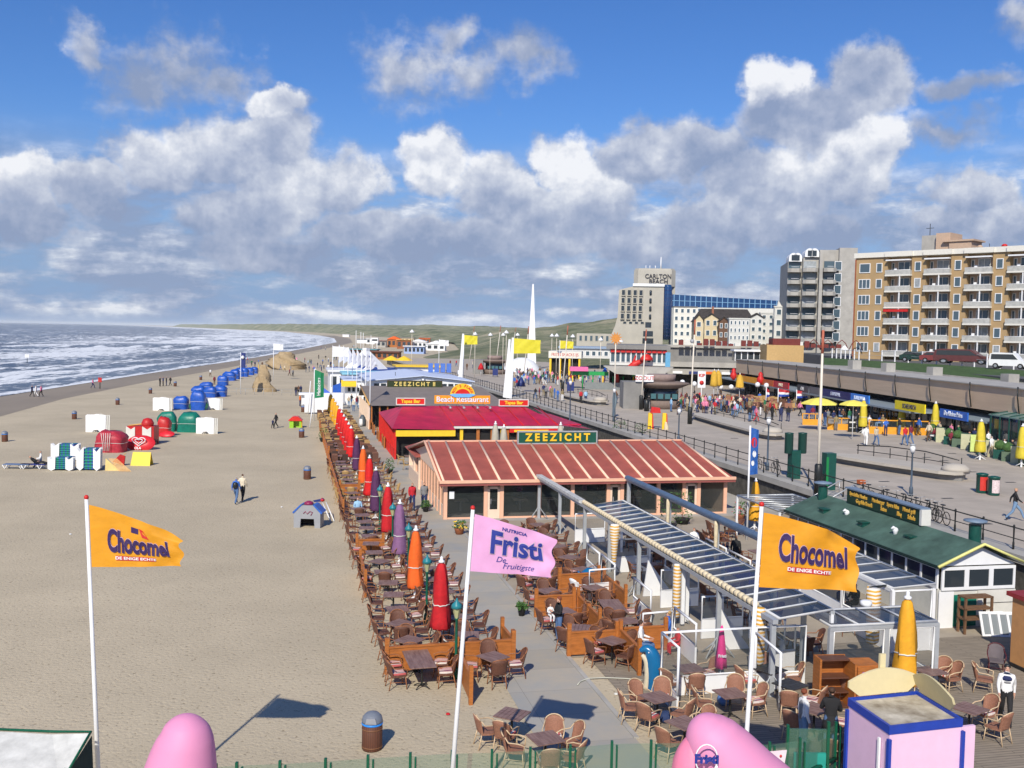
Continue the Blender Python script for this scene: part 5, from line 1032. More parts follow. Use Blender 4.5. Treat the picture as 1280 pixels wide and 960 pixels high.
# tan hut at the picture edge
th_ = thing('tan_hut', 'tan boarded hut with a dark red roof edge beyond the leaning window frames', 'hut', g(1262, 832)-vv*4, PHI)
MB().box(.0, 4, 0, 4, 0, 2.45).build('wall', mat('tan_board', (.52, .26, .10), .7, .1), th_); MB().box(-.1, 4.2, -.1, 4.2, 2.45, 2.6).build('roof', mat('dark_red_edge', (.28, .03, .03), .6), th_); MB().box(-.04, 0, .0, 4, 0, .15).build('plinth', dark, th_)
# metal stairs from the terrace to the promenade
st = thing('metal_stairs', 'galvanised metal stairs climbing from the terrace to the promenade', 'stairs', W(27.2, 50.6), PHI)
for k in range(11): MB().box(.35*k, .35*k+.33, 0, 1.5, .05+.19*k, .1+.19*k).build('step', steel, st)
for y in (0, 1.5):
    MB().xz([(0, 0), (3.9, 2.0), (3.9, 2.2), (0, .25)], y-.03, y+.03).build('stringer', steel, st)
    m_ = MB(); m_.tube([(0, y, 1.0), (3.9, y, 3.05), (5.0, y, 3.05)], .035, 5); m_.tube([(0, y, .6), (3.9, y, 2.6)], .02, 4)
    for k in range(4): m_.tube([(1.3*k, y, .1+.66*k), (1.3*k, y, 1.0+.68*k)], .03, 4)
    m_.build('handrail', steel, st)
m_ = MB(); m_.tube([(3.9, 0, 3.05), (3.9, -2.8, 2.2), (3.0, -4.2, 1.6)], .035, 5); m_.build('handrail', steel, st)
# ================================================================ FLAGS
flagy = mat('chrome_yellow_flag', (.66, .29, .012), .65, .08, 3, bump=.5, bsc=3, stretch=(1, 1, 2.4)); flagp = mat('pink_flag', (.66, .34, .58), .65, .06, 3, bump=.4, bsc=3)
inkp = mat('violet_ink', (.035, .015, .09), .6); inkb = mat('navy_ink', (.02, .035, .25), .6)
def cloth_fn(Wd, Hd, droop, lift, amp, ph, fold=0., sag=0.):
    def S(s, t):
        zt = -droop*s**1.15 ; zb = -Hd + lift*s
        x = s*Wd*(1-.05*t*(1-t)); z = zt+(zb-zt)*t
        y = amp*s**.7*(math.sin(6.5*s+ph+1.9*t)*.75+.35*math.sin(14*s+2.6*t*3+ph*2)+.22*math.sin(25*s-9*t+ph))
        if fold:                                                     # the upper fly corner curls over
            k = max(0, s-.64)/.36; u = max(0, .24-t)/.24
            z -= fold*k*u*.55; y += fold*.8*math.sin(k*3.0)*u; x += -fold*.25*k*u*u + .05*math.sin(t*11+1)*k
        return x, y, z
    return S
def cloth(S, name, mt, parent, loc, nx=44, ny=26, rot=0.):
    vs = []; fs = []
    for j in range(ny+1):
        for i in range(nx+1): vs.append(S(i/nx, j/ny))
    for j in range(ny):
        for i in range(nx): a = j*(nx+1)+i; fs.append((a, a+1, a+nx+2, a+nx+1))
    o = MB().add(vs, fs, 0, True).build(name, mt, parent, loc, rot); return o
def print_on(S, Wd, Hd, vs, fs, cx, cz, mt, parent, off=-.012, name='lettering'):
    """letters lie on the cloth: flat flag coordinates go through the cloth's own surface"""
    out = []
    for (x, z) in vs:
        s = (cx+x)/Wd; t = (cz-z)/Hd; s = min(max(s, 0), 1); t = min(max(t, 0), 1); p = Vector(S(s, t)); out.append(p+Vector((0, off, 0)))
    m_ = MB().add(out, fs); return m_.build(name, mt, parent)
def rect(w_, h_, n=14):
    vs = []; 
    for i in range(n+1): vs += [(-w_/2+w_*i/n, -h_/2), (-w_/2+w_*i/n, h_/2)]
    return vs, [(2*i, 2*i+2, 2*i+3, 2*i+1) for i in range(n)]
def subdiv_txt(s, size, **k): return textmesh(s, size, **k)
def flagpole(name, label, cat, px_top, py_top, Y, px_bot, py_bot, r=.04, cap=red, zbot=0.):
    top = P(px_top, py_top, Y); d = ray(px_bot, py_bot)                # the foot stands on the ground below the seen point of the pole
    Yb = Y; pb = P(px_bot, py_bot, Y); k = (top.z-zbot)/(top.z-pb.z); foot = top+(pb-top)*k
    t = thing(name, label, cat, foot, 0.)
    m_ = MB().tube([(0, 0, 0), (top-foot)*.5, (top-foot)], [r*1.2, r, r*.85], 10); m_.build('pole', white, t)
    MB().lathe([(.03, 0), (.05, .02), (.05, .06), (.02, .09)], top-foot, 8).build('finial', cap, t)
    return t, (top-foot), (top-foot).normalized()
# flag with brown drink name, over the sand
def chocoflag(tag_, px, py, Y, pxb, pyb, Wd, Hd, droop, lift, amp, ph, fold, emblem, label, tsz, cy):
    t, tp, d = flagpole('flagpole', label, 'flag', px, py, Y, pxb, pyb, r=.045)
    S0_ = cloth_fn(Wd, Hd, droop, lift, amp, ph, fold)
    def S(s, t_): x, y, z = S0_(s, t_); b_ = tp-d*.12; q = b_+Vector((.05, 0, 0)); return (q.x+x-d.x*(-z), q.y+y, q.z+z)
    f = cloth(S, 'flag', flagy, t, None)
    v_, fc = textmesh('Chocomel', tsz*1.72, sx=.43, bold=.036); print_on(S, Wd, Hd, v_, fc, Wd*.53, cy, mat('lilac_outline_ink', (.55, .40, .5), .6), f, -.022)
    v_, fc = textmesh('Chocomel', tsz*1.72, sx=.43, bold=.026); print_on(S, Wd, Hd, v_, fc, Wd*.53, cy, inkp, f, -.034)
    v_, fc = rect(Wd*.44, .115); print_on(S, Wd, Hd, v_, fc, Wd*.50, cy+tsz*.92, mat('red_ink', (.50, .03, .04), .6), f, -.010, 'red_band')
    v_, fc = textmesh('DE ENIGE ECHTE', .10, sx=1.15, bold=.003); print_on(S, Wd, Hd, v_, fc, Wd*.50, cy+tsz*.92, white, f, -.016)
    if emblem:
        v_, fc = rect(.16, .15, 3); print_on(S, Wd, Hd, [(x, z) for x, z in v_], fc, Wd*.50, cy-tsz*.95, inkp, f, -.010, 'emblem')
        v_ = [(.09, .09), (.17, .06), (.30, -.18), (.16, -.14)]; print_on(S, Wd, Hd, v_, [(0, 3, 2, 1)], Wd*.50, cy-tsz*.95, red, f, -.012, 'emblem')
    return t
chocoflag('a', 108, 624, 21.0, 122.5, 960, 1.93, 1.33, .62, .05, .05, .4, .20, True, 'tall white flagpole standing in the sand with a yellow chocolate drink flag', .42, .72)
chocoflag('b', 952, 633, 19.2, 932, 938, 1.92, 1.46, .48, -.05, .09, 1.3, .30, False, 'white flagpole at the terrace with the larger yellow chocolate drink flag', .44, .64)
t, tp, d = flagpole('flagpole', 'white flagpole between terrace and path carrying a pink fruit drink flag', 'flag', 591, 637, 21.5, 566, 960, r=.048)
Wd, Hd = 1.80, 1.25; S0_ = cloth_fn(Wd, Hd, .50, -.10, .06, 2.2, .06)
def Sf(s, t_): x, y, z = S0_(s, t_); q = tp-d*.10+Vector((.05, 0, 0)); return (q.x+x+d.x*z, q.y+y, q.z+z)
f = cloth(Sf, 'flag', flagp, t, None)
v_, fc = textmesh('Fristi', .74, sx=.80, bold=.040); print_on(Sf, Wd, Hd, v_, fc, Wd*.54, .55, mat('lilac_outline_ink', (0, 0, 0)), f, -.016)
v_, fc = textmesh('Fristi', .74, sx=.80, bold=.022); print_on(Sf, Wd, Hd, v_, fc, Wd*.54, .55, inkb, f, -.026)
v_, fc = textmesh('NUTRICIA', .11, sx=1.1, bold=.004); print_on(Sf, Wd, Hd, v_, fc, Wd*.50, .17, inkb, f, -.012)
v_, fc = textmesh('De', .19, sx=.95, shear=.3); print_on(Sf, Wd, Hd, v_, fc, Wd*.36, .92, inkb, f, -.012)
v_, fc = textmesh('Fruitigste', .21, sx=.9, shear=.3); print_on(Sf, Wd, Hd, v_, fc, Wd*.58, 1.06, inkb, f, -.012)
# plain poles
def simplepole(name, label, px, pt, pb, z0=ZB, r=.06, mt=white, base=None, cap=None, tilt=0., cat='flagpole', group=None, Y=None):
    b_ = g(px, pb, z0); top = P(px+tilt, pt, b_.y); t = thing(name, label, cat, b_, 0., group)
    h_ = top.z-z0; dx = top.x-b_.x
    MB().tube([(0, 0, 0), (dx, 0, h_)], [r, r*.7], 8).build('pole', mt, t)
    if base: MB().lathe([(r*2.4, 0), (r*2.4, base), (r*1.6, base+.1)], (0, 0, 0), 10).build('pole_base', black, t)
    if cap: MB().lathe([(r, 0), (r*1.4, .1), (r*.6, .3)], (dx, 0, h_), 6).build('finial', cap, t)
    return t, h_, dx
ivory = mat('ivory_pole_paint', (.70, .64, .54), .5, .06); rust = mat('rusty_red_pole_top', (.42, .12, .07), .6)
def mast(px, pt, pb, label, base=True):
    t, h_, dx = simplepole('promenade_mast', label, px, pt, pb, r=.10, mt=ivory, base=1.7 if base else None, tilt=7)
    MB().tube([(dx*.86, 0, h_*.86), (dx, 0, h_+.02)], [.085, .08], 8).build('painted_top', rust, t); return t, h_, dx
mast(1022, 413, 617, 'tall ivory mast with rusty top and black base, beside the green advertising columns')
t, h_, dx = mast(862, 400, 530, 'ivory mast with rusty top and black base, beyond the first curved bench'); MB().lathe([(.1, 0), (.2, .1), (.2, .35), (.1, .4)], (0, -.1, 8.5), 6).build('loudspeaker', greym, t)
mast(801, 412, 512, 'ivory mast with rusty top, beside the dark round kiosk')
mast(703, 407, 491, 'ivory mast in front of the promenade crowd, halfway to the white needle')
mast(654, 408, 476, 'ivory mast with black base beside the three white pennants')
mast(619, 407, 463, 'ivory mast beside the far round kiosk'); mast(586, 408, 456, 'ivory mast beyond the steel ramp, close to the yellow flag', False); mast(638, 409, 450, 'ivory mast behind the big yellow flag', False)
def wavy(px, py, Y, Wp, Hp, mt, label, poleb, name='flagpole', droop=.1, txt=None, z0=ZB, dir_=1, vert=False, ph=0., amp=.12, group=None, r=.05):
    top = P(px, py, Y); foot = Vector((top.x, top.y, z0)); t = thing(name, label, 'flag', foot, 0., group); h_ = top.z-z0
    MB().tube([(0, 0, 0), (0, 0, h_)], [r*1.2, r], 8).build('pole', white, t)
    Wd, Hd = Wp*Y/1250, Hp*Y/1250; S0_ = cloth_fn(Wd, Hd, droop*Hd, droop*.4*Hd if not vert else -.05, amp, ph)
    def S(s, t_): x, y, z = S0_(s, t_); return (dir_*x, y, z+h_-.1)
    f = cloth(S, 'flag', mt, t, None, 16, 10)
    return t, f, S, Wd, Hd, h_
yfl = mat('lemon_flag', (.66, .58, .03), .6, .08, 2)
wavy(642, 422, 150, 34, 19, yfl, 'large lemon yellow flag on a white pole beside the white pennants', 0, ph=1., r=.06)
wavy(580, 418, 178, 17, 12, yfl, 'small lemon yellow flag near the far end of the sea wall', 0, ph=2.); wavy(700, 425, 165, 17, 10, yfl, 'small lemon yellow flag in front of the playground', 0, ph=3.)
for i, (px, pt, pb, Y) in enumerate(((636, 424, 494, 142), (640, 422, 494, 141), (579, 417, 456, 176))):
    b_ = P(px-2.5, pb, Y); tt = thing('folded_pennant', ['furled white pennant on the seaward pole of the pair by the yellow flag', 'furled white pennant touching the big yellow flag pole', 'furled white pennant on the distant pole by the ramp'][i], 'pennant', Vector((b_.x, b_.y, min(b_.z, 1.5)))); h_ = P(px, pt, Y).z-tt.location.z
    MB().tube([(0, 0, 0), (.3, 0, h_)], .06, 6).build('pole', white, tt); MB().xz([(-.55, .5), (.25, .4), (.4, h_), (.1, h_)], -.05, .05).build('cloth', white, tt)
wavy(416, 432, 148, 20, 13, white, 'white flag on a lone pole at the sand end of the terrace', 0, z0=0., ph=.5); wavy(342, 429, 215, 12, 8, white, 'small white flag by the far sand sculptures', 0, z0=0., ph=.6)
wavy(549, 424, 215, 12, 8, white, 'small white flag on a pole in front of the dune slope', 0, z0=0., ph=.9)
for i in range(8):
    px = 424+i*5.6; pt = 431+i*1.3; Y = 180-i*9.5
    wavy(px, pt, Y, 9, 22, mat('white_flag_cloth', (.52, .54, .62), .7, .05), 'white flag, %s from the dunes in the row of eight beside the path' % ORD[i], 0, z0=0., ph=i*.7, amp=.3, droop=.75, group='white flags beside the path')
# green banner flag and leaning poles
t, f, S, Wd, Hd, h_ = wavy(393, 461, 122, 12, 36, mat('green_flag_cloth', (.01, .20, .08), .6, .08), 'tall narrow green banner with white vertical lettering at the terrace edge', 0, z0=0., amp=.12, ph=.3, droop=.12)
v_, fc = textmesh('Heineken', .62, sx=1., bold=.01); v_ = [(-y, x) for x, y in v_]; print_on(S, Wd, Hd, v_, fc, Wd*.5, Hd*.58, white, f, -.03)
for i, (a, b_) in enumerate((((386, 518), (391, 462)), ((388, 535), (391, 510)))):
    p0 = g(a[0]-1, a[1], 0); MBx = MB().tube([(0, 0, 0), (.3, 0, 4.4-2*i)], .06, 6).build('white_pole', white, None, p0); tag(MBx, ['bare white pole leaning beside the green banner', 'short white pole planted beside the green banner'][i], 'pole')
# navy beach flag in the middle of the blue covers
t, f, S, Wd, Hd, h_ = wavy(301, 440, 168, 6, 19, navy, 'narrow navy beach banner on a white pole among the blue covered stacks', 0, z0=0., amp=.05, ph=.1, droop=.02); MB().lathe([(.1, 0), (.35, .3), (.1, .6)], (.35, -.1, h_-1.2), 6).build('white_motif', white, f)
# blue banner by the steps
t, f, S, Wd, Hd, h_ = wavy(938, 532, 55, 11, 60, mat('deep_blue_banner', (.02, .10, .36), .6, .3, 3), 'tall blue ice cream banner on a white pole beside the metal stairs', 0, z0=0., amp=.05, ph=.4, droop=.05)
for (cx, cy, rr_, c_) in ((.5, .30, .30, red), (.55, .55, .2, white), (.4, .75, .16, white)):
    m_ = [(rr_*.55*math.cos(k*.7854), rr_*math.sin(k*.7854)) for k in range(8)]; print_on(S, Wd, Hd, m_, [tuple(range(8))], Wd*cx, Hd*cy, c_, f, -.02, 'printed_shape')
# Dutch flags over the cafe tables
dutch = [mat('flag_red', (.45, .02, .03), .6), mat('flag_white', (.75, .75, .75), .6), mat('flag_blue', (.02, .06, .35), .6)]
for i, (px, py) in enumerate(((973, 485), (996, 487), (958, 484))):
    t, f, S, Wd, Hd, h_ = wavy(px, py, 128, 14 if i < 2 else 4, 10 if i < 2 else 12, dutch[1], ['red white and blue flag flying over the crowded cafe tables', 'second red white and blue flag flying, next to the yellow parasol', 'limp red white and blue flag hanging by the globe lamp'][i], 0, ph=1.2*i, amp=.15, droop=.2)
    f.data.materials.clear(); [f.data.materials.append(x) for x in dutch]
    for p_ in f.data.polygons: p_.material_index = min(2, (p_.index//16)*3//10)
# ================================================================ STREET FURNITURE
def lamp(px, py_top, py_base, label, group='globe street lamps'):
    b_ = g(px, py_base, ZB); h_ = P(px, py_top, b_.y).z-ZB; t = thing('street_lamp', label, 'street lamp', b_, 0., group)
    MB().lathe([(.14, 0), (.12, .5), (.07, .6), (.05, h_-.5), (.1, h_-.45), (.1, h_-.4)], (0, 0, 0), 8).build('post', mat('blue_grey_post', (.07, .10, .14), .4), t)
    MB().lathe([(.12, h_-.4), (.17, h_-.15), (.12, h_)], (0, 0, 0), 8).build('lamp_shade', white, t); MB().lathe([(.16, h_), (.2, h_+.04), (.05, h_+.12)], (0, 0, 0), 8).build('cap', greym, t)
lamp(1138.5, 557, 620, 'blue grey street lamp rising behind the parked bicycles near the gold lettered sign'); lamp(959, 523, 588, 'street lamp beside the tall blue banner'); lamp(848, 562, 562, 'x') if False else None
lamp(712, 476, 534, 'street lamp on the ramp between crimson roof and promenade'); lamp(767, 486, 527, 'street lamp standing in front of the dark round kiosk'); lamp(848, 511, 553, 'street lamp near the yellow clown stand')
for i, (px, py, sz) in enumerate(((835, 475, 0), (853, 478, 0), (868, 480, 0), (901, 484, 0), (914, 484, 0), (947, 481, 0), (958, 482, 0), (985, 491, 0))):
    p_ = P(px, py, 140); t = thing('globe_lamp', 'white globe lamp over the cafe tables, %s in the row from the round kiosk' % ORD[i], 'street lamp', (p_.x, p_.y, ZB), 0., 'globe lamps over the cafe terrace')
    MB().tube([(0, 0, 0), (0, 0, p_.z-ZB-.3)], .05, 5).build('post', black, t); MB().lathe([(.1, -.35), (.33, -.2), (.38, 0), (.3, .25), (.08, .38)], (0, 0, p_.z-ZB), 8).build('globe', white, t)
for i, (px, py, Y) in enumerate(((515, 415, 200), (594, 418, 200), (613, 419, 205), (629, 419, 210), (633, 416, 190), (647, 419, 208), (690, 420, 215), (696, 420, 200), (716, 421, 195), (751, 425, 190), (770, 428, 185), (776, 427, 180))):
    p_ = P(px, py, Y); t = thing('dish_lamp', 'white dish shaped lamp on a mast, %s from the dunes in the promenade row' % ORD[i], 'street lamp', (p_.x, p_.y, ZB), 0., 'dish lamps along the far promenade')
    MB().tube([(0, 0, 0), (0, 0, p_.z-ZB)], .06, 4).build('post', ivory, t); MB().lathe([(.5, -.1), (.45, .05), (.18, .35), (.06, .5)], (0, 0, p_.z-ZB), 8).build('lamp_shade', white, t)
def bench(pxs, label, Ub=None):
    """curved concrete bench: a long cantilevered slab with a railing on its back"""
    pass
def curved_bench(A, B_, label, Wd=2.6, rails=True):
    A = g(*A, ZB); B_ = g(*B_, ZB); d = (B_-A); L_ = d.length; t = thing('concrete_bench', label, 'bench', A, math.atan2(d.y, d.x))
    pts = [(0, 0), (L_*.15, -.25), (L_*.5, -.35), (L_*.9, -.15), (L_*.985, .3), (L_, .9), (L_*.97, Wd*.8), (L_*.9, Wd), (L_*.5, Wd*1.0), (L_*.1, Wd*.85), (-.2, Wd*.5)]
    pale = mat('pale_bench_concrete', (.46, .42, .36), .8, .08, 1)
    MB().prism(pts, .42, .62).build('seat', pale, t); MB().prism([(x*.96+L_*.02, y*.7+.45) for x, y in pts], 0, .42).build('base', concrete_d, t)
    MB().lathe([(.95, 0), (.85, .2), (.6, .4), (.2, .45)], (L_*.92, Wd*.5, .62), 14).build('end_dome', pale, t)
    m_ = MB(); rp = [(L_*.05, Wd*.9, 1.25), (L_*.3, Wd*1.0, 1.45), (L_*.6, Wd*1.0, 1.45), (L_*.88, Wd*.85, 1.2)]; m_.tube(rp, .04, 5); m_.tube([(x, y, .9) for x, y, z in rp], .03, 5)
    for k in range(7): x = L_*(.05+.83*k/6); m_.tube([(x, Wd*.95, .6), (x, Wd*.95, 1.35)], .035, 5)
    m_.build('back_rail', black, t)
curved_bench((1036, 578), (1192, 603), 'long curved concrete bench with a domed end, nearer the red litter bin'); curved_bench((862, 523), (958, 551), 'long curved concrete bench beyond the street lamp and blue banner')
curved_bench((700, 497), (742, 507), 'curved concrete bench in the far promenade by the ramp')
def drum(px, pb, pt, mt, label, name, cat, r, z0=ZB, bands=True):
    b_ = g(px, pb, z0); h_ = P(px, pt, b_.y).z-z0; t = thing(name, label, cat, b_); 
    MB().lathe([(r*.96, 0), (r, .05), (r, h_*.93), (r*1.06, h_*.94), (r*1.06, h_), (r*.5, h_+.05)], (0, 0, 0), 18).build('body', mt[0], t)
    if len(mt) > 1:
        n_ = 18; m_ = MB(); vs = []; 
        for z in (h_*.15, h_*.85):
            for k in range(6): a = -math.pi/2-.75+1.5*k/5; vs.append((r*1.02*math.cos(a), r*1.02*math.sin(a), z))
        m_.add(vs, [(k, k+1, 7+k, 6+k) for k in range(5)]); m_.build('poster', mt[1], t)
    return t
drum(1227, 616, 592, (dkgreen, mat('red_poster', (.60, .04, .03), .5)), 'green litter drum with a red poster, standing beside the white postered one', 'litter_bin', 'litter bin', .33)
drum(1242, 619, 596, (dkgreen, mat('white_red_poster', (.66, .55, .55), .5, .3, 9)), 'green litter drum with a white and red poster', 'litter_bin', 'litter bin', .33)
for (px, pb, pt, lab) in ((992, 598, 541, 'dark green advertising column with drum tops beside the tall ivory mast'), (1035, 612, 566, 'dark green advertising column close to the railing and stairs')):
    b_ = g(px, pb, ZB); h_ = P(px, pt, b_.y).z-ZB; t = thing('advertising_column', lab, 'advertising column', b_, PHI)
    MB().box(-.32, .32, -.3, .3, 0, h_*(.62 if px < 1000 else 1)).build('body', dkgreen, t)
    if px < 1000: [MB().lathe([(.26, h_*.55), (.28, h_*.56), (.28, h_*.98), (.3, h_), (.1, h_+.03)], (x, 0, 0), 12).build('drum_top', mat('dark_green_drum', (.012, .055, .045), .4), t) for x in (-.42, .55)]
    else: MB().box(-.35, -.2, -.34, -.3, .2, h_*.9).build('side_strip', mat('bright_green_strip', (.01, .22, .06), .5), t); MB().box(-.8, -.4, -.2, .2, 0, .9).build('bin_box', black, t)
# cafe windbreaks and parasols on the promenade
amber = mat('amber_wood', (.75, .33, .025), .55, .12)
def wbreak(px, pb, w_, label, h_=1.25, n=3):
    b_ = g(px, pb, ZB); t = thing('cafe_windbreak', label, 'windbreak', b_, -.12)
    MB().box(0, w_, 0, .06, .0, h_*.5).build('lower_panel', amber, t); m_ = MB(); m_.box(0, w_, 0, .08, h_-.1, h_)
    for k in range(n+1): m_.box(w_*k/n-.05, w_*k/n+.05, 0, .1, h_*.5, h_)
    m_.build('frame', amber, t); MB().box(.05, w_-.05, .02, .04, h_*.5, h_-.1).build('pane', clearglass, t)
wbreak(1003, 531, 2.0, 'amber framed windbreak at the cafe corner under the striped flags'); wbreak(1034, 537, 2.1, 'amber framed windbreak beside the tall ivory mast'); wbreak(1086, 542, 5.6, 'wide amber windbreak with a smiling cut-out panel under the folded yellow parasol', 1.4, 4); wbreak(1100, 528, 2.2, 'small amber windbreak behind the wide one'); wbreak(1150, 531, 2.2, 'slim amber frame at the edge of the green planters')
def openpar(px, py, Y, rpx, mt, label, zg=ZB, h_=None, name='open_parasol'):
    p_ = P(px, py, Y); r = rpx*Y/1250; t = thing(name, label, 'parasol', (p_.x, p_.y, zg)); z = p_.z-zg
    MB().lathe([(r, -r*.36), (r*.98, -r*.30), (r*.5, -r*.10), (.08, 0)], (0, 0, z), 8, sm=False).build('canopy', mt, t); MB().tube([(0, 0, 0), (0, 0, z)], .04, 6).build('pole', white, t); return t
yw = mat('lemon_parasol_cloth', (.80, .70, .12), .7, .1)
openpar(1024, 497, 100, 23, yw, 'open lemon yellow parasol nearest the red white and blue flags'); openpar(1067, 500, 92, 18, yw, 'open lemon yellow parasol beside the mast, over the amber windbreaks')
# ================================================================ FOLDED PARASOLS
pstar = lambda i, z: 1+.20*(1 if i % 2 else -.4)+.10*math.sin(i*2.1+z*3.1)
def make_folded(mt, name='folded_parasol', H_=3.2):
    t = thing(name, 'x', 'parasol'); 
    MB().lathe([(.04, 3.02), (.10, 2.93), (.155, 2.6), (.19, 2.1), (.205, 1.7), (.20, 1.5), (.225, 1.2), (.245, .85), (.25, .68), (.22, .62), (.10, .72)], (0, 0, 0), 16, star=pstar).build('canopy', mt, t)
    MB().lathe([(.204, 1.49), (.204, 1.525)], (0, 0, 0), 16, star=lambda i, z: 1.06+.20*(1 if i % 2 else -.4)+.10*math.sin(i*2.1+z*3.1)).build('strap', offwhite, t)
    MB().cyl((0, 0, .05), (0, 0, 3.1), .028, n=8).build('pole', white, t); MB().lathe([(.03, 3.0), (.09, 3.02), (.09, 3.08), (.04, 3.12), (.04, 3.22), (.01, 3.24)], (0, 0, 0), 8).build('cap', white, t)
    b_ = MB(); [b_.tube([(0, 0, .3), (.28*math.cos(a), .28*math.sin(a), .03)], .025, 5) for a in (0, 1.57, 3.14, 4.71)]; b_.cyl((0, 0, 0), (0, 0, .5), .05, n=8); b_.build('base', white, t)
    MB().tube([(-.03, -.03, .6), (.12, -.1, .95)], .02, 5).build('crank', white, t); return t
proto = make_folded(redf)
sw = {'red': {}, 'orange': {'red_fabric': orange}, 'purple': {'red_fabric': purplef}, 'lilac': {'red_fabric': lilacf}, 'yellow': {'red_fabric': yellowf}, 'scarlet': {'red_fabric': mat('scarlet_fabric', (.62, .012, .012), .8, .15, 6)}}
rowp = [('red', 35.4, 'dark red folded parasol, the one closest to the pink flag'), ('orange', 41, 'orange folded parasol, the larger orange one'), ('lilac', 47.3, 'faded purple folded parasol between a red and an orange one'), ('red', 52.5, 'red folded parasol just behind the faded purple one'),
        ('purple', 58.5, 'dark purple folded parasol, first dark purple from the pier'), ('scarlet', 64, 'scarlet folded parasol between dark purple and orange'), ('orange', 69, 'orange folded parasol, the smaller one farther from the pier'), ('purple', 75.6, 'dark purple folded parasol, second dark purple from the pier')]
for i, V in enumerate((83.5, 87, 91, 95, 99.5, 104)): rowp.append(('scarlet', V, 'scarlet folded parasol, %s from the pier in the run of six together' % ORD[i]))
for i, V in enumerate((109, 114, 120, 127)): rowp.append(('yellow', V, 'yellow folded parasol, %s from the pier in the beach terrace row' % ORD[i]))
first = True
for c_, Yv_, lab in rowp:
    V = Yv_+1.0 ; rz2 = random.uniform(0, 6)
    px = {35.4: 552, 41: 520, 47.3: 500, 52.5: 485, 58.5: 470, 64: 462, 69: 454, 75.6: 446}.get(Yv_)
    loc = W(4.95, Yv_*1.0+.5) if px is None else Vector(((px-640)/1250*Yv_*1.0+ (0), Yv_, 0))
    if px is not None: q_ = ray(px, {35.4: 698, 41: 658, 47.3: 625, 52.5: 605, 58.5: 585, 64: 570, 69: 557, 75.6: 545}[Yv_]); k_ = Yv_/q_.y; loc = Vector((q_.x*k_, Yv_, 0))
    o = dup(proto, loc, rz2, lab, (1.25, 1.25, 1) if Yv_ < 80 else (1.5, 1.5, 1), swap=sw[c_]); o['group'] = 'folded parasols in the beach terrace row'
for (px, py, zt_, c_, s_, lab) in ((945, 598, 3.1, 'yellow', 1.2, 'yellow folded parasol beside the blue banner and the second pergola'), (1135, 742, 3.6, 'yellow', 1.3, 'yellow folded parasol standing in front of the glass box shelter')):
    Y = (H-zt_)*1250/(py-(415+(px-640)*.0192)); q_ = ray(px, py); k_ = Y/q_.y
    o = dup(proto, Vector((q_.x*k_, Y, 0)), 1., lab, (s_, s_, zt_/3.24), swap=sw[c_])
grayp = mat('beige_fabric', (.45, .42, .34), .8, .1)
for i, (px, py, V) in enumerate(((619.5, 527, 80), (630, 531, 79), (701, 528, 82))): q_ = ray(px, py); k_ = V/q_.y; zz_ = H+q_.z*k_; dup(proto, Vector((q_.x*k_, V, 0)), 1., 'beige folded parasol between the two red roofs, %s from the path' % ORD[i], (1.5, 1.5, zz_/3.2), swap={'red_fabric': grayp})
for i, (px, py, Y) in enumerate(((1170, 502, 95), (1080, 498, 98), (1227, 524, 78), (1279, 530, 74), (1128, 503, 100))): q_ = ray(px, py); k_ = Y/q_.y; zz_ = H+q_.z*k_-ZB; dup(proto, Vector((q_.x*k_, Y, ZB)), 1., ['lemon folded parasol behind the planters of the awning cafe', 'lemon folded parasol behind the open lemon one', 'lemon folded parasol beside the walking couple in white', 'lemon folded parasol in front of the glass fronted cafe', 'lemon folded parasol above the wide amber windbreak'][i], (1.5, 1.5, zz_/3.2), swap={'red_fabric': mat('mustard_lemon', (.62, .50, .04), .75)})
for i, (px, py, Y, c_) in enumerate(((893, 463, 138, 'a'), (898, 463, 140, 'a'), (925, 468, 136, 'b'))):
    p_ = P(px, py, Y); o = thing('folded_parasol', ['big amber folded parasol in the cafe terrace, nearest the round kiosk', 'big amber folded parasol just behind its neighbour in the cafe terrace', 'wide hanging amber parasol cloth at the end of the cafe terrace'][i], 'parasol', (p_.x, p_.y, ZB)); h_ = p_.z-ZB
    MB().lathe([(.1, h_), (.4, h_-.5), (.5, h_-1.8), (.75 if c_ == 'b' else .55, 2.4), (.3, 2.3)], (0, 0, 0), 12, star=pstar).build('canopy', mat('ochre_cloth', (.60, .36, .04), .8, .15), o); MB().tube([(0, 0, 0), (0, 0, h_+.2)], .05, 5).build('pole', white, o)
for c in list(proto.children)+[proto]: c.hide_render = True
def kill(o):
    for c in list(o.children): kill(c)
    bpy.data.objects.remove(o)
kill(proto)
# red umbrella hanging pink near the pole
pk = thing('pink_parasol', 'slim folded magenta parasol with a white logo patch, in front of the corner windscreen', 'parasol', g(900, 862)); 
MB().lathe([(.02, 2.1), (.07, 1.9), (.14, 1.1), (.17, .72), (.05, .72)], (0, 0, 0), 12, star=pstar).build('canopy', mat('magenta_cloth', (.75, .04, .25), .7, .1), pk); MB().tube([(0, 0, 0), (0, 0, 2.1)], .025, 6).build('pole', white, pk); text('Fristi', .13, white, pk, (0.0, -.19, 1.15), ext=.004, bold=.006)
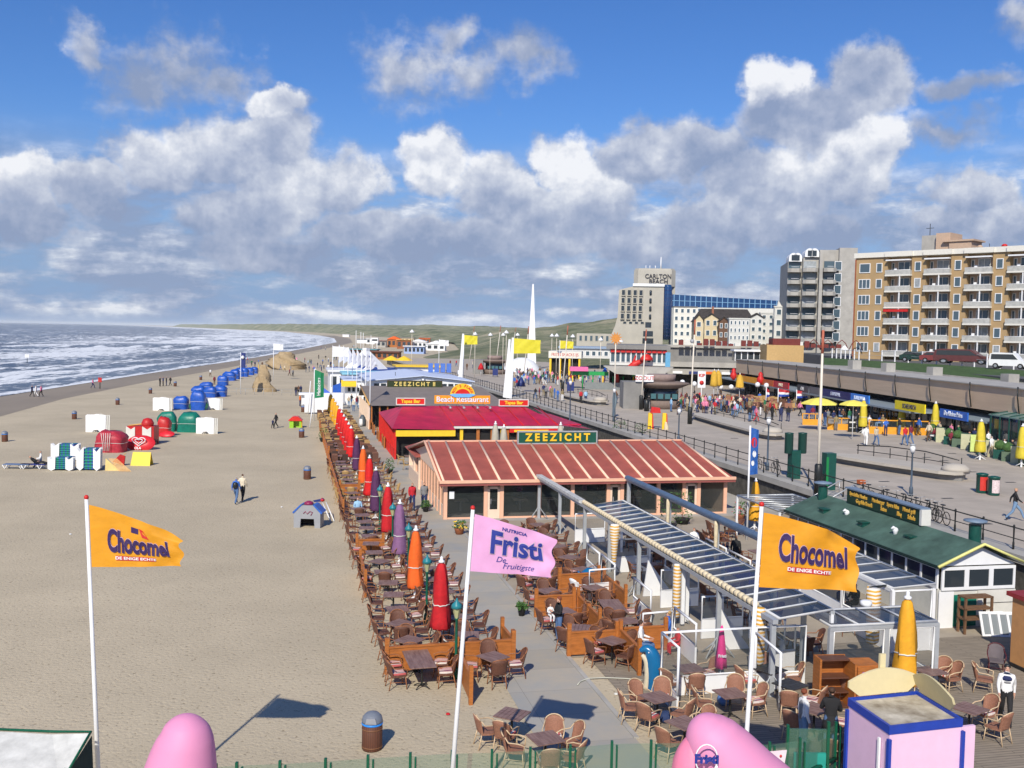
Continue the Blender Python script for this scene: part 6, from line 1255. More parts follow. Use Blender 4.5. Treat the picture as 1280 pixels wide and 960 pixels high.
# ================================================================ TERRACE LAMPS (green lantern posts)
for i, (px, py, V) in enumerate(((571, 761, 32.), (534, 704, 38.2), (511, 663, 44.5), (491, 637, 49.7), (475, 614, 55.4))):
    q_ = ray(px, py); k_ = V/q_.y; t = thing('terrace_lamp', 'green terrace lamp post with a blue topped lantern, %s from the pier' % ORD[i], 'lamp', (q_.x*k_, V, 0), 0., 'green lamp posts in the beach terrace')
    MB().lathe([(.12, 0), (.10, .3), (.05, .4), (.045, 1.95), (.08, 2.0)], (0, 0, 0), 8).build('post', mat('lamp_green', (.006, .10, .06), .4), t); MB().lathe([(.06, 2.0), (.14, 2.3), (.14, 2.34)], (0, 0, 0), 6, sm=False).build('lantern_glass', mat('lantern_glass', (.42, .42, .22), .3, .1), t); MB().lathe([(.2, 2.34), (.16, 2.45), (.05, 2.56), (.02, 2.66)], (0, 0, 0), 8).build('lantern_cap', mat('lantern_blue', (.02, .20, .24), .4), t)
# ================================================================ LOW WOODEN FENCES
def fence(A, B_, label, h_=.95, cap=True, name='wooden_fence', postw=.07, open_=False):
    A = Vector(A); B_ = Vector(B_); d = (B_-A); L_ = d.length; t = thing(name, label, 'fence', (A.x, A.y, 0), math.atan2(d.y, d.x)); n = max(1, round(L_/2))
    MB().box(0, L_, -.025, .025, .08, h_-.1).build('panel', orangewood, t); MB().box(0, L_, -.05, .05, h_-.1, h_-.04).build('top_rail', orangewood, t)
    for k in range(n+1): MB().box(L_*k/n-postw, L_*k/n+postw, -.06, .06, 0, h_+.25 if k in (0, n) else h_).build('post', orangewood, t)
fence(W(3.15, 32.4), W(7.45, 32.6), 'orange wooden fence across the pier end of the beach terrace'); fence(W(5.4, 29.3), W(5.45, 32.2), 'short orange wooden fence running toward the pier from the cross fence'); fence(W(7.45, 32.7), W(7.4, 34.2), 'short orange wooden fence along the path at the terrace end')
fence(W(3.1, 59.5), W(3.1, 84), 'long orange wooden fence between the sand and the dark rattan tables', 1.0); fence(W(3.15, 42), W(3.2, 46), 'orange wooden side fence on the sand edge beyond the wheelless seats'); 
fence(W(3.2, 86), W(3.2, 112), 'weathered wooden fence at the far sand edge of the terrace', .9)
for i, V in enumerate((50, 68, 88)): fence(W(3.3, V), W(4.6, V), 'low wooden cross fence in the beach terrace, %s beyond the lantern posts' % ORD[i], .85)
fence(W(9.55, 33.1), W(11.3, 33.1), 'orange wooden fence at the first booth by the path'); fence(W(11.35, 30.9), W(11.4, 33.0), 'diagonal orange wooden fence at the booth next to the dolphin bin', 1.0); fence(W(9.55, 37.9), W(11.1, 37.9), 'orange wooden fence around the booth behind the carrying woman'); fence(W(11.2, 34.8), W(11.25, 37.8), 'orange wooden partition running between the two path-side booths')
fence(W(11.5, 33.3), W(13.2, 33.3), 'orange wooden fence beside the man in the striped shirt'); fence(W(11.4, 41.2), W(13.2, 41.3), 'yellow pine screen behind the upturned white chair'); fence(W(13.3, 38.0), W(13.35, 41.0), 'orange wooden partition beside the pergola foot')
for i, V in enumerate((95, 101, 107, 113)): fence(W(8.75, V), W(8.78, V+2.6), 'brown planter fence along the restaurants, %s in the row' % ORD[i], .9)
# ================================================================ BINS ON THE SAND
binw = stripes('bin_slats', (.12, .045, .025), (.035, .015, .01), 16, 'X', .86)
def sandbin(px, pb, lab, big=False):
    b_ = g(px, pb, 0); t = thing('litter_bin', lab, 'litter bin', b_, 0., 'slatted litter bins on the sand'); t.scale = (.95, .95, .86)
    MB().lathe([(.27, 0), (.29, .05), (.29, .80), (.27, .82)], (0, 0, 0), 20).build('body', binw, t); MB().lathe([(.295, .80), (.305, .82), (.305, .86), (.28, .88)], (0, 0, 0), 20).build('blue_liner', mat('blue_liner', (.03, .25, .75), .4), t)
    MB().lathe([(.30, .87), (.30, .93), (.27, 1.05), (.18, 1.15), (.05, 1.19)], (0, 0, 0), 16).build('lid', mat('bin_grey', (.16, .18, .22), .45), t)
    MB().xz([(-.16, .90), (.16, .90), (.12, 1.08), (-.12, 1.08)], -.30, -.22).build('lid_opening', mat('bin_pale_grey', (.30, .31, .34), .45), t); [MB().lathe([(.297, z), (.297, z+.03)], (0, 0, 0), 20).build('band', mat('bin_band', (.2, .09, .04), .6), t) for z in (.1, .66)]
for px, pb, lab in ((465, 936, 'slatted brown litter bin with blue liner, alone on the sand beside the terrace end'), (384, 599, 'slatted litter bin on the sand beside the long orange fence'), (377, 547, 'slatted litter bin on the sand next to the toy house'), (379, 515, 'slatted litter bin near the person in the yellow jacket'), (6, 552, 'slatted litter bin at the seaward picture edge, in line with the wet sand'), (93, 524, 'slatted litter bin near the single white windbreak panel'), (147, 506, 'slatted litter bin halfway along the row toward the white boards'), (188, 492, 'slatted litter bin behind the pair of white boards'), (219, 483, 'slatted litter bin beside the group of four dark figures'), (251, 475, 'slatted litter bin farthest along the waterline row')): sandbin(px, pb, lab)
# ================================================================ BEACH EQUIPMENT (grid objects on the sand)
def at(px, pb, name, label, cat, rot=0., group=None): return thing(name, label, cat, g(px, pb, 0), rot, group)
def sz(n, pb, px=200): return n*g(px, pb, 0).y/1250.
def whiteboard(px0, px1, pb, pt, label, n=3):
    b_ = g(px0, pb, 0); w_ = (px1-px0)*b_.y/1250; h_ = (P(px0, pt, b_.y).z); t = thing('folding_windbreak', label, 'windbreak', b_, -.05, 'white boarded windbreaks')
    for k in range(n):
        pts = [(0, 0), (w_*.32, 0), (w_*.40, h_*.12), (w_*.60, h_*.14), (w_*.72, 0), (w_*.98, 0), (w_, h_*.95), (w_*.8, h_*.92), (w_*.55, h_), (w_*.3, h_*.93), (w_*.08, h_*.96), (0, h_*.9)]
        o = MB().xz([(x+.16*k, z) for x, z in pts], .12*k, .12*k+.06).build('board', offwhite if k else white, t)
whiteboard(107, 133, 540, 517, 'white scalloped windbreak boards standing alone near the waterline bin'); whiteboard(191, 212, 513, 496, 'white scalloped windbreak boards on the sea side of the blue covered stack'); whiteboard(256, 275, 512, 497, 'white scalloped windbreak boards on the land side of the blue covered stack'); whiteboard(245, 268, 542, 521, 'white scalloped windbreak boards beside the green tarpaulins')
def tarp(px, pb, wpx, hpx, mt, label, seed=0, group=None, depth=.8, name='covered_stack'):
    b_ = g(px, pb, 0); w_ = wpx*b_.y/1250; h_ = max(.4, P(px, pb-hpx, b_.y).z); t = thing(name, label, 'covered stack', b_, 0., group); r = random.Random(seed)
    n, k_ = 16, 7; vs = []; ph = [r.uniform(0, 6) for _ in range(4)]
    for j in range(k_+1):
        z = h_*(j/k_)
        for i in range(n):
            a = 2*math.pi*i/n; c_, s_ = math.cos(a), math.sin(a); e_ = .55
            x = math.copysign(abs(c_)**e_, c_); y = math.copysign(abs(s_)**e_, s_); top = (1 if j < k_-1 else (.86 if j == k_-1 else .60)); cr_2 = 1+.05*math.sin(3*a+ph[0]+j*.6)+.04*math.sin(7*a+ph[1]-j)
            vs.append((x*w_/2*top*cr_2, y*w_/2*depth*top*cr_2+w_*.4, z*(1+.05*math.sin(a+ph[2]))+(.04*math.sin(5*a) if j else 0)))
    fs = [(j*n+i, j*n+(i+1) % n, (j+1)*n+(i+1) % n, (j+1)*n+i) for j in range(k_) for i in range(n)]+[tuple(k_*n+i for i in range(n))]
    MB().add(vs, fs, 0, True).build('tarpaulin', mt, t)
    m_ = MB(); zz_ = h_*.45; m_.tube([(w_*.53*math.copysign(abs(math.cos(a))**.55, math.cos(a)), w_*.53*depth*math.copysign(abs(math.sin(a))**.55, math.sin(a))+w_*.4, zz_+.03*math.sin(3*a)) for a in [k*math.pi/8 for k in range(16)]], .02, 4, closed=True); m_.build('rope', offwhite, t); return t
blues = [(224, 512, 18, 16, 'next to the white boards'), (246, 513, 18, 24, 'behind the green bordered parasol'), (246, 495, 17, 12, 'tall and behind the front pair'), (256, 488, 16, 10, 'low and rounded, middle of the second line'), (261, 497, 15, 13, 'in the second line beside the leaning one'), (274, 496, 15, 14, 'at the land side of the second line'), (277, 482, 13, 12, 'third line, sea side'), (285, 476, 16, 11, 'third line, leaning back'), (292, 474, 12, 12, 'fourth line, sea side'), (298, 471, 12, 11, 'just seaward of the navy banner'), (304, 471, 11, 11, 'just landward of the navy banner'), (311, 469, 11, 9, 'fifth line beside the sand sculpture'), (317, 467, 9, 8, 'last one, behind the sand sculpture')]
for i, (px, pb, w_, h_, d_) in enumerate(blues): tarp(px, pb, w_, h_, bluep, 'blue tarpaulin covered deckchair stack, '+d_, i, 'blue tarpaulin covered stacks')
tarp(233, 541, 27, 24, greent, 'green tarpaulin covered stack on the land side of the pair', 30, 'green covered stacks', .6); tarp(206, 540, 23, 24, greent, 'green tarpaulin covered stack on the sea side of the pair', 31, 'green covered stacks', .6)
redt = mat('red_tarp', (.48, .02, .02), .45, .2, 3, bump=.5, bsc=8)
tarp(203, 546, 16, 24, redt, 'red covered stack leaning on the green tarpaulins', 33)
t = tarp(134, 566, 36, 26, mat('red_plum_tarp', (.42, .03, .05), .5, .35, 4, bump=.6, bsc=8), 'dark red bundle of windbreak cloths with white poles sticking up', 35); m_ = MB(); [m_.tube([(-.2+.12*k, -.35, .2), (-.5+.2*k, -.1, 1.75)], .025, 5) for k in range(5)]; m_.build('bundled_poles', offwhite, t)
# dome parasols lying on their sides, shown as shallow discs
def dish(px, pb, rpx, mt, label, logo=None, tilt=60):
    b_ = g(px, pb, 0); r = rpx*b_.y/1250; t = thing('lying_parasol', label, 'parasol', b_, 0.); T = Matrix.Translation((0, r*.55, r*.42)) @ Matrix.Rotation(R(tilt), 4, 'X')
    m_ = MB(); n = 20; prof = [(r, 0), (r*.85, .12*r), (r*.5, .22*r), (.02, .27*r)]; vs = []
    for (rr_, z) in prof:
        for i in range(n): a = 2*math.pi*i/n; vs.append(T @ Vector((rr_*math.cos(a), rr_*math.sin(a)*.62, z)))
    m_.add(vs, [(k*n+i, k*n+(i+1) % n, (k+1)*n+(i+1) % n, (k+1)*n+i) for k in range(3) for i in range(n)], 0, True); m_.add(vs[:n], [tuple(range(n))]); c_ = m_.build('canopy', mt, t)
    if logo:
        q = T @ Vector((0, 0, .27*r))
        for s_, rad in ((1., .035), (.55, .03)):
            pts = []
            for k in range(25): a = 2*math.pi*k/24; x = .46*math.sin(a)**3; z = .38*(math.cos(a)-.38*math.cos(2*a)-.12*math.cos(3*a)-.05*math.cos(4*a)); pts.append((q.x+x*s_*r*1.0, q.y-.13-.05*s_, q.z+.06*r+z*s_*r*.72))
            MB().tube(pts[:24], rad*1.3, 5, closed=True).build('heart_logo', white, c_)
        text('OLA', .30, white, c_, (q.x, q.y-.40, q.z-r*.40), ext=.01, bold=.01, rx=75)
    return t
dish(172, 563, 18.5, mat('ice_cream_red', (.62, .02, .03), .4, .05), 'red ice cream parasol with a white double heart lying on its side', True)
dish(246, 513, 12.5, mat('dark_green_cloth', (.02, .09, .05), .6), 'dark green parasol with a yellow band lying against the blue stack'); dish(207, 547, 9.5, mat('ice_cream_red', (0, 0, 0)), 'plain red parasol lying beside the red covered stack', False, 35)
# red and white upholstered beach seats stacked
t = at(175, 556, 'stacked_beach_seat', 'stack of red and white boxy beach seats behind the heart parasol', 'beach seat', .05); s_ = g(175, 556, 0).y/1250
MB().box(-17*s_, 17*s_, 0, 1.6, 0, 1.75).build('red_body', redt, t)
for x in (-17, 3): MB().xz([(x*s_, 0), ((x+11)*s_, 0), ((x+11)*s_, 1.7), ((x+6)*s_, 1.45), (x*s_, 1.75)], -.08, -.0).build('white_side', offwhite, t)
for k in range(3): MB().tube([(-15*s_, .2+k*.3, 1.78), (8*s_, .3+k*.3, 2.0)], .05, 5).build('spare_pole', palewood, t)
MB().lathe([(.05, 0), (.5, .1), (.6, .5), (.4, .9), (.1, 1.0)], (7*s_, .6, 1.5), 12).build('red_cushion', redt, t)
for x in (18, 20): MB().tube([(x*s_, -.1, 0), (x*s_, .3, .5), (x*s_, .6, 0)], .04, 5).build('black_leg', black, t)
# folded loungers, striped white and green
gw = stripes('green_teal_stripe', (.01, .20, .13), (.03, .06, .35), 3.2, 'X', .55)
def loungers(px0, px1, pb, pt, label):
    b_ = g(px0, pb, 0); s_ = b_.y/1250; w_ = (px1-px0)*s_; h_ = P(px0, pt, b_.y).z; t = thing('folded_lounger_stack', label, 'sun loungers', b_, .0, 'folded striped sun loungers')
    MB().box(w_*.22, w_*.78, .05, 1.2, .1, h_*.9).build('striped_cloth', gw, t)
    for x in (0, w_*.68):
        for k in range(3): MB().xz([(x+w_*.04*k, h_*.12), (x+w_*.14, 0), (x+w_*.28, h_*.12), (x+w_*.30, h_), (x+w_*.13+w_*.03*k, h_*(.78-.04*k)), (x+w_*.0, h_*.95)], -.08+.18*k, -.02+.18*k).build('white_frame', white, t)
    for k in range(6): MB().box(w_*.22, w_*.78, -.02, .04, h_*(.14+.13*k), h_*(.17+.13*k)).build('slat', mat('teal_slat', (.03, .30, .22), .5), t)
loungers(96, 127, 588, 558, 'taller stack of folded loungers with green stripes, beside the tilted slatted bench'); loungers(60, 93, 588, 570, 'lower stack of folded green striped loungers next to the resting people'); loungers(64, 100, 575, 553, 'folded green striped loungers behind the lower stack')
# low loungers in use
def lounger(px, pb, label, tm):
    t = at(px, pb, 'sun_lounger', label, 'sun lounger', .0); MB().box(-1.0, 1.0, -.3, .3, .33, .38).build('bed', tm, t)
    for x in (-.85, .6): MB().tube([(x-.18, -.3, .33), (x, -.3, .02), (x+.2, -.3, .33)], .035, 5).build('leg', white, t); MB().tube([(x-.18, .3, .33), (x, .3, .02), (x+.2, .3, .33)], .035, 5).build('leg', white, t)
lounger(22, 586, 'blue padded low lounger at the seaward end of the striped stacks', mat('blue_pad', (.10, .16, .30), .7)); lounger(42, 586, 'low white lounger with the resting man beside the striped stacks', mat('navy_pad', (.03, .04, .2), .7))
t = at(136, 588, 'slatted_bench', 'pale slatted bench frames tipped over in front of the yellow board', 'bench', 0.); [MB().add([(0+.1*k, -.1, .95), (.06+.1*k, -.1, .95), (1.1+.14*k, -.5, .02), (1.0+.14*k, -.5, .02)], [(0, 1, 2, 3)]).build('slat', palewood, t) for k in range(7)]; MB().xz([(-.25, 0), (.9, 0), (-.2, .95)], -.1, -.04).build('end_panel', mat('cream_yellow_panel', (.72, .55, .22), .6), t)
t = at(163, 582, 'sandwich_board', 'yellow folding sandwich board on the sand beside the tipped benches', 'sign', 0.); w_ = .78; m_ = MB(); m_.add([(0, 0, 0), (2*w_, 0, 0), (2*w_*.96, .4, 1.05), (.05, .4, 1.05)], [(0, 1, 2, 3)]); m_.add([(0, .85, 0), (2*w_, .85, 0), (2*w_*.96, .44, 1.05), (.05, .44, 1.05)], [(3, 2, 1, 0)]); m_.build('board', mat('bright_yellow_board', (.85, .60, .03), .5, .05), t)
t = at(150, 582, 'red_deckchair', 'folded red and purple deckchair between the tipped benches and the yellow board', 'deckchair', 0.); MB().xz([(-.6, .3), (.3, 0), (.4, .75), (0, .9)], 0, .15).build('canvas', redt, t); MB().tube([(-.6, 0, 0), (.4, .2, 1.0)], .03, 5).build('frame', palewood, t)
# sand sculptures and fences, yellow box
sands = mat('sculpted_sand', (.36, .27, .16), .95, .2, 2, bump=.9, bsc=5)
def mound(px, pb, wpx, hpx, label, seed):
    b_ = g(px, pb, 0); s_ = b_.y/1250; r = random.Random(seed); m_ = MB(); w_ = wpx*s_; h_ = hpx*s_
    ax_, n = 12, 18; vs = []
    for j in range(ax_+1):
        z = h_*j/ax_; rad = w_/2*(1-(j/ax_)**1.1*.75)
        for i in range(n): a = 2*math.pi*i/n; k_ = 1+.22*math.sin(3*a+seed+j*.8)+.14*math.sin(7*a+j*1.7)+r.uniform(-.06, .06); vs.append((rad*k_*math.cos(a), rad*k_*.7*math.sin(a)+w_*.3, z))
    m_.add(vs, [(j*n+i, j*n+(i+1) % n, (j+1)*n+(i+1) % n, (j+1)*n+i) for j in range(ax_) for i in range(n)]+[tuple(ax_*n+i for i in range(n))], 0, True); o = m_.build('sand_sculpture', sands, None, b_); tag(o, label, 'sand sculpture')
mound(327, 490, 26, 34, 'tall carved sand sculpture behind wire fencing beside the blue stacks', 1); mound(352, 462, 52, 22, 'wide carved sand sculpture ridge beyond the yellow box', 5)
t = thing('wire_fence', 'low wire site fence around the tall sand sculpture', 'fence', g(284, 493, 0)); s_ = t.location.y/1250
for k in range(9): MB().tube([(k*12*s_*.95, 0, 0), (k*12*s_*.95, 0, 1.1)], .03, 4).build('post', greym, t)
MB().tube([(0, 0, 1.05), (92*s_, 0, 1.05)], .02, 4).tube([(0, 0, .5), (92*s_, 0, .5)], .015, 4).build('wire', greym, t)
t = thing('yellow_container', 'yellow skip like box on the sand between the two sand sculptures', 'container', g(343, 461, 0)); s_ = t.location.y/1250; MB().xz([(-5*s_, 0), (5*s_, 0), (5.6*s_, 8*s_), (-5.6*s_, 8*s_)], 0, 2).build('body', yel, t); MB().box(-5.8*s_, 5.8*s_, -.1, 2.1, 8*s_, 8.6*s_).build('rim', yel, t)
# toy houses
t = at(369, 535, 'toy_house', 'plastic play house with a red roof and lime green walls on the sand', 'play house', .1); m_ = MB(); m_.box(-.65, -.2, 0, 1, 0, .9); m_.box(.45, .65, 0, 1, 0, .9); m_.box(-.2, .45, .7, 1, 0, .9); m_.build('wall', mat('lime_plastic', (.30, .55, .04), .4), t); m_ = MB(); m_.xz([(-.8, .85), (-.3, 1.3), (.3, 1.3), (.8, .85), (.7, .8), (-.7, .8)], -.1, 1.1); m_.build('roof', mat('red_plastic', (.62, .03, .02), .35), t); MB().box(.67, .75, .1, .5, 0, .8).build('yellow_post', yel, t)
t = at(384, 660, 'grey_play_arch', 'grey moulded play hut with blue shoulders and a dark doorway on the sand', 'play hut', -.05)
gp = mat('grey_plastic', (.30, .31, .33), .5, .06); m_ = MB(); m_.xz([(-.78, 0), (-.42, 0), (-.38, .52), (.38, .52), (.42, 0), (.74, 0), (.74, .95), (.42, 1.28), (-.42, 1.28), (-.78, .95)], 0, .12); m_.box(-.76, -.68, .12, .9, 0, .95); m_.box(.66, .73, .12, .9, 0, .95); m_.xz([(-.78, .95), (-.42, 1.28), (.42, 1.28), (.74, .95), (.70, .9), (.4, 1.2), (-.4, 1.2), (-.72, .9)], .12, .9); m_.build('wall', gp, t)
MB().box(-.66, .64, .85, .88, .01, .9).build('back_panel', dark, t); 
for s_ in (-1, 1): MB().xz([(s_*.86, .88), (s_*.44, 1.30), (s_*.30, 1.32), (s_*.80, .80)], -.03, .95).build('blue_shoulder', mat('blue_plastic', (.03, .12, .45), .4), t)
MB().lathe([(.28, 0), (.26, .12), (.1, .2)], (-.02, .4, 1.28), 10).build('maroon_knob', mat('maroon_plastic', (.25, .02, .08), .4), t); MB().tube([(-.22, -.02, .82), (-.1, -.02, .95), (0, -.02, .8), (.15, -.02, .95), (.3, -.02, .9), (.2, -.02, .72)], .025, 5).build('red_squiggle', mat('maroon_plastic', (0, 0, 0)), t)
t = thing('fallen_flag', 'toppled white flag staffs with a red white and blue cloth beside the grey play hut', 'flag', g(413, 652, 0)); [MB().tube([(x, 0, .03), (x-.75, 1.4, .9)], .035, 6).build('pole', white, t) for x in (0, .22)]; MB().xz([(-1.3, 1.0), (-.65, 1.15), (-.7, .95), (-1.2, .9)], 1.3, 1.34).build('cloth', navy, t); MB().lathe([(.12, 0), (.15, .1), (.05, .2)], (-.75, 1.4, .95), 8).build('red_knob', red, t)
# signs in the surf
for i, (px, pb, pt, lab) in enumerate(((34, 455, 443, 'white warning board on a post standing in the surf'), (125, 486, 472, 'red topped marker post at the edge of the wet sand'), (115, 466, 458, 'x'))):
    if lab == 'x': continue
    t = thing('beach_sign', lab, 'sign', g(px, pb, 0)); h_ = P(px, pt, t.location.y).z; MB().tube([(0, 0, -.2), (0, 0, h_)], .08, 5).build('post', black, t); MB().box(-.55 if i == 0 else -.3, .55 if i == 0 else .3, -.06, .06, h_-(.9 if i == 0 else .8), h_).build('board', white if i == 0 else red, t)
# ================================================================ PROMENADE KIOSKS, STANDS
def kiosk(px, pb, pt, wpx, label, sgn=None):
    b_ = g(px, pb, ZB); Y = b_.y; s_ = Y/1250; t = thing('round_kiosk', label, 'kiosk', b_, 0.); r = wpx/2*s_; h_ = P(px, pt, Y).z-ZB
    brn = mat('brown_render', (.20, .15, .125), .85, .15); MB().lathe([(r*.8, 0), (r*.85, h_*.22), (r*.8, h_*.24)], (0, r*.9, 0), 20).build('counter', brn, t); MB().lathe([(r*.7, h_*.24), (r*.7, h_*.62)], (0, r*.9, 0), 16).build('glazing', paneglass, t)
    MB().lathe([(r*.75, h_*.60), (r*1.12, h_*.72), (r*1.12, h_*.76), (r*.7, h_*.80)], (0, r*.9, 0), 24).build('roof_brim', brn, t); MB().lathe([(r*.55, h_*.8), (r*.58, h_), (r*.5, h_)], (0, r*.9, 0), 16).build('roof_drum', mat('mauve_brown_render', (.27, .20, .18), .85), t)
    MB().box(-r*1.6, -r*.85, .1, r*1.4, 0, h_*.78).build('dark_side_wall', concrete_d, t)
    for k in range(4): MB().box(-r*.5+k*r*.28, -r*.3+k*r*.28, r*.18, r*.22, h_*.3, h_*.45).build('display_item', mat('teal_display', (.05, .14, .16), .5), t)
    if sgn: b2_ = MB().box(-r*1.15, -r*.45, -.2, -.1, h_*.80, h_*1.0).build('sign', white, t); text(sgn, h_*.16, red, b2_, (-r*.8, -.23, h_*.9))
kiosk(830, 512, 469, 64, 'dark brown round kiosk with a broad brim roof and white sign board', 'ZOOUT'); kiosk(618, 468, 445, 34, 'smaller round kiosk with a brown brim beside the far ramp')
t = thing('black_litter_bin', 'black litter bin in front of the round kiosk', 'litter bin', g(808, 514, ZB)); MB().lathe([(.3, 0), (.34, 1.3), (.2, 1.4)], (0, 0, 0), 10).build('body', black, t)
for i, (px, pb) in enumerate(((619, 471), (713, 491), (1013, 524))): t = thing('blue_board', ['blue notice board beside the far ivory mast', 'blue notice board beside the halfway ivory mast', 'blue notice board beside the promenade bench'][i], 'sign', g(px, pb, ZB)); MB().box(-.55, .55, 0, .1, .3, 1.7).build('panel', navy, t); MB().box(-.5, -.4, .0, .1, 0, .3).box(.4, .5, 0, .1, 0, .3).build('leg', black, t)
# yellow red clown ride
t = thing('yellow_slide_stand', 'yellow and red striped stand with a figure cut-out beside the railing', 'stand', g(820, 549, ZB-1.0)); 
for x in (-.85, .55): MB().xz([(x, 0), (x+.45, 0), (x+.4, 2.6), (x+.05, 2.6)], 0, .3).build('yellow_pillar', yel, t); MB().xz([(x+.45, 0), (x+.65, 0), (x+.5, 2.5), (x+.4, 2.6)], 0, .3).build('red_edge', red, t)
MB().xz([(-.6, 2.6), (.4, 2.6), (.3, 3.1), (-.5, 3.2)], -.1, .5).build('red_roof', red, t); MB().tube([(.9, -.3, 0), (.95, -.3, .8), (.95, -.3, 1.3), (.9, -.3, 1.6), (.9, -.3, 1.75)], [.18, .25, .22, .13, .1], 8).build('figure', creamr, t)
MB().box(1.0, 1.9, -.4, -.1, 0, .3).build('white_step', white, t)
# playground
t = thing('playground_train', 'green climbing frame cluster with a red aeroplane shape in the playground', 'playground', g(775, 487, ZB)); pg1 = mat('play_green', (.02, .32, .08), .5); pg2 = mat('play_pink', (.75, .15, .35), .5)
for k in range(9): MB().tube([(-8+k*1.7, 0, 0), (-8+k*1.7, 0, 2.2)], .12, 5).build('green_post', pg1 if k % 3 else yel, t)
MB().box(-8, -2, 0, 2, 2.3, 2.9).build('green_deck', pg1, t); MB().box(-8.5, -5.5, -1, 1, 3.0, 3.7).build('pink_roof', pg2, t); MB().box(2, 6.5, 0, 2, 2.2, 2.8).build('green_deck', pg1, t)
MB().tube([(1.0, 0, 3.6), (2.3, 0, 4.3), (4.6, 0, 5.3)], [.2, .6, .1], 8).tube([(2, 0, 4.2), (2.5, 0, 5.8)], [.3, .1], 6).build('red_aeroplane', red, t); MB().tube([(-.6, 0, 0), (-.6, 0, 3.6)], [.5, .3], 8).build('red_tower', red, t); MB().box(-6, 7, -1.2, -1.1, 0, 1.2).build('mesh_fence', mat('grey_mesh', (.2, .22, .22), .6), t)
t = thing('sun_sculpture', 'orange sun shaped sign on a mast in front of the hotel', 'sign', g(768, 500, ZB)); h_ = P(767, 423, t.location.y).z-ZB
m_ = MB(); n_ = 24; pts = [((.95 if k % 2 else .5)*math.cos(2*math.pi*k/n_), h_+(.95 if k % 2 else .5)*math.sin(2*math.pi*k/n_)) for k in range(n_)]; m_.xz(pts, -.1, .1); m_.build('sun', mat('sun_orange', (.62, .25, .05), .5), t); MB().tube([(0, .1, 0), (0, .1, h_)], .09, 6).build('post', ivory, t)
t = thing('kip_sign', 'white hanging sign with red letters KIP over the crowd', 'sign', g(876, 511, ZB)); h_ = P(876, 464, t.location.y).z-ZB; b2_ = MB().box(-.5, .5, -.05, .05, h_-2.1, h_).build('board', white, t); text('KIP', .55, red, b2_, (0, -.07, h_-.55), bold=.02); MB().lathe([(.28, 0), (.28, .04)], (0, -.06, 0), 12).build('red_ring', red, b2_).matrix_basis = Matrix.Translation((0, -.06, h_-1.4)) @ Matrix.Rotation(R(90), 4, 'X'); MB().tube([(0, 0, 0), (0, 0, h_-2.1)], .05, 5).build('post', white, t)
# green planters / menu boards before the awning cafe
for i in range(12):
    px, py = 1165+i*10.5, 550+i*3.0; t = thing('cafe_planter', 'low planter in front of the awning cafe, %s counted from the amber windbreaks' % ORD[i], 'planter', g(px, py, ZB), -.5, 'planters in front of the awning cafe')
    if i % 3 == 1: MB().box(-.4, .4, 0, .3, .0, 1.35).build('menu_board', mat('menu_board_cream', (.5, .5, .32), .7), t); MB().box(-.45, .45, -.02, .0, 1.35, 1.42).build('board_cap', dkgreen, t)
    else: MB().box(-.45, .45, 0, .4, 0, .75).build('box', [dkgreen, mat('planter_sage', (.10, .15, .10), .7)][i % 2], t); MB().lathe([(.15, .7), (.4, .95), (.35, 1.3), (.1, 1.5)], (0, .2, 0), 8, star=lambda i_, z: 1+.3*(i_ % 2)).build('foliage', mat('planter_leaves', (.05, .11, .03), .9, .5, 8), t)
t = thing('yellow_menu_board', 'bright lime menu board beside the couple in pale coats', 'sign', g(1219, 566, ZB)); MB().box(-.42, .42, 0, .08, .1, 1.5).build('board', mat('lime_board', (.62, .75, .25), .6), t); MB().box(-.42, -.34, .1, .5, 0, .1).box(.34, .42, .1, .5, 0, .1).build('foot', dkgreen, t)
for i, (px, py) in enumerate(((1065, 540), (1077, 541))): t = thing('chalkboard', ['black chalkboard sign beside the middle amber windbreak', 'second black chalkboard sign, next to the wide windbreak'][i], 'sign', g(px, py, ZB)); MB().box(-.4, .4, 0, .08, 0, 1.3).build('board', black, t); MB().box(-.3, .3, -.02, 0, .9, 1.05).box(-.3, .3, -.02, 0, .4, .45).build('chalk_line', offwhite, t)
# ================================================================ FRONT: glass fence, inflatables, canvas booth
glg = glassm('green_tinted_glass', (.10, .22, .15), .38, .05); fgreen = mat('fence_green', (.004, .09, .045), .4)
fp = [g(280, 1000, 0), g(380, 1000, 0), g(490, 1000, 0), g(600, 1000, 0), g(700, 1000, 0), g(800, 996, 0), g(950, 985, 0), g(1062, 962, 0)]
fz = thing('glass_fence', 'green tinted glass windscreen fence with dark green posts at the pier end', 'fence', (0, 0, 0)); tops = [(270, 958), (296, 956), (350, 954), (407, 951), (460, 947), (513, 944), (565, 941), (615, 940), (663, 937), (713, 934), (765, 929), (814, 928), (925, 928), (962, 930), (1000, 925), (1045, 905)]
zt = 1.5; P_ = [g(a, b_, zt) for a, b_ in tops]
for k in range(len(P_)-1):
    a, b_ = P_[k], P_[k+1]; MB().add([(a.x, a.y, .1), (b_.x, b_.y, .1), (b_.x, b_.y, zt-.02), (a.x, a.y, zt-.02)], [(0, 1, 2, 3)]).build('glass_panel', glg, fz)
for a in P_: MB().box(a.x-.03, a.x+.03, a.y-.04, a.y+.04, 0, zt+.06).box(a.x+.10, a.x+.14, a.y-.04, a.y+.04, 0, zt-.05).build('post', fgreen, fz)
MB().tube([(p_.x, p_.y-.05, .62) for p_ in P_], .06, 5).build('rail', fgreen, fz)
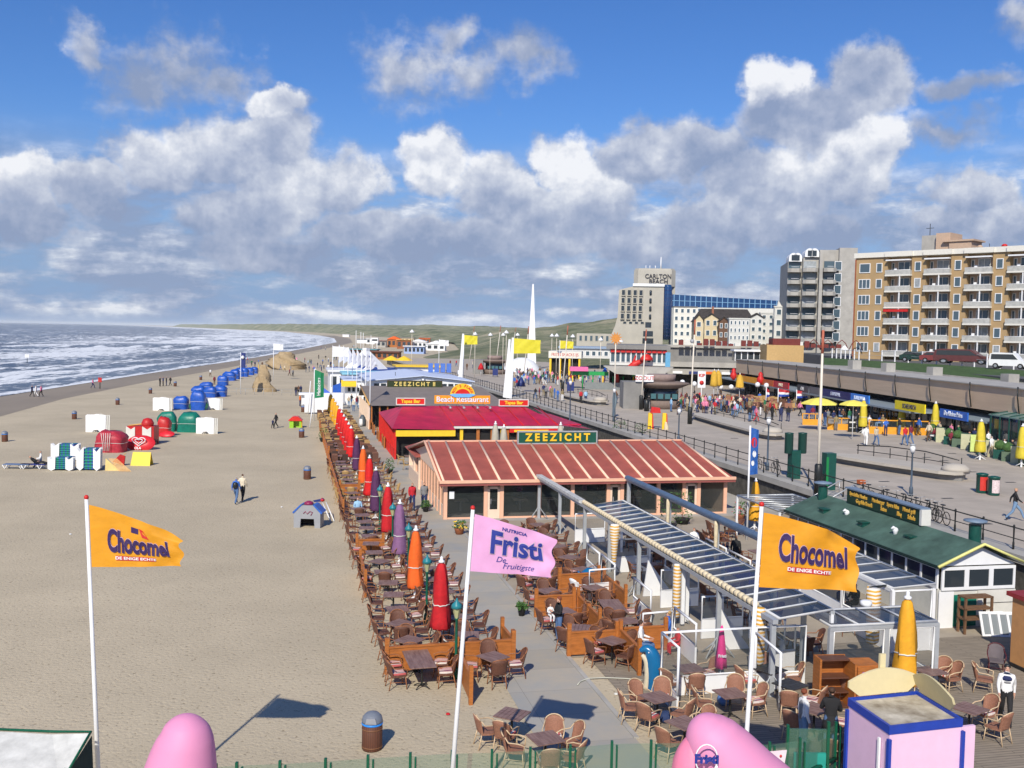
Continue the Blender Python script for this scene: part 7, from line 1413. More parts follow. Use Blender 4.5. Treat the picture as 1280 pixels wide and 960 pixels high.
# the opening by the kiosk: bright green gate bits
t = thing('green_gate', 'dark green gate leaves with a teal panel beside the pink kiosk', 'gate', g(985, 955, .6)); t.location.z = 0; MB().box(0, .95, 0, .05, .1, 1.5).build('panel', glg, t); MB().box(-.06, .0, -.03, .06, 0, 1.6).box(.95, 1.02, -.03, .06, 0, 1.7).box(0, .95, -.03, .05, .0, .12).build('frame', fgreen, t); MB().box(.1, .9, -.15, -.08, .5, .95).build('teal_box', mat('teal_plastic', (.02, .30, .24), .4), t)
pinki = mat('inflatable_pink', (.72, .28, .47), .6, .05, 1, spec=.4)
def blob(pts, rs, n=22): return MB().tube(pts, rs, n)
def smoothpath(ctrl, rs, k=6):
    out, ro = [], []
    for i in range(len(ctrl)-1):
        p0 = Vector(ctrl[max(i-1, 0)]); p1 = Vector(ctrl[i]); p2 = Vector(ctrl[i+1]); p3 = Vector(ctrl[min(i+2, len(ctrl)-1)])
        for j in range(k):
            t_ = j/k; out.append(.5*((2*p1)+(p2-p0)*t_+(2*p0-5*p1+4*p2-p3)*t_*t_+(3*p1-p0-3*p2+p3)*t_**3)); ro.append(rs[i]+(rs[i+1]-rs[i])*t_)
    out.append(Vector(ctrl[-1])); ro.append(rs[-1]); return out, ro
YI = 11.
a = P(232, 900, YI); s_ = YI/1250
o = thing('inflatable_tube', 'tall pink inflatable tube with a rounded tip rising from the sand', 'inflatable', (a.x, a.y, 0)); h_ = P(232, 893, YI).z
pts, rs = smoothpath([(-.55, 0, 0), (-.40, 0, h_*.5), (-.30, 0, h_-2.2), (-.18, 0, h_-1.3), (-.08, 0, h_-.8), (-.03, 0, h_-.5), (.0, 0, h_-.28), (.0, 0, h_-.12), (.0, 0, h_-.03), (.0, 0, h_)], [.62, .58, .53, .47, .42, .37, .31, .23, .12, .01])
blob(pts, rs).build('tube', pinki, o); MB().tube([(.28, -.19, h_-.95), (.25, -.25, h_-.72), (.19, -.24, h_-.55)], .012, 5).build('printed_outline', white, o)
a = P(885, 900, YI); o = thing('inflatable_tube', 'slanting pink inflatable tube with a round fruit drink badge by the glass fence', 'inflatable', (a.x, a.y, 0)); h_ = P(885, 893, YI).z
pts, rs = smoothpath([(1.2, .1, h_-1.9), (.85, .05, h_-1.2), (.42, 0, h_-.72), (.16, 0, h_-.42), (.04, 0, h_-.24), (-.02, 0, h_-.12), (-.05, 0, h_-.035), (-.06, 0, h_)], [.55, .49, .42, .37, .31, .23, .12, .01])
blob(pts, rs).build('tube', pinki, o)
pts, rs = smoothpath([(.9, .2, 0), (.5, .1, h_*.5), (.2, .05, h_-2.2), (.0, .0, h_-1.4), (-.12, 0, h_-.9), (-.16, 0, h_-.55), (-.12, 0, h_-.30)], [.7, .6, .45, .34, .28, .22, .12]); blob(pts, rs).build('lower_tube', mat('inflatable_rose', (.78, .22, .35), .4), o)
bd = MB().tube([(-.09+.12*math.cos(t_), -.42-.0, h_-.33+.16*math.sin(t_)) for t_ in [k*math.pi/10 for k in range(20)]], .009, 5, closed=True).build('badge_ring', white, o); text('Fristi', .13, inkb, bd, (-.09, -.43, h_-.33), ext=.003, bold=.008); MB().tube([(.03, -.42, h_-.40), (-.03, -.43, h_-.62), (-.1, -.42, h_-.8)], .009, 5).build('printed_outline', white, o)
t = thing('canvas_booth', 'white canvas topped booth with green frame at the sand corner below the flagpole', 'booth', P(40, 960, 20)); t.location.z = 0; z1 = P(100, 924, 20).z; z0_ = P(0, 940, 20.6).z; xl = P(-60, 940, 20).x-t.location.x; xr = P(106, 940, 20).x-t.location.x
m_ = MB(); m_.add([(xl, -.8, z1-.55), (xr-.15, -.8, z1-.55), (xr, .3, z1), (xr-.9, .5, z1-.12), (xl, .6, z1-.1)], [(0, 1, 2, 3, 4)]); m_.build('canvas_roof', mat('dirty_white_canvas', (.58, .58, .55), .85, .18, 3, bump=.4, bsc=4), t)
MB().tube([(xl, .65, z1-.08), (xr-.9, .55, z1-.08), (xr-.02, .34, z1+.02), (xr-.12, -.82, z1-.55)], .03, 5).build('frame', fgreen, t); MB().add([(xr-.13, -.8, z1-.57), (xr+.02, .3, z1-.04), (xr+.12, .3, 0), (xr, -.8, 0)], [(0, 1, 2, 3)]).build('side_cloth', mat('black_green_cloth', (.02, .04, .035), .8), t); [MB().tube([(x, y, 0), (x, y, z1-.3)], .03, 5).build('leg', fgreen, t) for x, y in ((xl+.2, -.7), (xr-.1, -.7), (xr-.1, .3), (xl+.2, .5))]
t = thing('fruit_drink_poster', 'tilted poster with strawberries printed on it, hung on the green gate', 'poster', P(968, 962, 20.5), .0); m_ = MB().add([(-.25, 0, -.5), (.12, 0, -.5), (.25, 0, .42), (-.1, 0, .38)], [(0, 1, 2, 3)]).add([(-.25, .02, -.5), (.12, .02, -.5), (.25, .02, .42), (-.1, .02, .38)], [(3, 2, 1, 0)]); m_.build('sheet', mat('poster_white_pink', (.75, .62, .68), .6, .1, 4), t)
for (x, z) in ((-.05, .25), (.12, .3), (.0, .08)): MB().lathe([(.01, -.03), (.03, 0), (.01, .03)], (x, -.02, z), 6).build('printed_strawberry', red, t)
# dolphin litter bins
def dolphin(px, pb, label, s_=1.):
    t = thing('dolphin_bin', label, 'litter bin', g(px, pb, 0)); t.scale = (s_,)*3; bl = mat('glossy_teal_blue', (.01, .13, .30), .25, .1)
    pts, rs = smoothpath([(.12, 0, 0), (.16, 0, .35), (.12, 0, .8), (.02, 0, 1.12), (-.15, 0, 1.25), (-.33, 0, 1.18)], [.22, .27, .26, .21, .13, .05]); MB().tube(pts, rs, 16).build('body', bl, t)
    pts, rs = smoothpath([(-.12, -.02, .02), (-.06, -.03, .4), (-.10, -.03, .85), (-.26, -.02, 1.08)], [.09, .12, .11, .05]); MB().tube(pts, rs, 10).build('belly', mat('cream_belly', (.62, .55, .40), .4), t); MB().lathe([(.0, -.03), (.025, 0), (0, .03)], (-.08, -.19, 1.2), 6).build('eye', white, t)
dolphin(812, 862, 'blue and cream dolphin shaped litter bin beside the corner windscreen', 1.05)
t = thing('blue_ball_bin', 'round glossy blue dolphin bin seen from behind near the white chair', 'litter bin', g(736, 738, 0)); MB().lathe([(.05, 0), (.3, .1), (.42, .45), (.36, .8), (.12, 1.0)], (0, 0, 0), 16).build('body', mat('glossy_teal_blue', (0, 0, 0)), t); MB().tube([(-.3, 0, .6), (-.5, 0, .85)], [.12, .03], 6).build('fin', mat('glossy_teal_blue', (0, 0, 0)), t)
t = thing('penguin_figure', 'small grey and white bin figure on the path before the grey roofed restaurant', 'figure', g(453, 533, 0)); MB().lathe([(.3, 0), (.42, .4), (.35, 1.0), (.15, 1.35)], (0, 0, 0), 10).build('body', mat('slate_grey_figure', (.08, .10, .12), .5), t); MB().lathe([(.2, .1), (.26, .4), (.2, .9)], (-.12, -.25, 0), 8).build('belly', white, t)
o = thing('hose', 'pale hose lying curled on the plank deck near the dolphin bin', 'hose', (0, 0, 0)); MB().tube([g(x, y, .05) for x, y in ((803, 850), (780, 848), (755, 847), (735, 848), (725, 852), (722, 856))], .02, 5).build('hose_tube', mat('pale_rubber', (.5, .5, .42), .6), o)
blue_tent = thing('blue_cover', 'dark blue fabric cover beside the yellow folded parasols', 'cover', g(420, 497, 0)); MB().xz([(-.5, 0), (1.6, 0), (2.1, 1.6), (.6, 2.4), (-.7, 1.9)], 0, 1.5).build('cloth', bluep, blue_tent)
# bicycles against the railing
def bicycle(loc, rot, label, basket=False):
    t = thing('bicycle', label, 'bicycle', loc, rot, 'bicycles leaning on the promenade railing')
    for x in (-.52, .52):
        c_ = (x, 0, .34); ring_ = [(x+.33*math.cos(k*math.pi/8), 0, .34+.33*math.sin(k*math.pi/8)) for k in range(16)]; w_ = MB().tube(ring_, .022, 5, closed=True).build('wheel', dark, t); m_ = MB(); [m_.tube([c_, (x+.31*math.cos(k*.785), 0, .34+.31*math.sin(k*.785))], .006, 3) for k in range(8)]; m_.build('spokes', steel, w_)
    MB().tube([(-.52, 0, .34), (-.15, 0, .80), (.36, 0, .82), (.52, 0, .34)], .02, 5).tube([(-.15, 0, .95), (-.02, 0, .32), (.36, 0, .8)], .02, 5).tube([(-.52, 0, .34), (-.02, 0, .32)], .018, 5).build('frame', black, t); MB().box(-.28, -.03, -.07, .07, .94, .99).build('saddle', black, t); MB().tube([(.36, 0, .82), (.34, 0, 1.05), (.3, .25, 1.08)], .016, 5).tube([(.34, 0, 1.05), (.3, -.25, 1.08)], .016, 5).build('handlebar', steel, t)
    if basket: MB().box(.4, .75, -.18, .18, .85, 1.12).build('basket', mat('orange_basket', (.5, .12, .03), .7), t)
for i, (px, pb) in enumerate(((1052, 627), (1075, 634), (1092, 640), (1113, 645), (1125, 649), (1138, 652), (1148, 655), (978, 592), (952, 585))):
    p_ = g(px, pb, ZB+.12); U, V = toUV(p_); bicycle(W(31.9, V, ZB+.12), PHI+R(90)+random.uniform(-.15, .15), 'bicycle leaning on the railing, %s in line from the metal stairs toward the pier' % ORD[i] if i < 7 else ['bicycle by the street lamp beyond the advertising columns', 'bicycle just behind the blue banner'][i-7], i == 0)
# scooter and statue
t = thing('grey_statue', 'slim grey bronze statue on the promenade edge below the round kiosk', 'statue', g(767, 528, ZB-.6)); MB().tube([(0, 0, 0), (0, 0, 1.6), (.1, 0, 2.6), (.0, 0, 3.4), (0, 0, 3.7)], [.22, .18, .3, .12, .14], 8).build('figure', mat('verdigris_bronze', (.16, .21, .24), .5), t)
# litter, bags and small wear on the near ground
for i, (px, py, c_, lab) in enumerate(((352, 634, white, 'scrap of white paper alone on the sand near the grey play hut'), (88, 668, white, 'tiny white scrap on the sand beside the yellow flag'), (560, 893, redf, 'small red wrapper on the sand by the long planted table'), (770, 868, offwhite, 'crumpled paper on the plank deck near the pale hose'))):
    o = MB().lathe([(.02, 0), (.07, .01), (.05, .04), (.01, .05)], (0, 0, 0), 6, sm=False).build('litter_scrap', c_, None, g(px, py, .02)); tag(o, lab, 'litter')
for i, (px, py, c_, lab) in enumerate(((905, 880, 'blue', 'blue bag under the table behind the slanting pink tube'), (1003, 905, 'orange', 'orange red bag on the deck beside the white sleeved visitor'), (832, 902, 'navy', 'dark blue jacket heaped by the chair next to the pink tube'))):
    o = MB().lathe([(.16, 0), (.22, .12), (.18, .26), (.06, .32)], (0, 0, 0), 9, star=lambda i_, z: 1+.15*math.sin(i_*2.3)).build('bag', cloth_m(c_) if False else mat('bag_'+c_, dict(blue=(.10, .22, .50), orange=(.55, .10, .03), navy=(.02, .04, .12))[c_], .8), None, g(px, py, .02)); tag(o, lab, 'bag')
# ================================================================ CHAIRS AND TABLES
def make_chair(wk, fr_, detail=True, cushion=True, name='rattan_armchair'):
    t = thing(name, 'x', 'chair')
    P_ = lambda m_, nm, mt: m_.build(nm, mt, t)
    seat = MB().prism([(-.24, -.24), (.24, -.24), (.27, 0), (.22, .22), (-.22, .22), (-.27, 0)], .40, .45)
    bk = MB(); n = 8; vs = []
    for d_ in (0, .025):
        for j in range(5):
            for i in range(n+1):
                a = math.pi*(.5-.36+.72*i/n); z = .45+.47*j/4 - (.10*((i-n/2)/(n/2))**2 if j == 4 else 0); r_ = .25+.03*j/4+d_; vs.append((r_*math.cos(a)*.98, r_*math.sin(a)*.62+.10+.10*j/4, z))
    q = (n+1)*5
    fs = [(j*(n+1)+i, j*(n+1)+i+1, (j+1)*(n+1)+i+1, (j+1)*(n+1)+i) for j in range(4) for i in range(n)]; fs2 = [tuple(x+q for x in f)[::-1] for f in fs]
    fs3 = [(4*(n+1)+i, 4*(n+1)+i+1, q+4*(n+1)+i+1, q+4*(n+1)+i) for i in range(n)]+[(j*(n+1), (j+1)*(n+1), q+(j+1)*(n+1), q+j*(n+1)) for j in range(4)]+[(j*(n+1)+n, q+j*(n+1)+n, q+(j+1)*(n+1)+n, (j+1)*(n+1)+n) for j in range(4)]
    bk.add(vs, fs+fs2+fs3, 0, True)
    rimp = [(.27*math.cos(math.pi*(.14+.72*i/8))*.98, .27*math.sin(math.pi*(.14+.72*i/8))*.62+.2, .93-.11*((i-4)/4)**2) for i in range(9)]
    legs = [MB().tube([(sx*.22, -.21, .42), (sx*.25, -.25, 0)], .017, 5) for sx in (-1, 1)]+[MB().tube([(sx*.20, .2, .45), (sx*.23, .30, 0)], .017, 5) for sx in (-1, 1)]
    arms = [MB().tube([(sx*.23, -.24, .42), (sx*.28, -.26, .62), (sx*.29, -.10, .67), (sx*.27, .15, .68), (sx*.24, .24, .80)], .018, 5) for sx in (-1, 1)]
    st_ = MB().tube([(-.23, -.22, .22), (.23, -.22, .22), (.21, .25, .24), (-.21, .25, .24)], .011, 4, closed=True)
    if detail:
        P_(seat, 'seat', wk); b_ = P_(bk, 'backrest', wk); MB().tube(rimp, .018, 5).build('rim', fr_, b_)
        for l in legs: P_(l, 'leg', fr_)
        for a in arms: P_(a, 'armrest', fr_)
        P_(st_, 'stretcher', fr_)
        if cushion: P_(MB().prism([(-.21, -.22), (.21, -.22), (.22, .0), (.18, .18), (-.18, .18), (-.22, 0)], .452, .50), 'seat_cushion', checkm)
        return t
    bpy.data.objects.remove(t)
    m_ = MB()
    for (x, mi) in [(seat, 0), (bk, 0)]+[(l, 1) for l in legs]+[(a, 1) for a in arms]:
        o_ = len(m_.v); m_.v += x.v; m_.f += [tuple(k+o_ for k in f) for f in x.f]; m_.mi += [mi]*len(x.f); m_.sm += x.sm
    o = m_.build(name, [wk, fr_]); tag(o, 'x', 'chair'); return o
def make_table(top, w_=.8, l_=.8, name='slatted_table', detail=True):
    if detail:
        t = thing(name, 'x', 'table'); m_ = MB(); n = 6
        for k in range(n): m_.box(-w_/2, w_/2, -l_/2+l_*k/n+.006, -l_/2+l_*(k+1)/n-.006, .72, .75)
        m_.box(-w_/2+.04, w_/2-.04, -l_/2+.04, l_/2-.04, .70, .718); m_.build('table_top', top, t)
        for y in ((0,) if l_ < 1.2 else (-l_/3, l_/3)):
            MB().cyl((0, y, .06), (0, y, .70), .035, n=8).build('stem', black, t); b_ = MB(); [b_.tube([(0, y, .12), (.18*math.cos(a), y+.18*math.sin(a), .09), (.3*math.cos(a), y+.3*math.sin(a), .02)], .02, 5) for a in (.78, 2.35, 3.93, 5.5)]; b_.build('foot', black, t)
        return t
    m_ = MB(); m_.box(-w_/2, w_/2, -l_/2, l_/2, .71, .75, 0); m_.cyl((0, 0, 0), (0, 0, .71), .04, n=6, mi=1); m_.box(-.25, .25, -.04, .04, 0, .06, 1).box(-.04, .04, -.25, .25, .0, .06, 1)
    o = m_.build(name, [top, black]); tag(o, 'x', 'table'); return o
cA = make_chair(wicker, canebrown, True, True); cA2 = make_chair(wicker, canebrown, True, False); cB = make_chair(wickerl, cane, True, True, 'cane_armchair'); cB2 = make_chair(wickerl, cane, True, False, 'cane_armchair')
cF = make_chair(wicker, canebrown, False); cF2 = make_chair(mat('straw_wicker', (.42, .27, .11), .7, .25, 20), mat('straw_cane', (.45, .30, .13), .6), False); tA = make_table(tabletop); tL = make_table(tabletop, .85, 1.9); tF = make_table(tabletop, detail=False); tD = make_table(darktop)
protos = [cA, cA2, cB, cB2, cF, cF2, tA, tL, tF, tD]
SIDE = [('sea', -1, 0), ('land', 1, 0), ('pier', 0, -1), ('dune', 0, 1)]
cnt = [0]
def chair(pr, U, V, ang, label, group, s_=1.04):
    if cnt[0] >= 300: return
    cnt[0] += 1; o = dup(pr, W(U, V), PHI+ang+random.uniform(-.25, .25), label, (s_, s_, s_*random.uniform(.98, 1.04))); o['group'] = group; return o
def setting(U, V, near, tl, where, grp, pr=None, tb=None, sides=None, rot=0., far=False):
    tb = tb or (tA if near else tF); pr = pr or ((cA, cA2) if near else (cF, cF))
    o = dup(tb, W(U, V, 0), PHI+rot+(random.choice((0, .1, -.15, .3, .78)) if tb is not tL else 0), 'brown slatted table, '+where, 1.0); o['group'] = grp+' tables'
    ll = .95 if tb is tL else .5
    for nm, sx, sy in SIDE:
        if sides and nm not in sides: continue
        dU, dV = sx*.72, sy*(ll+.22)
        if rot: dU, dV = dU*math.cos(rot)-dV*math.sin(rot), dU*math.sin(rot)+dV*math.cos(rot)
        ang = math.atan2(dV, dU)-R(90)                                   # the chair faces -y in its own frame, so its back points away from the table
        chair(random.choice(pr), U+dU+random.uniform(-.06, .06), V+dV+random.uniform(-.08, .08), ang, 'rattan armchair, %s side of table %s' % (nm, where), grp+' chairs')
# -- beach terrace: a sea column and a path column, row by row from the pier
rows = []; V = 33.6; k = 0
while V < 81: rows.append(V); V += 1.95
G1 = 'beach terrace'
dup_l = dup(tL, W(4.1, 31.6), PHI+.04, 'long slatted table with a small plant, at the pier end of the beach terrace'); dup_l['group'] = G1+' tables'
for (dU, dV, a) in ((-.75, -.5, 90), (-.78, .3, 90), (.8, -.6, -90), (.8, .35, -90)): chair(cA, 4.1+dU, 31.6+dV, R(a), 'rattan armchair at the long planted table, %s side, %s seat' % ('sea' if dU < 0 else 'land', 'pier' if dV < 0 else 'dune'), G1+' chairs')
o = dup(tA, W(6.5, 31.4), PHI+.5, 'brown slatted table just outside the cross fence, path side'); o['group'] = G1+' tables'
for nm, sx, sy in SIDE: chair(cA, 6.5+sx*.75, 31.4+sy*.72, math.atan2(sy, sx)-R(90), 'rattan armchair on the %s side of the path-side table outside the cross fence' % nm, G1+' chairs')
for i, V in enumerate(rows):
    near = V < 50
    for cname, U in (('sea', 4.0), ('path', 6.15)):
        wh = '%s from the pier, %s column' % (ORD[i], cname)
        setting(U+random.uniform(-.08, .08), V+random.uniform(-.1, .1)+(.3 if cname == 'path' else 0), near, None, wh, G1, pr=(None if near else ((cF, cF) if V < 62 or V > 78 else (cF, cF2))), sides=(('sea', 'land') if i % 4 != 1 else ('sea', 'land', 'pier')) if i > 1 else None)
# the far half of the terrace reads as one mass of brown chairs
m_ = MB(); rnd = random.Random(9)
V = 83
while V < 130:
    for U in (3.6, 4.4, 5.6, 6.4, 6.9):
        x, y = U+rnd.uniform(-.15, .15), V+rnd.uniform(-.2, .2); mi = rnd.choice((0, 2, 3) if V < 92 else (0, 1, 1, 2)); y += rnd.uniform(-.2, .2)
        m_.box(x-.24, x+.24, y-.24, y+.24, .40, .46, mi); m_.box(x-.24, x+.24, y+(.2 if U % 1 < .5 else -.24), y+(.24 if U % 1 < .5 else -.2), .46, .95, mi); [m_.box(x+a*.22-.02, x+a*.22+.02, y+b_*.22-.02, y+b_*.22+.02, 0, .4, mi) for a in (-1, 1) for b_ in (-1, 1)]
    V += .95
o = m_.build('rattan_chairs', [wicker, mat('straw_wicker', (0, 0, 0)), mat('dim_wicker', (.055, .03, .022), .7, .4, 20), mat('plum_wicker', (.20, .09, .06), .7, .4, 20)], None, (0, 0, 0), PHI); tag(o, 'dense rattan chairs filling the far half of the beach terrace', 'chairs', kind='stuff')
for i in range(20):
    V = 84+i*2.3
    for cname, U in (('sea', 4.0), ('path', 6.0)): o = dup(tF, W(U, V), PHI, 'brown table amid the far mass of rattan chairs, %s row, %s column' % (ORD[i], cname)); o['group'] = G1+' tables'
# -- pale cane group at the pier end
G2 = 'pale cane'
def cset(px, py, label, cs, tb=tA, rot=.4):
    p_ = g(px, py, .75); U, V = toUV(p_); o = dup(tb, W(U, V), PHI+rot, label); o['group'] = 'pier end tables'
    for j, (a, nm) in enumerate(cs):
        a_ = R(a); dU, dV = math.cos(a_)*.80, math.sin(a_)*.80; chair(cB if j % 2 else cB2, U+dU, V+dV, a_-R(90), 'pale cane armchair, %s' % nm, 'pale cane chairs', 1.02)
cset(640, 892, 'tilted square table standing alone below the orange cross fence', [(200, 'sea side of the lone table below the cross fence'), (245, 'pier side of the lone table below the cross fence')], rot=.9)
cset(682, 922, 'square table with a small plant nearest the glass fence', [(170, 'wide one on the sea side of the planted table'), (60, 'path side of the planted table'), (20, 'land side of the planted table'), (262, 'with its back to the glass fence at the planted table'), (315, 'pier corner of the planted table')], rot=.2)
cset(822, 871, 'brown table below the dolphin shaped bin', [(110, 'beside the dolphin bin, dune side'), (60, 'under the windscreen, dune side of the dolphin table'), (170, 'sea side of the dolphin table'), (230, 'pier sea corner of the dolphin table'), (310, 'land side of the dolphin table')], rot=.3)
cset(862, 835, 'brown table against the corner windscreen', [(200, 'sea side of the windscreen table'), (20, 'land side of the windscreen table'), (260, 'pier side of the windscreen table')], rot=.1)
cset(913, 866, 'brown table with a blue bag behind the slanting pink tube', [(175, 'sea side of the blue bag table'), (0, 'land side of the blue bag table'), (55, 'dune side of the blue bag table')], rot=.1)
cset(856, 903, 'table half hidden by the pink tube', [(215, 'with a dark jacket, at the table half hidden by the pink tube'), (30, 'land side of the table half hidden by the pink tube')])
cset(962, 836, 'black table beside the wooden bookcase', [(75, 'dune side of the black bookcase table'), (180, 'sea side of the black bookcase table'), (0, 'land side of the black bookcase table')], tD); cset(988, 855, 'black table in front of the wooden bookcase', [(240, 'pier side of the table in front of the bookcase'), (300, 'land corner of the table in front of the bookcase')], tD)
cset(1018, 885, 'table behind the two standing visitors', [(200, 'with an orange bag, beside the white sleeved visitor'), (330, 'behind the long black coat')])
cset(1077, 842, 'dark table in front of the glass box shelter', [(215, 'sea side of the shelter table'), (300, 'pier side of the shelter table')], tD); cset(1163, 838, 'brown table beside the yellow parasol foot', [(5, 'facing the yellow parasol foot'), (30, 'behind its twin at the yellow parasol foot'), (195, 'sea side of the table by the yellow parasol foot')], rot=.1)
cset(1212, 885, 'table between the pink kiosk and the man in the patterned jumper', [(300, 'nearest to the man in the patterned jumper'), (20, 'dune corner beside the man in the patterned jumper')])
for (px, py, a, nm) in ((1040, 945, 150, 'pier side of the kiosk, back to the gate'), (1055, 950, 200, 'touching the pink kiosk wall'), (1230, 850, 60, 'alone on the deck behind the kiosk fans')): p_ = g(px, py, .4); U, V = toUV(p_); chair(cB2, U, V, R(a), 'pale cane armchair, '+nm, 'pale cane chairs')
p_ = g(1245, 830, .3); U, V = toUV(p_); o = dup(cA2, W(U, V), PHI-.6, 'dark red dining chair with grey pad beside the tan hut', swap={'dark_wicker': mat('grey_pad', (.13, .11, .12), .8), 'brown_cane': mat('oxblood_wood', (.10, .015, .02), .5)})
# -- wood fenced booths and the middle terrace
G3 = 'middle terrace'
mid = [(10.3, 34.0), (10.9, 32.4), (10.2, 36.2), (12.2, 34.6), (12.3, 36.6), (10.4, 39.2), (12.4, 39.4), (10.6, 41.6), (12.9, 42.6), (10.6, 44.2), (12.9, 45.0), (10.8, 46.8), (13.0, 47.4), (11.2, 49.6), (13.2, 50.0), (11.4, 52.6), (13.4, 53.0)]
names = ['in the first path-side booth', 'outside the first booth fence, pier side', 'just past the first booth fence', 'beside the man in the striped shirt', 'long one behind the striped shirt man', 'in the booth by the carrying woman', 'next to the upturned white chair', 'behind the pink flag corner', 'under the pergola edge by the ball shaped bin']
for i, (U, V) in enumerate(mid):
    wh = names[i] if i < len(names) else 'middle terrace, %s beyond the ball shaped bin' % ORD[i-len(names)]
    setting(U, V, V < 44, None, wh, G3, rot=random.uniform(-.2, .5), tb=(tL if i == 4 else None))
for i, (U, V) in enumerate([(17.6, 32), (17.8, 35.5), (18, 39), (16.2, 43), (17.5, 46), (22.2, 42), (22.6, 45), (17.5, 50), (24, 52), (21.5, 34)]):
    wh = 'under the central pergola, %s from the glass box' % ORD[i] if i not in (5, 6, 8, 9) else {5: 'beside the purple panels', 6: 'beyond the purple panels', 8: 'at the foot of the metal stairs', 9: 'inside the lean-to shelter'}[i]
    setting(U, V, False, None, wh, G3, sides=('sea', 'land', 'pier'))
o = dup(cB2, W(12.0, 40.4), PHI+2, 'white moulded chair standing beside the ball shaped bin', swap={'tan_wicker': white, 'pale_cane': white})
t = thing('stacked_chairs', 'x', 'chair') ; kill(t)
for i in range(8): chair(cF, 21.6+.35*(i % 4), 49.0+.5*(i//4), R(90), 'rattan armchair stacked by the large plant, %s along' % ORD[i], 'stacked rattan chairs')
# -- terrace furniture in front of the crimson and grey restaurants
for i, (U, V) in enumerate([(9.8, 83.5), (9.9, 80.2), (12, 83), (9.9, 109), (11.5, 110.5), (13.5, 109.5), (15, 82), (18, 81.5)]):
    o = dup(tF, W(U, V), PHI, 'table outside the restaurants beyond the peach one, %s counted from the pier' % ORD[i]); o['group'] = 'restaurant front tables'
    for nm, sx, sy in SIDE[:2]: oo = dup(cF2, W(U+sx*.7, V), PHI+math.atan2(sy, sx)-R(90), 'straw coloured chair on the %s side of the %s table beyond the peach restaurant' % (nm, ORD[i]))
for p_ in protos: kill(p_)
# furniture mass at the promenade cafe
m_ = MB()
for i in range(170):
    px = rnd.uniform(868, 1000); py = rnd.uniform(500, 512)+(px-868)*.03; q_ = g(px, py, ZB); x, y = q_.x, q_.y; m_.box(x-.3, x+.3, y-.3, y+.3, ZB+.42, ZB+.5, i % 3); m_.box(x-.3, x+.3, y+.22, y+.3, ZB+.5, ZB+1.0, i % 3); m_.box(x-.03, x+.03, y-.03, y+.03, ZB, ZB+.42, i % 3)
o = m_.build('cafe_seating', [mat('straw_wicker', (0, 0, 0)), wickerl, wicker]); tag(o, 'dense straw coloured cafe seating under the red white and blue flags', 'cafe seating', kind='stuff')
# ---- plants in pots
def potplant(loc, label, h_=.9, r_=.4, pot=(.35, .12, .05), seed=0, name='potted_plant', flowers=None):
    t = thing(name, label, 'plant', loc); MB().lathe([(r_*.45, 0), (r_*.65, .3), (r_*.7, .34), (r_*.6, .34)], (0, 0, 0), 10).build('pot', mat('terracotta' if pot[0] > .2 else 'black_pot', pot, .8), t); r = random.Random(seed); m_ = MB()
    for k in range(110):
        a = r.uniform(0, 6.28); e = r.uniform(0, 1); rad = r_*math.sqrt(r.uniform(0, 1))*(1.2-.5*e); c_ = Vector((rad*math.cos(a), rad*math.sin(a), .32+e*(h_-.3))); d = Vector((r.uniform(-1, 1), r.uniform(-1, 1), r.uniform(-.2, 1))).normalized(); s_ = d.orthogonal().normalized()*.035; m_.add([c_-d*.09, c_+s_, c_+d*.11, c_-s_], [(0, 1, 2, 3)], 1 if (flowers and r.random() < .25) else 0)
    m_.build('foliage', [mat('pot_foliage', (.05, .12, .025), .8, .4, 12)]+([flowers] if flowers else []), t); MB().tube([(0, 0, .3), (0, 0, h_*.7)], .02, 4).build('stem', canebrown, t); return t
potplant(g(574, 668, 0), 'terracotta pot of yellow flowers by the path near the peach restaurant', .75, .42, seed=1, flowers=yel); potplant(g(652, 770, 0), 'small dark pot with thin grass at the path edge', .5, .25, (.02, .02, .02), seed=2); potplant(g(835, 662, 0), 'tall leafy shrub in a pot beside the second pergola', 2.2, .8, (.1, .1, .1), seed=3); potplant(g(853, 655, 0), 'second leafy shrub in a pot near the stacked rattan chairs', 1.9, .7, (.1, .1, .1), seed=4)
potplant(g(499, 548, 0), 'leafy shrub at the crimson restaurant terrace corner', 1.8, .8, (.1, .1, .1), seed=5); potplant(g(404, 552, 0), 'bright green potted shrub amid the beach terrace tables', 1.3, .6, (.1, .1, .1), seed=6); potplant(g(532, 640, 0), 'small dark planter at the side wall of the peach restaurant', .7, .3, (.02, .02, .02), seed=7); potplant(g(925, 650, 0), 'flower pot by the yellow parasol near the blue banner', 1.1, .5, seed=8, flowers=red)
potplant(g(487, 592, 0), 'planter shrub by the orange boxes at the crimson restaurant', 1.2, .4, (.1, .1, .1), seed=9); potplant(W(24.9, 47.0), 'bushy shrub under the bare pergola frame', 1.6, .9, (.1, .1, .1), seed=10)
for i, (px, py) in enumerate(((775, 541), (800, 545))): potplant(g(px, py, ZB-.3), 'bush in the bed behind the railing, %s from the peach roof' % ORD[i], 1.2, .8, (.1, .1, .1), seed=20+i)
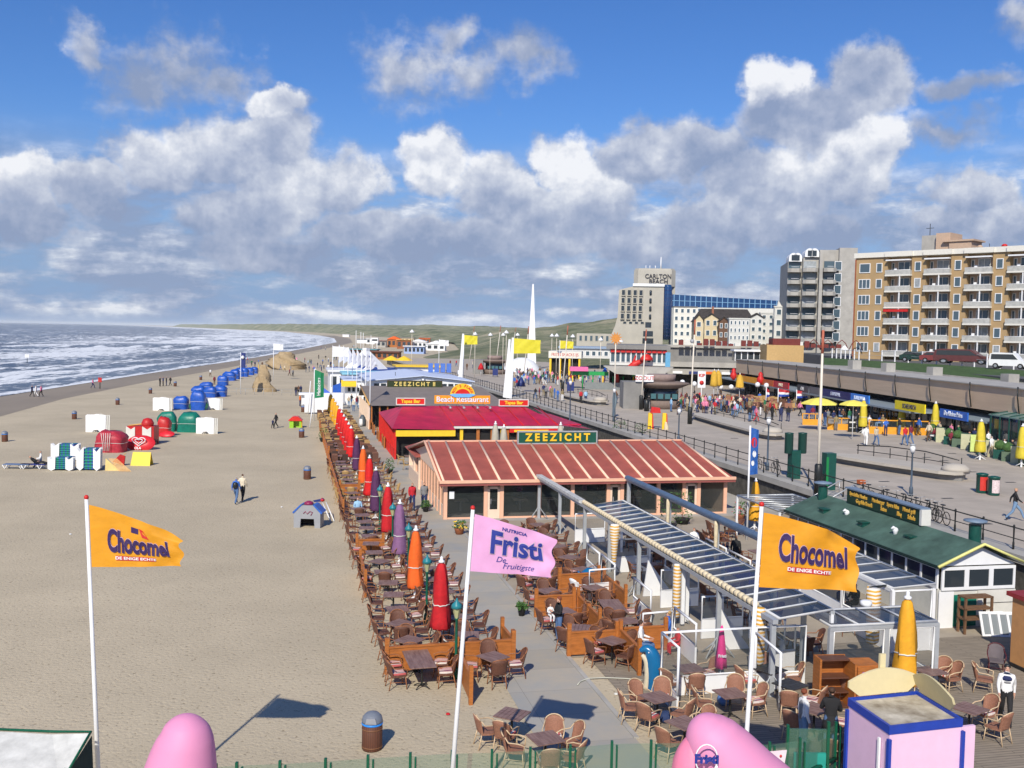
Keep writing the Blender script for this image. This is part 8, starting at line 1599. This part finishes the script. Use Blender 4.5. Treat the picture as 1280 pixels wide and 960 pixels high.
# ================================================================ PEOPLE
SK = {}
def make_body(pose, fem=False, detail=False):
    """one continuous skinned body; clothes are told apart by which bone a face is nearest to"""
    J = {'pel': (0, 0, .95), 'sp': (0, -.01, 1.12), 'ch': (0, 0, 1.32), 'nk': (0, .0, 1.475), 'hd0': (0, -.02, 1.55), 'hd1': (0, -.015, 1.64), 'hd2': (0, 0, 1.715)}
    for s, k in ((1, 'l'), (-1, 'r')):
        J['sh'+k] = (s*.175, 0, 1.40); J['el'+k] = (s*.225, .02, 1.13); J['wr'+k] = (s*.235, -.05, .89); J['ha'+k] = (s*.235, -.075, .80)
        J['hi'+k] = (s*.095, 0, .88); J['kn'+k] = (s*.10, -.02, .49); J['an'+k] = (s*.10, .02, .08); J['to'+k] = (s*.12, -.15, .035)
    J['nose'] = (0, -.10, 1.625)
    def st(k, v): J[k] = v
    if pose == 'walk':
        st('knl', (.09, -.22, .52)); st('anl', (.09, -.28, .11)); st('tol', (.10, -.44, .07)); st('knr', (-.09, .06, .49)); st('anr', (-.09, .32, .14)); st('tor', (-.10, .20, .03))
        st('ell', (.22, .12, 1.15)); st('wrl', (.22, .10, .91)); st('hal', (.22, .07, .83)); st('elr', (-.22, -.06, 1.14)); st('wrr', (-.21, -.22, .95)); st('har', (-.20, -.27, .88))
    if pose == 'stride':
        st('knl', (.09, -.30, .54)); st('anl', (.09, -.45, .16)); st('tol', (.09, -.58, .16)); st('knr', (-.09, .12, .48)); st('anr', (-.09, .42, .18)); st('tor', (-.09, .34, .04))
        st('ell', (.24, .18, 1.17)); st('wrl', (.22, .22, .95)); st('hal', (.21, .20, .87)); st('elr', (-.24, -.12, 1.15)); st('wrr', (-.2, -.30, 1.02)); st('har', (-.18, -.37, .98))
    if pose == 'hold':
        st('ell', (.25, -.06, 1.16)); st('wrl', (.10, -.28, 1.22)); st('hal', (.03, -.33, 1.25)); st('elr', (-.25, -.06, 1.14)); st('wrr', (-.10, -.28, 1.12)); st('har', (-.02, -.33, 1.13))
    if pose == 'drink':
        st('ell', (.25, -.10, 1.18)); st('wrl', (.08, -.22, 1.36)); st('hal', (.03, -.25, 1.42))
    if pose == 'sit':
        for k in list(J):
            x, y, z = J[k]; J[k] = (x, y, z-.43)
        for s, k in ((1, 'l'), (-1, 'r')): st('kn'+k, (s*.12, -.44, .50)); st('an'+k, (s*.12, -.42, .09)); st('to'+k, (s*.13, -.58, .04)); st('hi'+k, (s*.10, -.02, .50)); st('el'+k, (s*.24, -.06, .73)); st('wr'+k, (s*.16, -.30, .70)); st('ha'+k, (s*.12, -.38, .70))
    if pose == 'recline':
        for k in list(J):
            x, y, z = J[k]; J[k] = (x, (z-.95)*.75+y*.3, .50+(z-.95)*.62)
        for s, k in ((1, 'l'), (-1, 'r')): st('hi'+k, (s*.1, -.05, .50)); st('kn'+k, (s*.12, -.45, .56)); st('an'+k, (s*.12, -.88, .45)); st('to'+k, (s*.13, -.95, .58)); st('wr'+k, (s*.16, -.1, .62)); st('ha'+k, (s*.12, -.18, .60)); st('el'+k, (s*.24, .2, .66))
    rad = {'pel': (.165, .12), 'sp': (.155, .115) if not fem else (.115, .085), 'ch': (.175, .12) if not fem else (.14, .10), 'nk': (.055, .055), 'hd0': (.068, .075), 'hd1': (.078, .095), 'hd2': (.06, .075), 'nose': (.014, .012)}
    for k in 'lr': rad.update({'sh'+k: (.074, .074), 'el'+k: (.053, .053), 'wr'+k: (.034, .03), 'ha'+k: (.034, .018), 'hi'+k: (.105, .105), 'kn'+k: (.074, .074), 'an'+k: (.055, .058), 'to'+k: (.04, .028)})
    E = [('pel', 'sp'), ('sp', 'ch'), ('ch', 'nk'), ('nk', 'hd0'), ('hd0', 'hd1'), ('hd1', 'hd2')]
    for k in 'lr': E += [('ch', 'sh'+k), ('sh'+k, 'el'+k), ('el'+k, 'wr'+k), ('wr'+k, 'ha'+k), ('pel', 'hi'+k), ('hi'+k, 'kn'+k), ('kn'+k, 'an'+k), ('an'+k, 'to'+k)]
    if detail:
        E.append(('hd1', 'nose'))
        for k in 'lr':
            w_, h_ = Vector(J['wr'+k]), Vector(J['ha'+k]); d = (h_-w_).normalized(); sd = Vector((0, 1, 0)).cross(d); sd = (Vector((0, 1, 0))-d*d.y).normalized()
            for f, (o_, l_) in enumerate(((-.028, .065), (-.010, .078), (.010, .072), (.027, .055))):
                a = h_+sd*o_+d*.02; b_ = a+d*l_*.55; c_ = b_+d*l_*.4+Vector((-.012 if k == 'l' else .012, -.004, 0)); J['f%d%s' % (f, k)] = tuple(a); J['g%d%s' % (f, k)] = tuple(b_); J['h%d%s' % (f, k)] = tuple(c_)
                for q_, r_ in (('f', .0095), ('g', .009), ('h', .007)): rad['%s%d%s' % (q_, f, k)] = (r_, r_)
                E += [('ha'+k, 'f%d%s' % (f, k)), ('f%d%s' % (f, k), 'g%d%s' % (f, k)), ('g%d%s' % (f, k), 'h%d%s' % (f, k))]
            a = w_.lerp(h_, .55)+sd*-.035; b_ = a+d*.04+sd*-.012; J['t0'+k] = tuple(a); J['t1'+k] = tuple(b_); rad['t0'+k] = (.011, .011); rad['t1'+k] = (.009, .009); E += [('wr'+k, 't0'+k), ('t0'+k, 't1'+k)]
    names_ = list(J); ix = {n: i for i, n in enumerate(names_)}
    me = bpy.data.meshes.new('body'); me.from_pydata([J[n] for n in names_], [(ix[a], ix[b_]) for a, b_ in E], []); o = bpy.data.objects.new('body', me); COL.objects.link(o)
    md = o.modifiers.new('s', 'SKIN'); md.use_smooth_shade = True
    for i, n in enumerate(names_): v = me.skin_vertices[0].data[i]; v.radius = rad.get(n, (.05, .05)); v.use_root = (n == 'pel')
    sb_ = o.modifiers.new('u', 'SUBSURF'); sb_.levels = 2 if detail else 1
    bpy.context.view_layer.update(); dg = bpy.context.evaluated_depsgraph_get(); nm = bpy.data.meshes.new_from_object(o.evaluated_get(dg)); bpy.data.objects.remove(o)
    sl_ = [skin, white, navy, hairb, black]
    nm.materials.clear(); [nm.materials.append(x) for x in sl_]
    segs = [(a, b_, Vector(J[a]), Vector(J[b_])) for a, b_ in E]
    h0 = Vector(J['hd1']); up = (Vector(J['hd2'])-Vector(J['nk'])).normalized(); n0 = Vector(J['nose'])-h0; n0 = (n0-up*n0.dot(up)).normalized()
    for p in nm.polygons:
        c_ = p.center; best = 9; bs = None
        for a, b_, A_, B_ in segs:
            ab = B_-A_; t_ = max(0, min(1, (c_-A_).dot(ab)/max(1e-9, ab.length_squared))); dd_ = (c_-(A_+ab*t_)).length/(.06+max(rad[a][0], rad[b_][0]))
            if dd_ < best: best = dd_; bs = (a, b_)
        a, b_ = bs
        if a in ('hd0', 'hd1', 'nk'): q = c_-h0; mi = 3 if (q.dot(up) > .045 or q.dot(n0) < -.035 and q.dot(up) > -.05) and a != 'nk' else 0
        elif a.startswith(('wr', 'ha', 'f', 'g', 't')) and not a.startswith('to'): mi = 0
        elif a.startswith(('an',)): mi = 4
        elif a.startswith(('hi', 'kn')) or bs == ('pel', 'hil') or bs == ('pel', 'hir'): mi = 2
        else: mi = 1
        p.material_index = mi; p.use_smooth = True
    return nm, J
for ps in ('stand', 'walk', 'stride', 'hold', 'sit', 'recline'): SK[ps] = make_body(ps)
for ps in ('stand', 'walk', 'stride', 'hold', 'sit', 'drink'): SK[ps+'+'] = make_body(ps, False, True)
def cloth_m(n):
    pal = dict(red=(.50, .02, .03), black=(.018, .018, .02), navy=(.02, .03, .10), white=(.75, .75, .74), jeans=(.08, .15, .30), pale_jeans=(.16, .26, .40), grey=(.20, .20, .21), brown=(.13, .07, .04), beige=(.50, .42, .30), pink=(.70, .22, .35), blue=(.04, .14, .50), light_blue=(.30, .50, .70), yellow=(.75, .50, .08), orange=(.75, .16, .02), maroon=(.20, .02, .04), green=(.03, .16, .07), khaki=(.25, .20, .11), cream=(.66, .58, .44), purple=(.12, .04, .2))
    return mat('cloth_'+n, pal[n], .85, .15, 6)
def person(loc, ang, pose, top, bottom, label, hair='brown', s_=1., fem=False, shoes='black', group=None, coat=None):
    me, J = SK[pose]; o = bpy.data.objects.new('person', me); COL.objects.link(o); o.location = loc; o.rotation_euler[2] = ang; o.scale = (s_*(.93 if fem else 1), s_*(.93 if fem else 1), s_)
    hm = {'brown': hairb, 'grey': hairg, 'blond': hairy, 'black': black, 'red': mat('auburn_hair', (.20, .05, .02), .7)}[hair]
    for i, mm in ((1, cloth_m(top)), (2, cloth_m(bottom)), (3, hm), (4, cloth_m(shoes))): o.material_slots[i].link = 'OBJECT'; o.material_slots[i].material = mm
    tag(o, label, 'person', group)
    if pose.endswith('+'):
        h = Vector(J['hd1']); e = MB(); [e.lathe([(.002, -.008), (.009, 0), (.002, .008)], (h.x+q*.03, h.y-.088, h.z+.012), 8) for q in (-1, 1)]; e.build('eyes', black, o) if False else None
        for q in (-1, 1): MB().lathe([(.002, -.008), (.010, 0), (.002, .008)], (h.x+q*.031, h.y-.086, h.z+.014), 8).build('eye', black, o)
        MB().tube([(h.x-.022, h.y-.088, h.z-.055), (h.x, h.y-.094, h.z-.058), (h.x+.022, h.y-.088, h.z-.055)], .005, 5).build('mouth', mat('lip', (.35, .10, .08), .6), o)
        for q in (-1, 1): MB().lathe([(.004, -.025), (.013, 0), (.004, .025)], (h.x+q*.082, h.y+.005, h.z-.005), 6).build('ear', skin, o)
        u = Vector((0, 0, 1)); MB().lathe([(.083, .0), (.092, .03), (.085, .075), (.055, .11), (.01, .122)], (h.x, h.y+.018, h.z+.0), 14, star=lambda i, z: 1.0 if i not in (9, 10, 11, 12) or z > .07 else .80).build('hair', hm, o)
    if coat:
        z0, z1, r0_ = coat; MB().lathe([(r0_*1.15, z0), (r0_*1.05, (z0+z1)/2), (.165, z1), (.15, z1+.02)], (0, .0, 0), 14, star=lambda i, z: 1-.25*abs(math.sin(2*math.pi*i/14))).build('coat', cloth_m(top), o)
    return o
def pg_(px, py, z=0.): return g(px, py, z)
def face(deg): return R(deg)          # 0 faces the camera, 180 walks away, 90 faces the land side
person(pg_(1256, 905), face(-20), 'walk+', 'white', 'black', 'man in a white, grey and navy patterned jumper walking across the deck', 'black', 1.03)
o = bpy.context.scene.objects[-1] if False else None
pm_ = [x for x in COL.objects if x.get('label', '').startswith('man in a white, grey')][0]
for z0, z1, c_ in ((1.22, 1.27, 'grey'), (1.30, 1.425, 'navy')):
    MB().lathe([(.172 if z0 < 1.29 else .182, z0), (.178 if z0 < 1.29 else .185, (z0+z1)/2), (.165 if z0 < 1.29 else .13, z1)], (0, 0, 0), 18, star=lambda i, z: 1-.30*abs(math.sin(2*math.pi*i/18))).build('jumper_band', cloth_m(c_), pm_)
person(pg_(1037, 942), face(165), 'hold+', 'black', 'jeans', 'visitor in a long black coat seen from behind, by the pink kiosk', 'brown', 1.05, coat=(.62, 1.0, .20)); person(pg_(1003, 938), face(100), 'stand+', 'white', 'pale_jeans', 'red haired visitor with a white sleeved top and grey vest, in profile', 'red', .98)
wv_ = [x for x in COL.objects if x.get('label', '').startswith('red haired')][0]; MB().lathe([(.165, .92), (.165, 1.1), (.175, 1.35), (.10, 1.44)], (0, 0, 0), 16, star=lambda i, z: 1-.28*abs(math.sin(2*math.pi*i/16))).build('vest', cloth_m('grey'), wv_)
cw = person(pg_(698, 803), face(-70), 'hold+', 'black', 'jeans', 'adult in black top and jeans carrying a toddler in white, at the path edge', 'red', .97); b_ = person((0, 0, 0), 0, 'sit', 'white', 'white', 'toddler dressed in white held on the arm at the path edge', 'blond', .5); b_.location = Vector(cw.location)+Vector((-.32, .0, .78)); b_.rotation_euler[2] = face(20)
person(pg_(515, 638), face(15), 'walk', 'red', 'navy', 'walker on the path in a bright red jacket with black sleeves', 'brown', 1.02); person(pg_(530, 638), face(10), 'walk', 'grey', 'navy', 'walker on the path in a dark grey jacket', 'brown', 1.05)
person(pg_(295, 630), face(170), 'walk', 'blue', 'jeans', 'walker on the sand in a blue jacket with a small backpack', 'grey', 1.0); MB().lathe([(.1, 1.02), (.17, 1.1), (.17, 1.35), (.08, 1.42)], (0, .12, 0), 8).build('backpack', black, [x for x in COL.objects if 'small backpack' in x.get('label', '')][0]); person(pg_(303, 627), face(175), 'walk', 'cream', 'black', 'walker on the sand in a cream jumper and black trousers', 'brown', 1.05)
person(pg_(800, 822), face(75), 'sit+', 'white', 'jeans', 'seated man in a white and dark striped shirt by the orange fence', 'brown', 1.0); person(pg_(835, 808), face(-90), 'sit+', 'blue', 'navy', 'seated visitor in a blue jacket behind the corner windscreen', 'blond', 1.0); person(pg_(847, 818), face(-80), 'sit', 'red', 'red', 'seated child in a red jacket behind the corner windscreen', 'red', .75)
person(pg_(919, 713), face(150), 'stand', 'black', 'black', 'standing guest in black beside the purple panels', 'brown', 1.0); person(pg_(908, 710), face(90), 'sit', 'navy', 'black', 'seated guest in navy next to the standing one by the purple panels', 'black'); person(pg_(885, 700), face(10), 'sit', 'black', 'black', 'seated guest in black under the cream rolled awning', 'black'); person(pg_(893, 706), face(200), 'sit', 'black', 'navy', 'seated guest with dark hair facing the one in black under the awning', 'brown'); person(pg_(867, 690), face(0), 'sit', 'white', 'jeans', 'seated fair haired guest in white beyond the glazed roof', 'red')
person(pg_(1050, 770), face(30), 'sit', 'navy', 'navy', 'seated guest in navy under the striped hanging awning', 'brown'); person(pg_(1068, 768), face(-60), 'sit', 'black', 'black', 'seated guest in black beside the striped hanging awning', 'brown'); person(pg_(447, 648), face(20), 'sit', 'light_blue', 'jeans', 'seated guest in light blue among the beach terrace tables', 'brown')
person(pg_(40, 586)+Vector((.35, 0, 0)), face(90), 'recline', 'black', 'black', 'person in dark clothes lying on the blue lounger', 'black'); person(pg_(51, 584), face(-60), 'sit', 'white', 'navy', 'person in a white shirt sitting among the striped loungers', 'brown')
sandp = [(40, 496, 'walk', 'navy', 'black', 'walker in navy at the waterline, first of three'), (45, 496, 'walk', 'white', 'white', 'walker all in white at the waterline, middle of three'), (51.5, 496, 'walk', 'pink', 'black', 'walker in a bright pink coat at the waterline'), (116, 485.5, 'walk', 'pink', 'navy', 'lone walker in a deep pink coat beside the marker post'),
    (200, 483, 'stand', 'black', 'black', 'dark dressed beach walker, first of four near the bin'), (204, 482.5, 'stand', 'navy', 'black', 'dark dressed beach walker, second of four near the bin'), (208, 482.5, 'stand', 'black', 'navy', 'dark dressed beach walker, third of four near the bin'), (213, 482, 'walk', 'black', 'black', 'dark dressed beach walker, tallest of four near the bin'), (263, 471, 'walk', 'white', 'brown', 'walker in white close to the water before the blue stacks'), (268, 481, 'stand', 'maroon', 'brown', 'person in maroon beside the blue stacks'),
    (345, 535, 'walk', 'black', 'black', 'adult in black on the sand beside the toy house'), (341, 536, 'walk', 'navy', 'black', 'child in navy holding hands near the toy house'), (375, 508, 'stand', 'orange', 'navy', 'person in an orange yellow jacket by the terrace edge bin'), (373, 494, 'stand', 'brown', 'black', 'person in brown behind the orange yellow jacket'), (370, 495, 'stand', 'black', 'navy', 'person in black behind the orange yellow jacket'), (376, 494, 'stand', 'navy', 'black', 'person in navy behind the orange yellow jacket'),
    (323, 463, 'stand', 'yellow', 'yellow', 'person in a yellow raincoat by the tall sand sculpture'), (362, 470, 'walk', 'maroon', 'brown', 'person in maroon walking from the sand sculptures'), (366, 471, 'walk', 'grey', 'black', 'person in grey walking from the sand sculptures')]
for (px, py, ps, a, b_, lab) in sandp: person(pg_(px, py), random.uniform(-3, 3), ps, a, b_, lab, random.choice(['brown', 'grey', 'black']), .62 if lab.startswith('child') else 1.0)
rnd = random.Random(21); tops = ['red', 'black', 'navy', 'white', 'grey', 'brown', 'beige', 'pink', 'blue', 'light_blue', 'maroon', 'green', 'khaki', 'cream', 'black', 'navy']; bots = ['jeans', 'black', 'navy', 'khaki', 'grey', 'white', 'brown', 'jeans', 'pale_jeans']; used = {}
SPOT = {}
def crowd(n, px0, px1, fy, z, where, dy=3., poses=('stand', 'walk', 'walk', 'stand', 'hold')):
    for i in range(n):
        px = px0+(px1-px0)*(i+rnd.random())/n; py = fy(px)+rnd.uniform(-dy, dy); a, b_ = rnd.choice(tops), rnd.choice(bots); hr = rnd.choice(['brown', 'grey', 'blond', 'black', 'red']); key = (a, b_, hr, where); tries = 0
        while key in used and tries < 40: a, b_ = rnd.choice(tops), rnd.choice(bots); key = (a, b_, hr, where); tries += 1
        used[key] = 1; ps = rnd.choice(poses)
        person(pg_(px, py, z), rnd.uniform(-3.1, 3.1), ps, a, b_, '%s haired person, %s top, %s bottoms, %s' % (hr, a.replace('_', '-'), b_.replace('_', '-'), where), hr, rnd.uniform(.92, 1.06), group='people '+where)
# named walkers on the promenade
for (px, py, ps, a, b_, lab, hr, an) in ((1268, 651, 'stride', 'black', 'pale_jeans', 'blonde walker in black top and jeans hurrying past the litter bins', 'blond', 70), (1082, 557, 'walk', 'white', 'white', 'walker in white trousers and jacket near the wide amber windbreak', 'brown', 160), (1095, 557, 'walk', 'beige', 'jeans', 'walker in beige jumper and jeans near the wide amber windbreak', 'brown', 10), (1131, 557, 'walk', 'red', 'jeans', 'walker in a red coat at the end of the wide amber windbreak', 'brown', 190), (1138, 555, 'walk', 'maroon', 'jeans', 'walker in maroon close behind the red coat', 'black', 190),
        (1228, 571, 'walk', 'beige', 'grey', 'elderly walker in a beige coat beside the lime menu board', 'grey', 200), (1239, 572, 'walk', 'white', 'beige', 'elderly walker in a white coat beside the lime menu board', 'grey', 200), (726, 504, 'walk', 'red', 'black', 'walker in a red jacket on the open ramp paving', 'brown', 180), (732, 504, 'walk', 'light_blue', 'navy', 'walker in a light blue shirt on the open ramp paving', 'grey', 180), (914, 519, 'walk', 'beige', 'khaki', 'stout walker in a beige jumper near the first bench', 'grey', 170), (917, 516, 'walk', 'black', 'brown', 'walker in black behind the stout beige one', 'brown', 170),
        (937, 527, 'stand', 'black', 'jeans', 'person in black at the bench railing beside the pink coat', 'brown', 30), (945, 527, 'walk', 'pink', 'red', 'person bending in a pink coat near the blue banner', 'red', 90), (957, 524, 'stand', 'brown', 'black', 'person in brown before the cafe tables', 'brown', 60), (965, 525, 'stand', 'black', 'black', 'person in black before the cafe tables beside the brown coat', 'black', 120), (976, 527, 'walk', 'navy', 'navy', 'person in navy in the pair before the amber windbreak', 'brown', 170), (985, 527, 'walk', 'black', 'navy', 'person in black in the pair before the amber windbreak', 'brown', 170)):
    person(pg_(px, py, ZB), face(an), ps, a, b_, lab, hr)
crowd(30, 838, 945, lambda x: 512+(x-838)*.06, ZB, 'in the throng by the hanging red sign', 7); crowd(20, 640, 705, lambda x: 480, ZB, 'beside the white pennants', 6); crowd(34, 770, 1000, lambda x: 509+(x-838)*.05, ZB, 'past the globe lamps', 6); crowd(26, 640, 790, lambda x: 472, ZB, 'before the playground', 9); crowd(10, 1010, 1170, lambda x: 530+(x-1010)*.13, ZB, 'at the amber windbreaks', 4); crowd(9, 668, 705, lambda x: 497+(x-668)*.05, ZB, 'grouped on the ramp paving', 3); crowd(26, 838, 925, lambda x: 509+(x-838)*.05, ZB, 'between the round kiosk and cafe tables', 5); crowd(12, 862, 1000, lambda x: 500+(x-868)*.06, ZB, 'seated among the cafe tables', 4, ('sit', 'sit', 'stand'))
crowd(34, 640, 705, lambda x: 474, ZB, 'in the far crowd below the white needle', 6); crowd(24, 700, 790, lambda x: 478, ZB, 'around the playground', 5); crowd(12, 1015, 1100, lambda x: 523+(x-1015)*.12, ZB, 'under the lemon parasols', 3, ('sit', 'stand', 'sit')); crowd(14, 1165, 1275, lambda x: 549+(x-1165)*.22, ZB, 'seated at the awning cafe', 3, ('sit', 'sit', 'stand'))
crowd(16, 300, 372, lambda x: 459, 0, 'walking by the sand sculptures', 6); crowd(26, 380, 424, lambda x: 459, 0, 'on the busy sand before the white flags', 11); crowd(8, 434, 448, lambda x: 505, 0, 'on the path by the grey roof', 11); crowd(12, 400, 470, lambda x: 434, 0, 'far along the beach', 4); crowd(6, 560, 600, lambda x: 462, ZB, 'at the far end of the sea wall', 4)
crowd(6, 640, 850, lambda x: 630+(x-640)*.03, 0, 'seated in the peach restaurant', 2, ('sit',))
# ---- small furniture details on the far promenade
for i, (px, pb, c_) in enumerate(((601, 473, redf), (651, 497, navy), (756, 480, bluep))): t = thing('market_parasol', ['folded red parasol beside the far round kiosk', 'dark market parasol behind the pennant', 'bright blue parasol cloth by the playground'][i], 'parasol', g(px, pb-4, ZB)); MB().lathe([(.7, 1.2), (.5, 1.9), (.1, 2.6)], (0, 0, 0), 8).build('canopy', c_, t); MB().tube([(0, 0, 0), (0, 0, 1.3)], .05, 5).build('pole', white, t)
# ---- extra clutter on the far beach: sheds, boats and crates as single objects
# ================================================================ AIR
hm_ = bpy.data.materials.new('sea_air'); hm_.use_nodes = True; t = hm_.node_tree; t.nodes.clear(); pv = t.nodes.new('ShaderNodeVolumePrincipled'); pv.inputs['Density'].default_value = 4.5e-5; pv.inputs['Color'].default_value = (.88, .94, 1.0, 1); pv.inputs['Anisotropy'].default_value = -.35
ou = t.nodes.new('ShaderNodeOutputMaterial'); t.links.new(pv.outputs[0], ou.inputs['Volume'])
o = MB().box(-31000, 31000, -2200, 42200, -3, 60).build('haze', hm_); tag(o, kind='stuff')
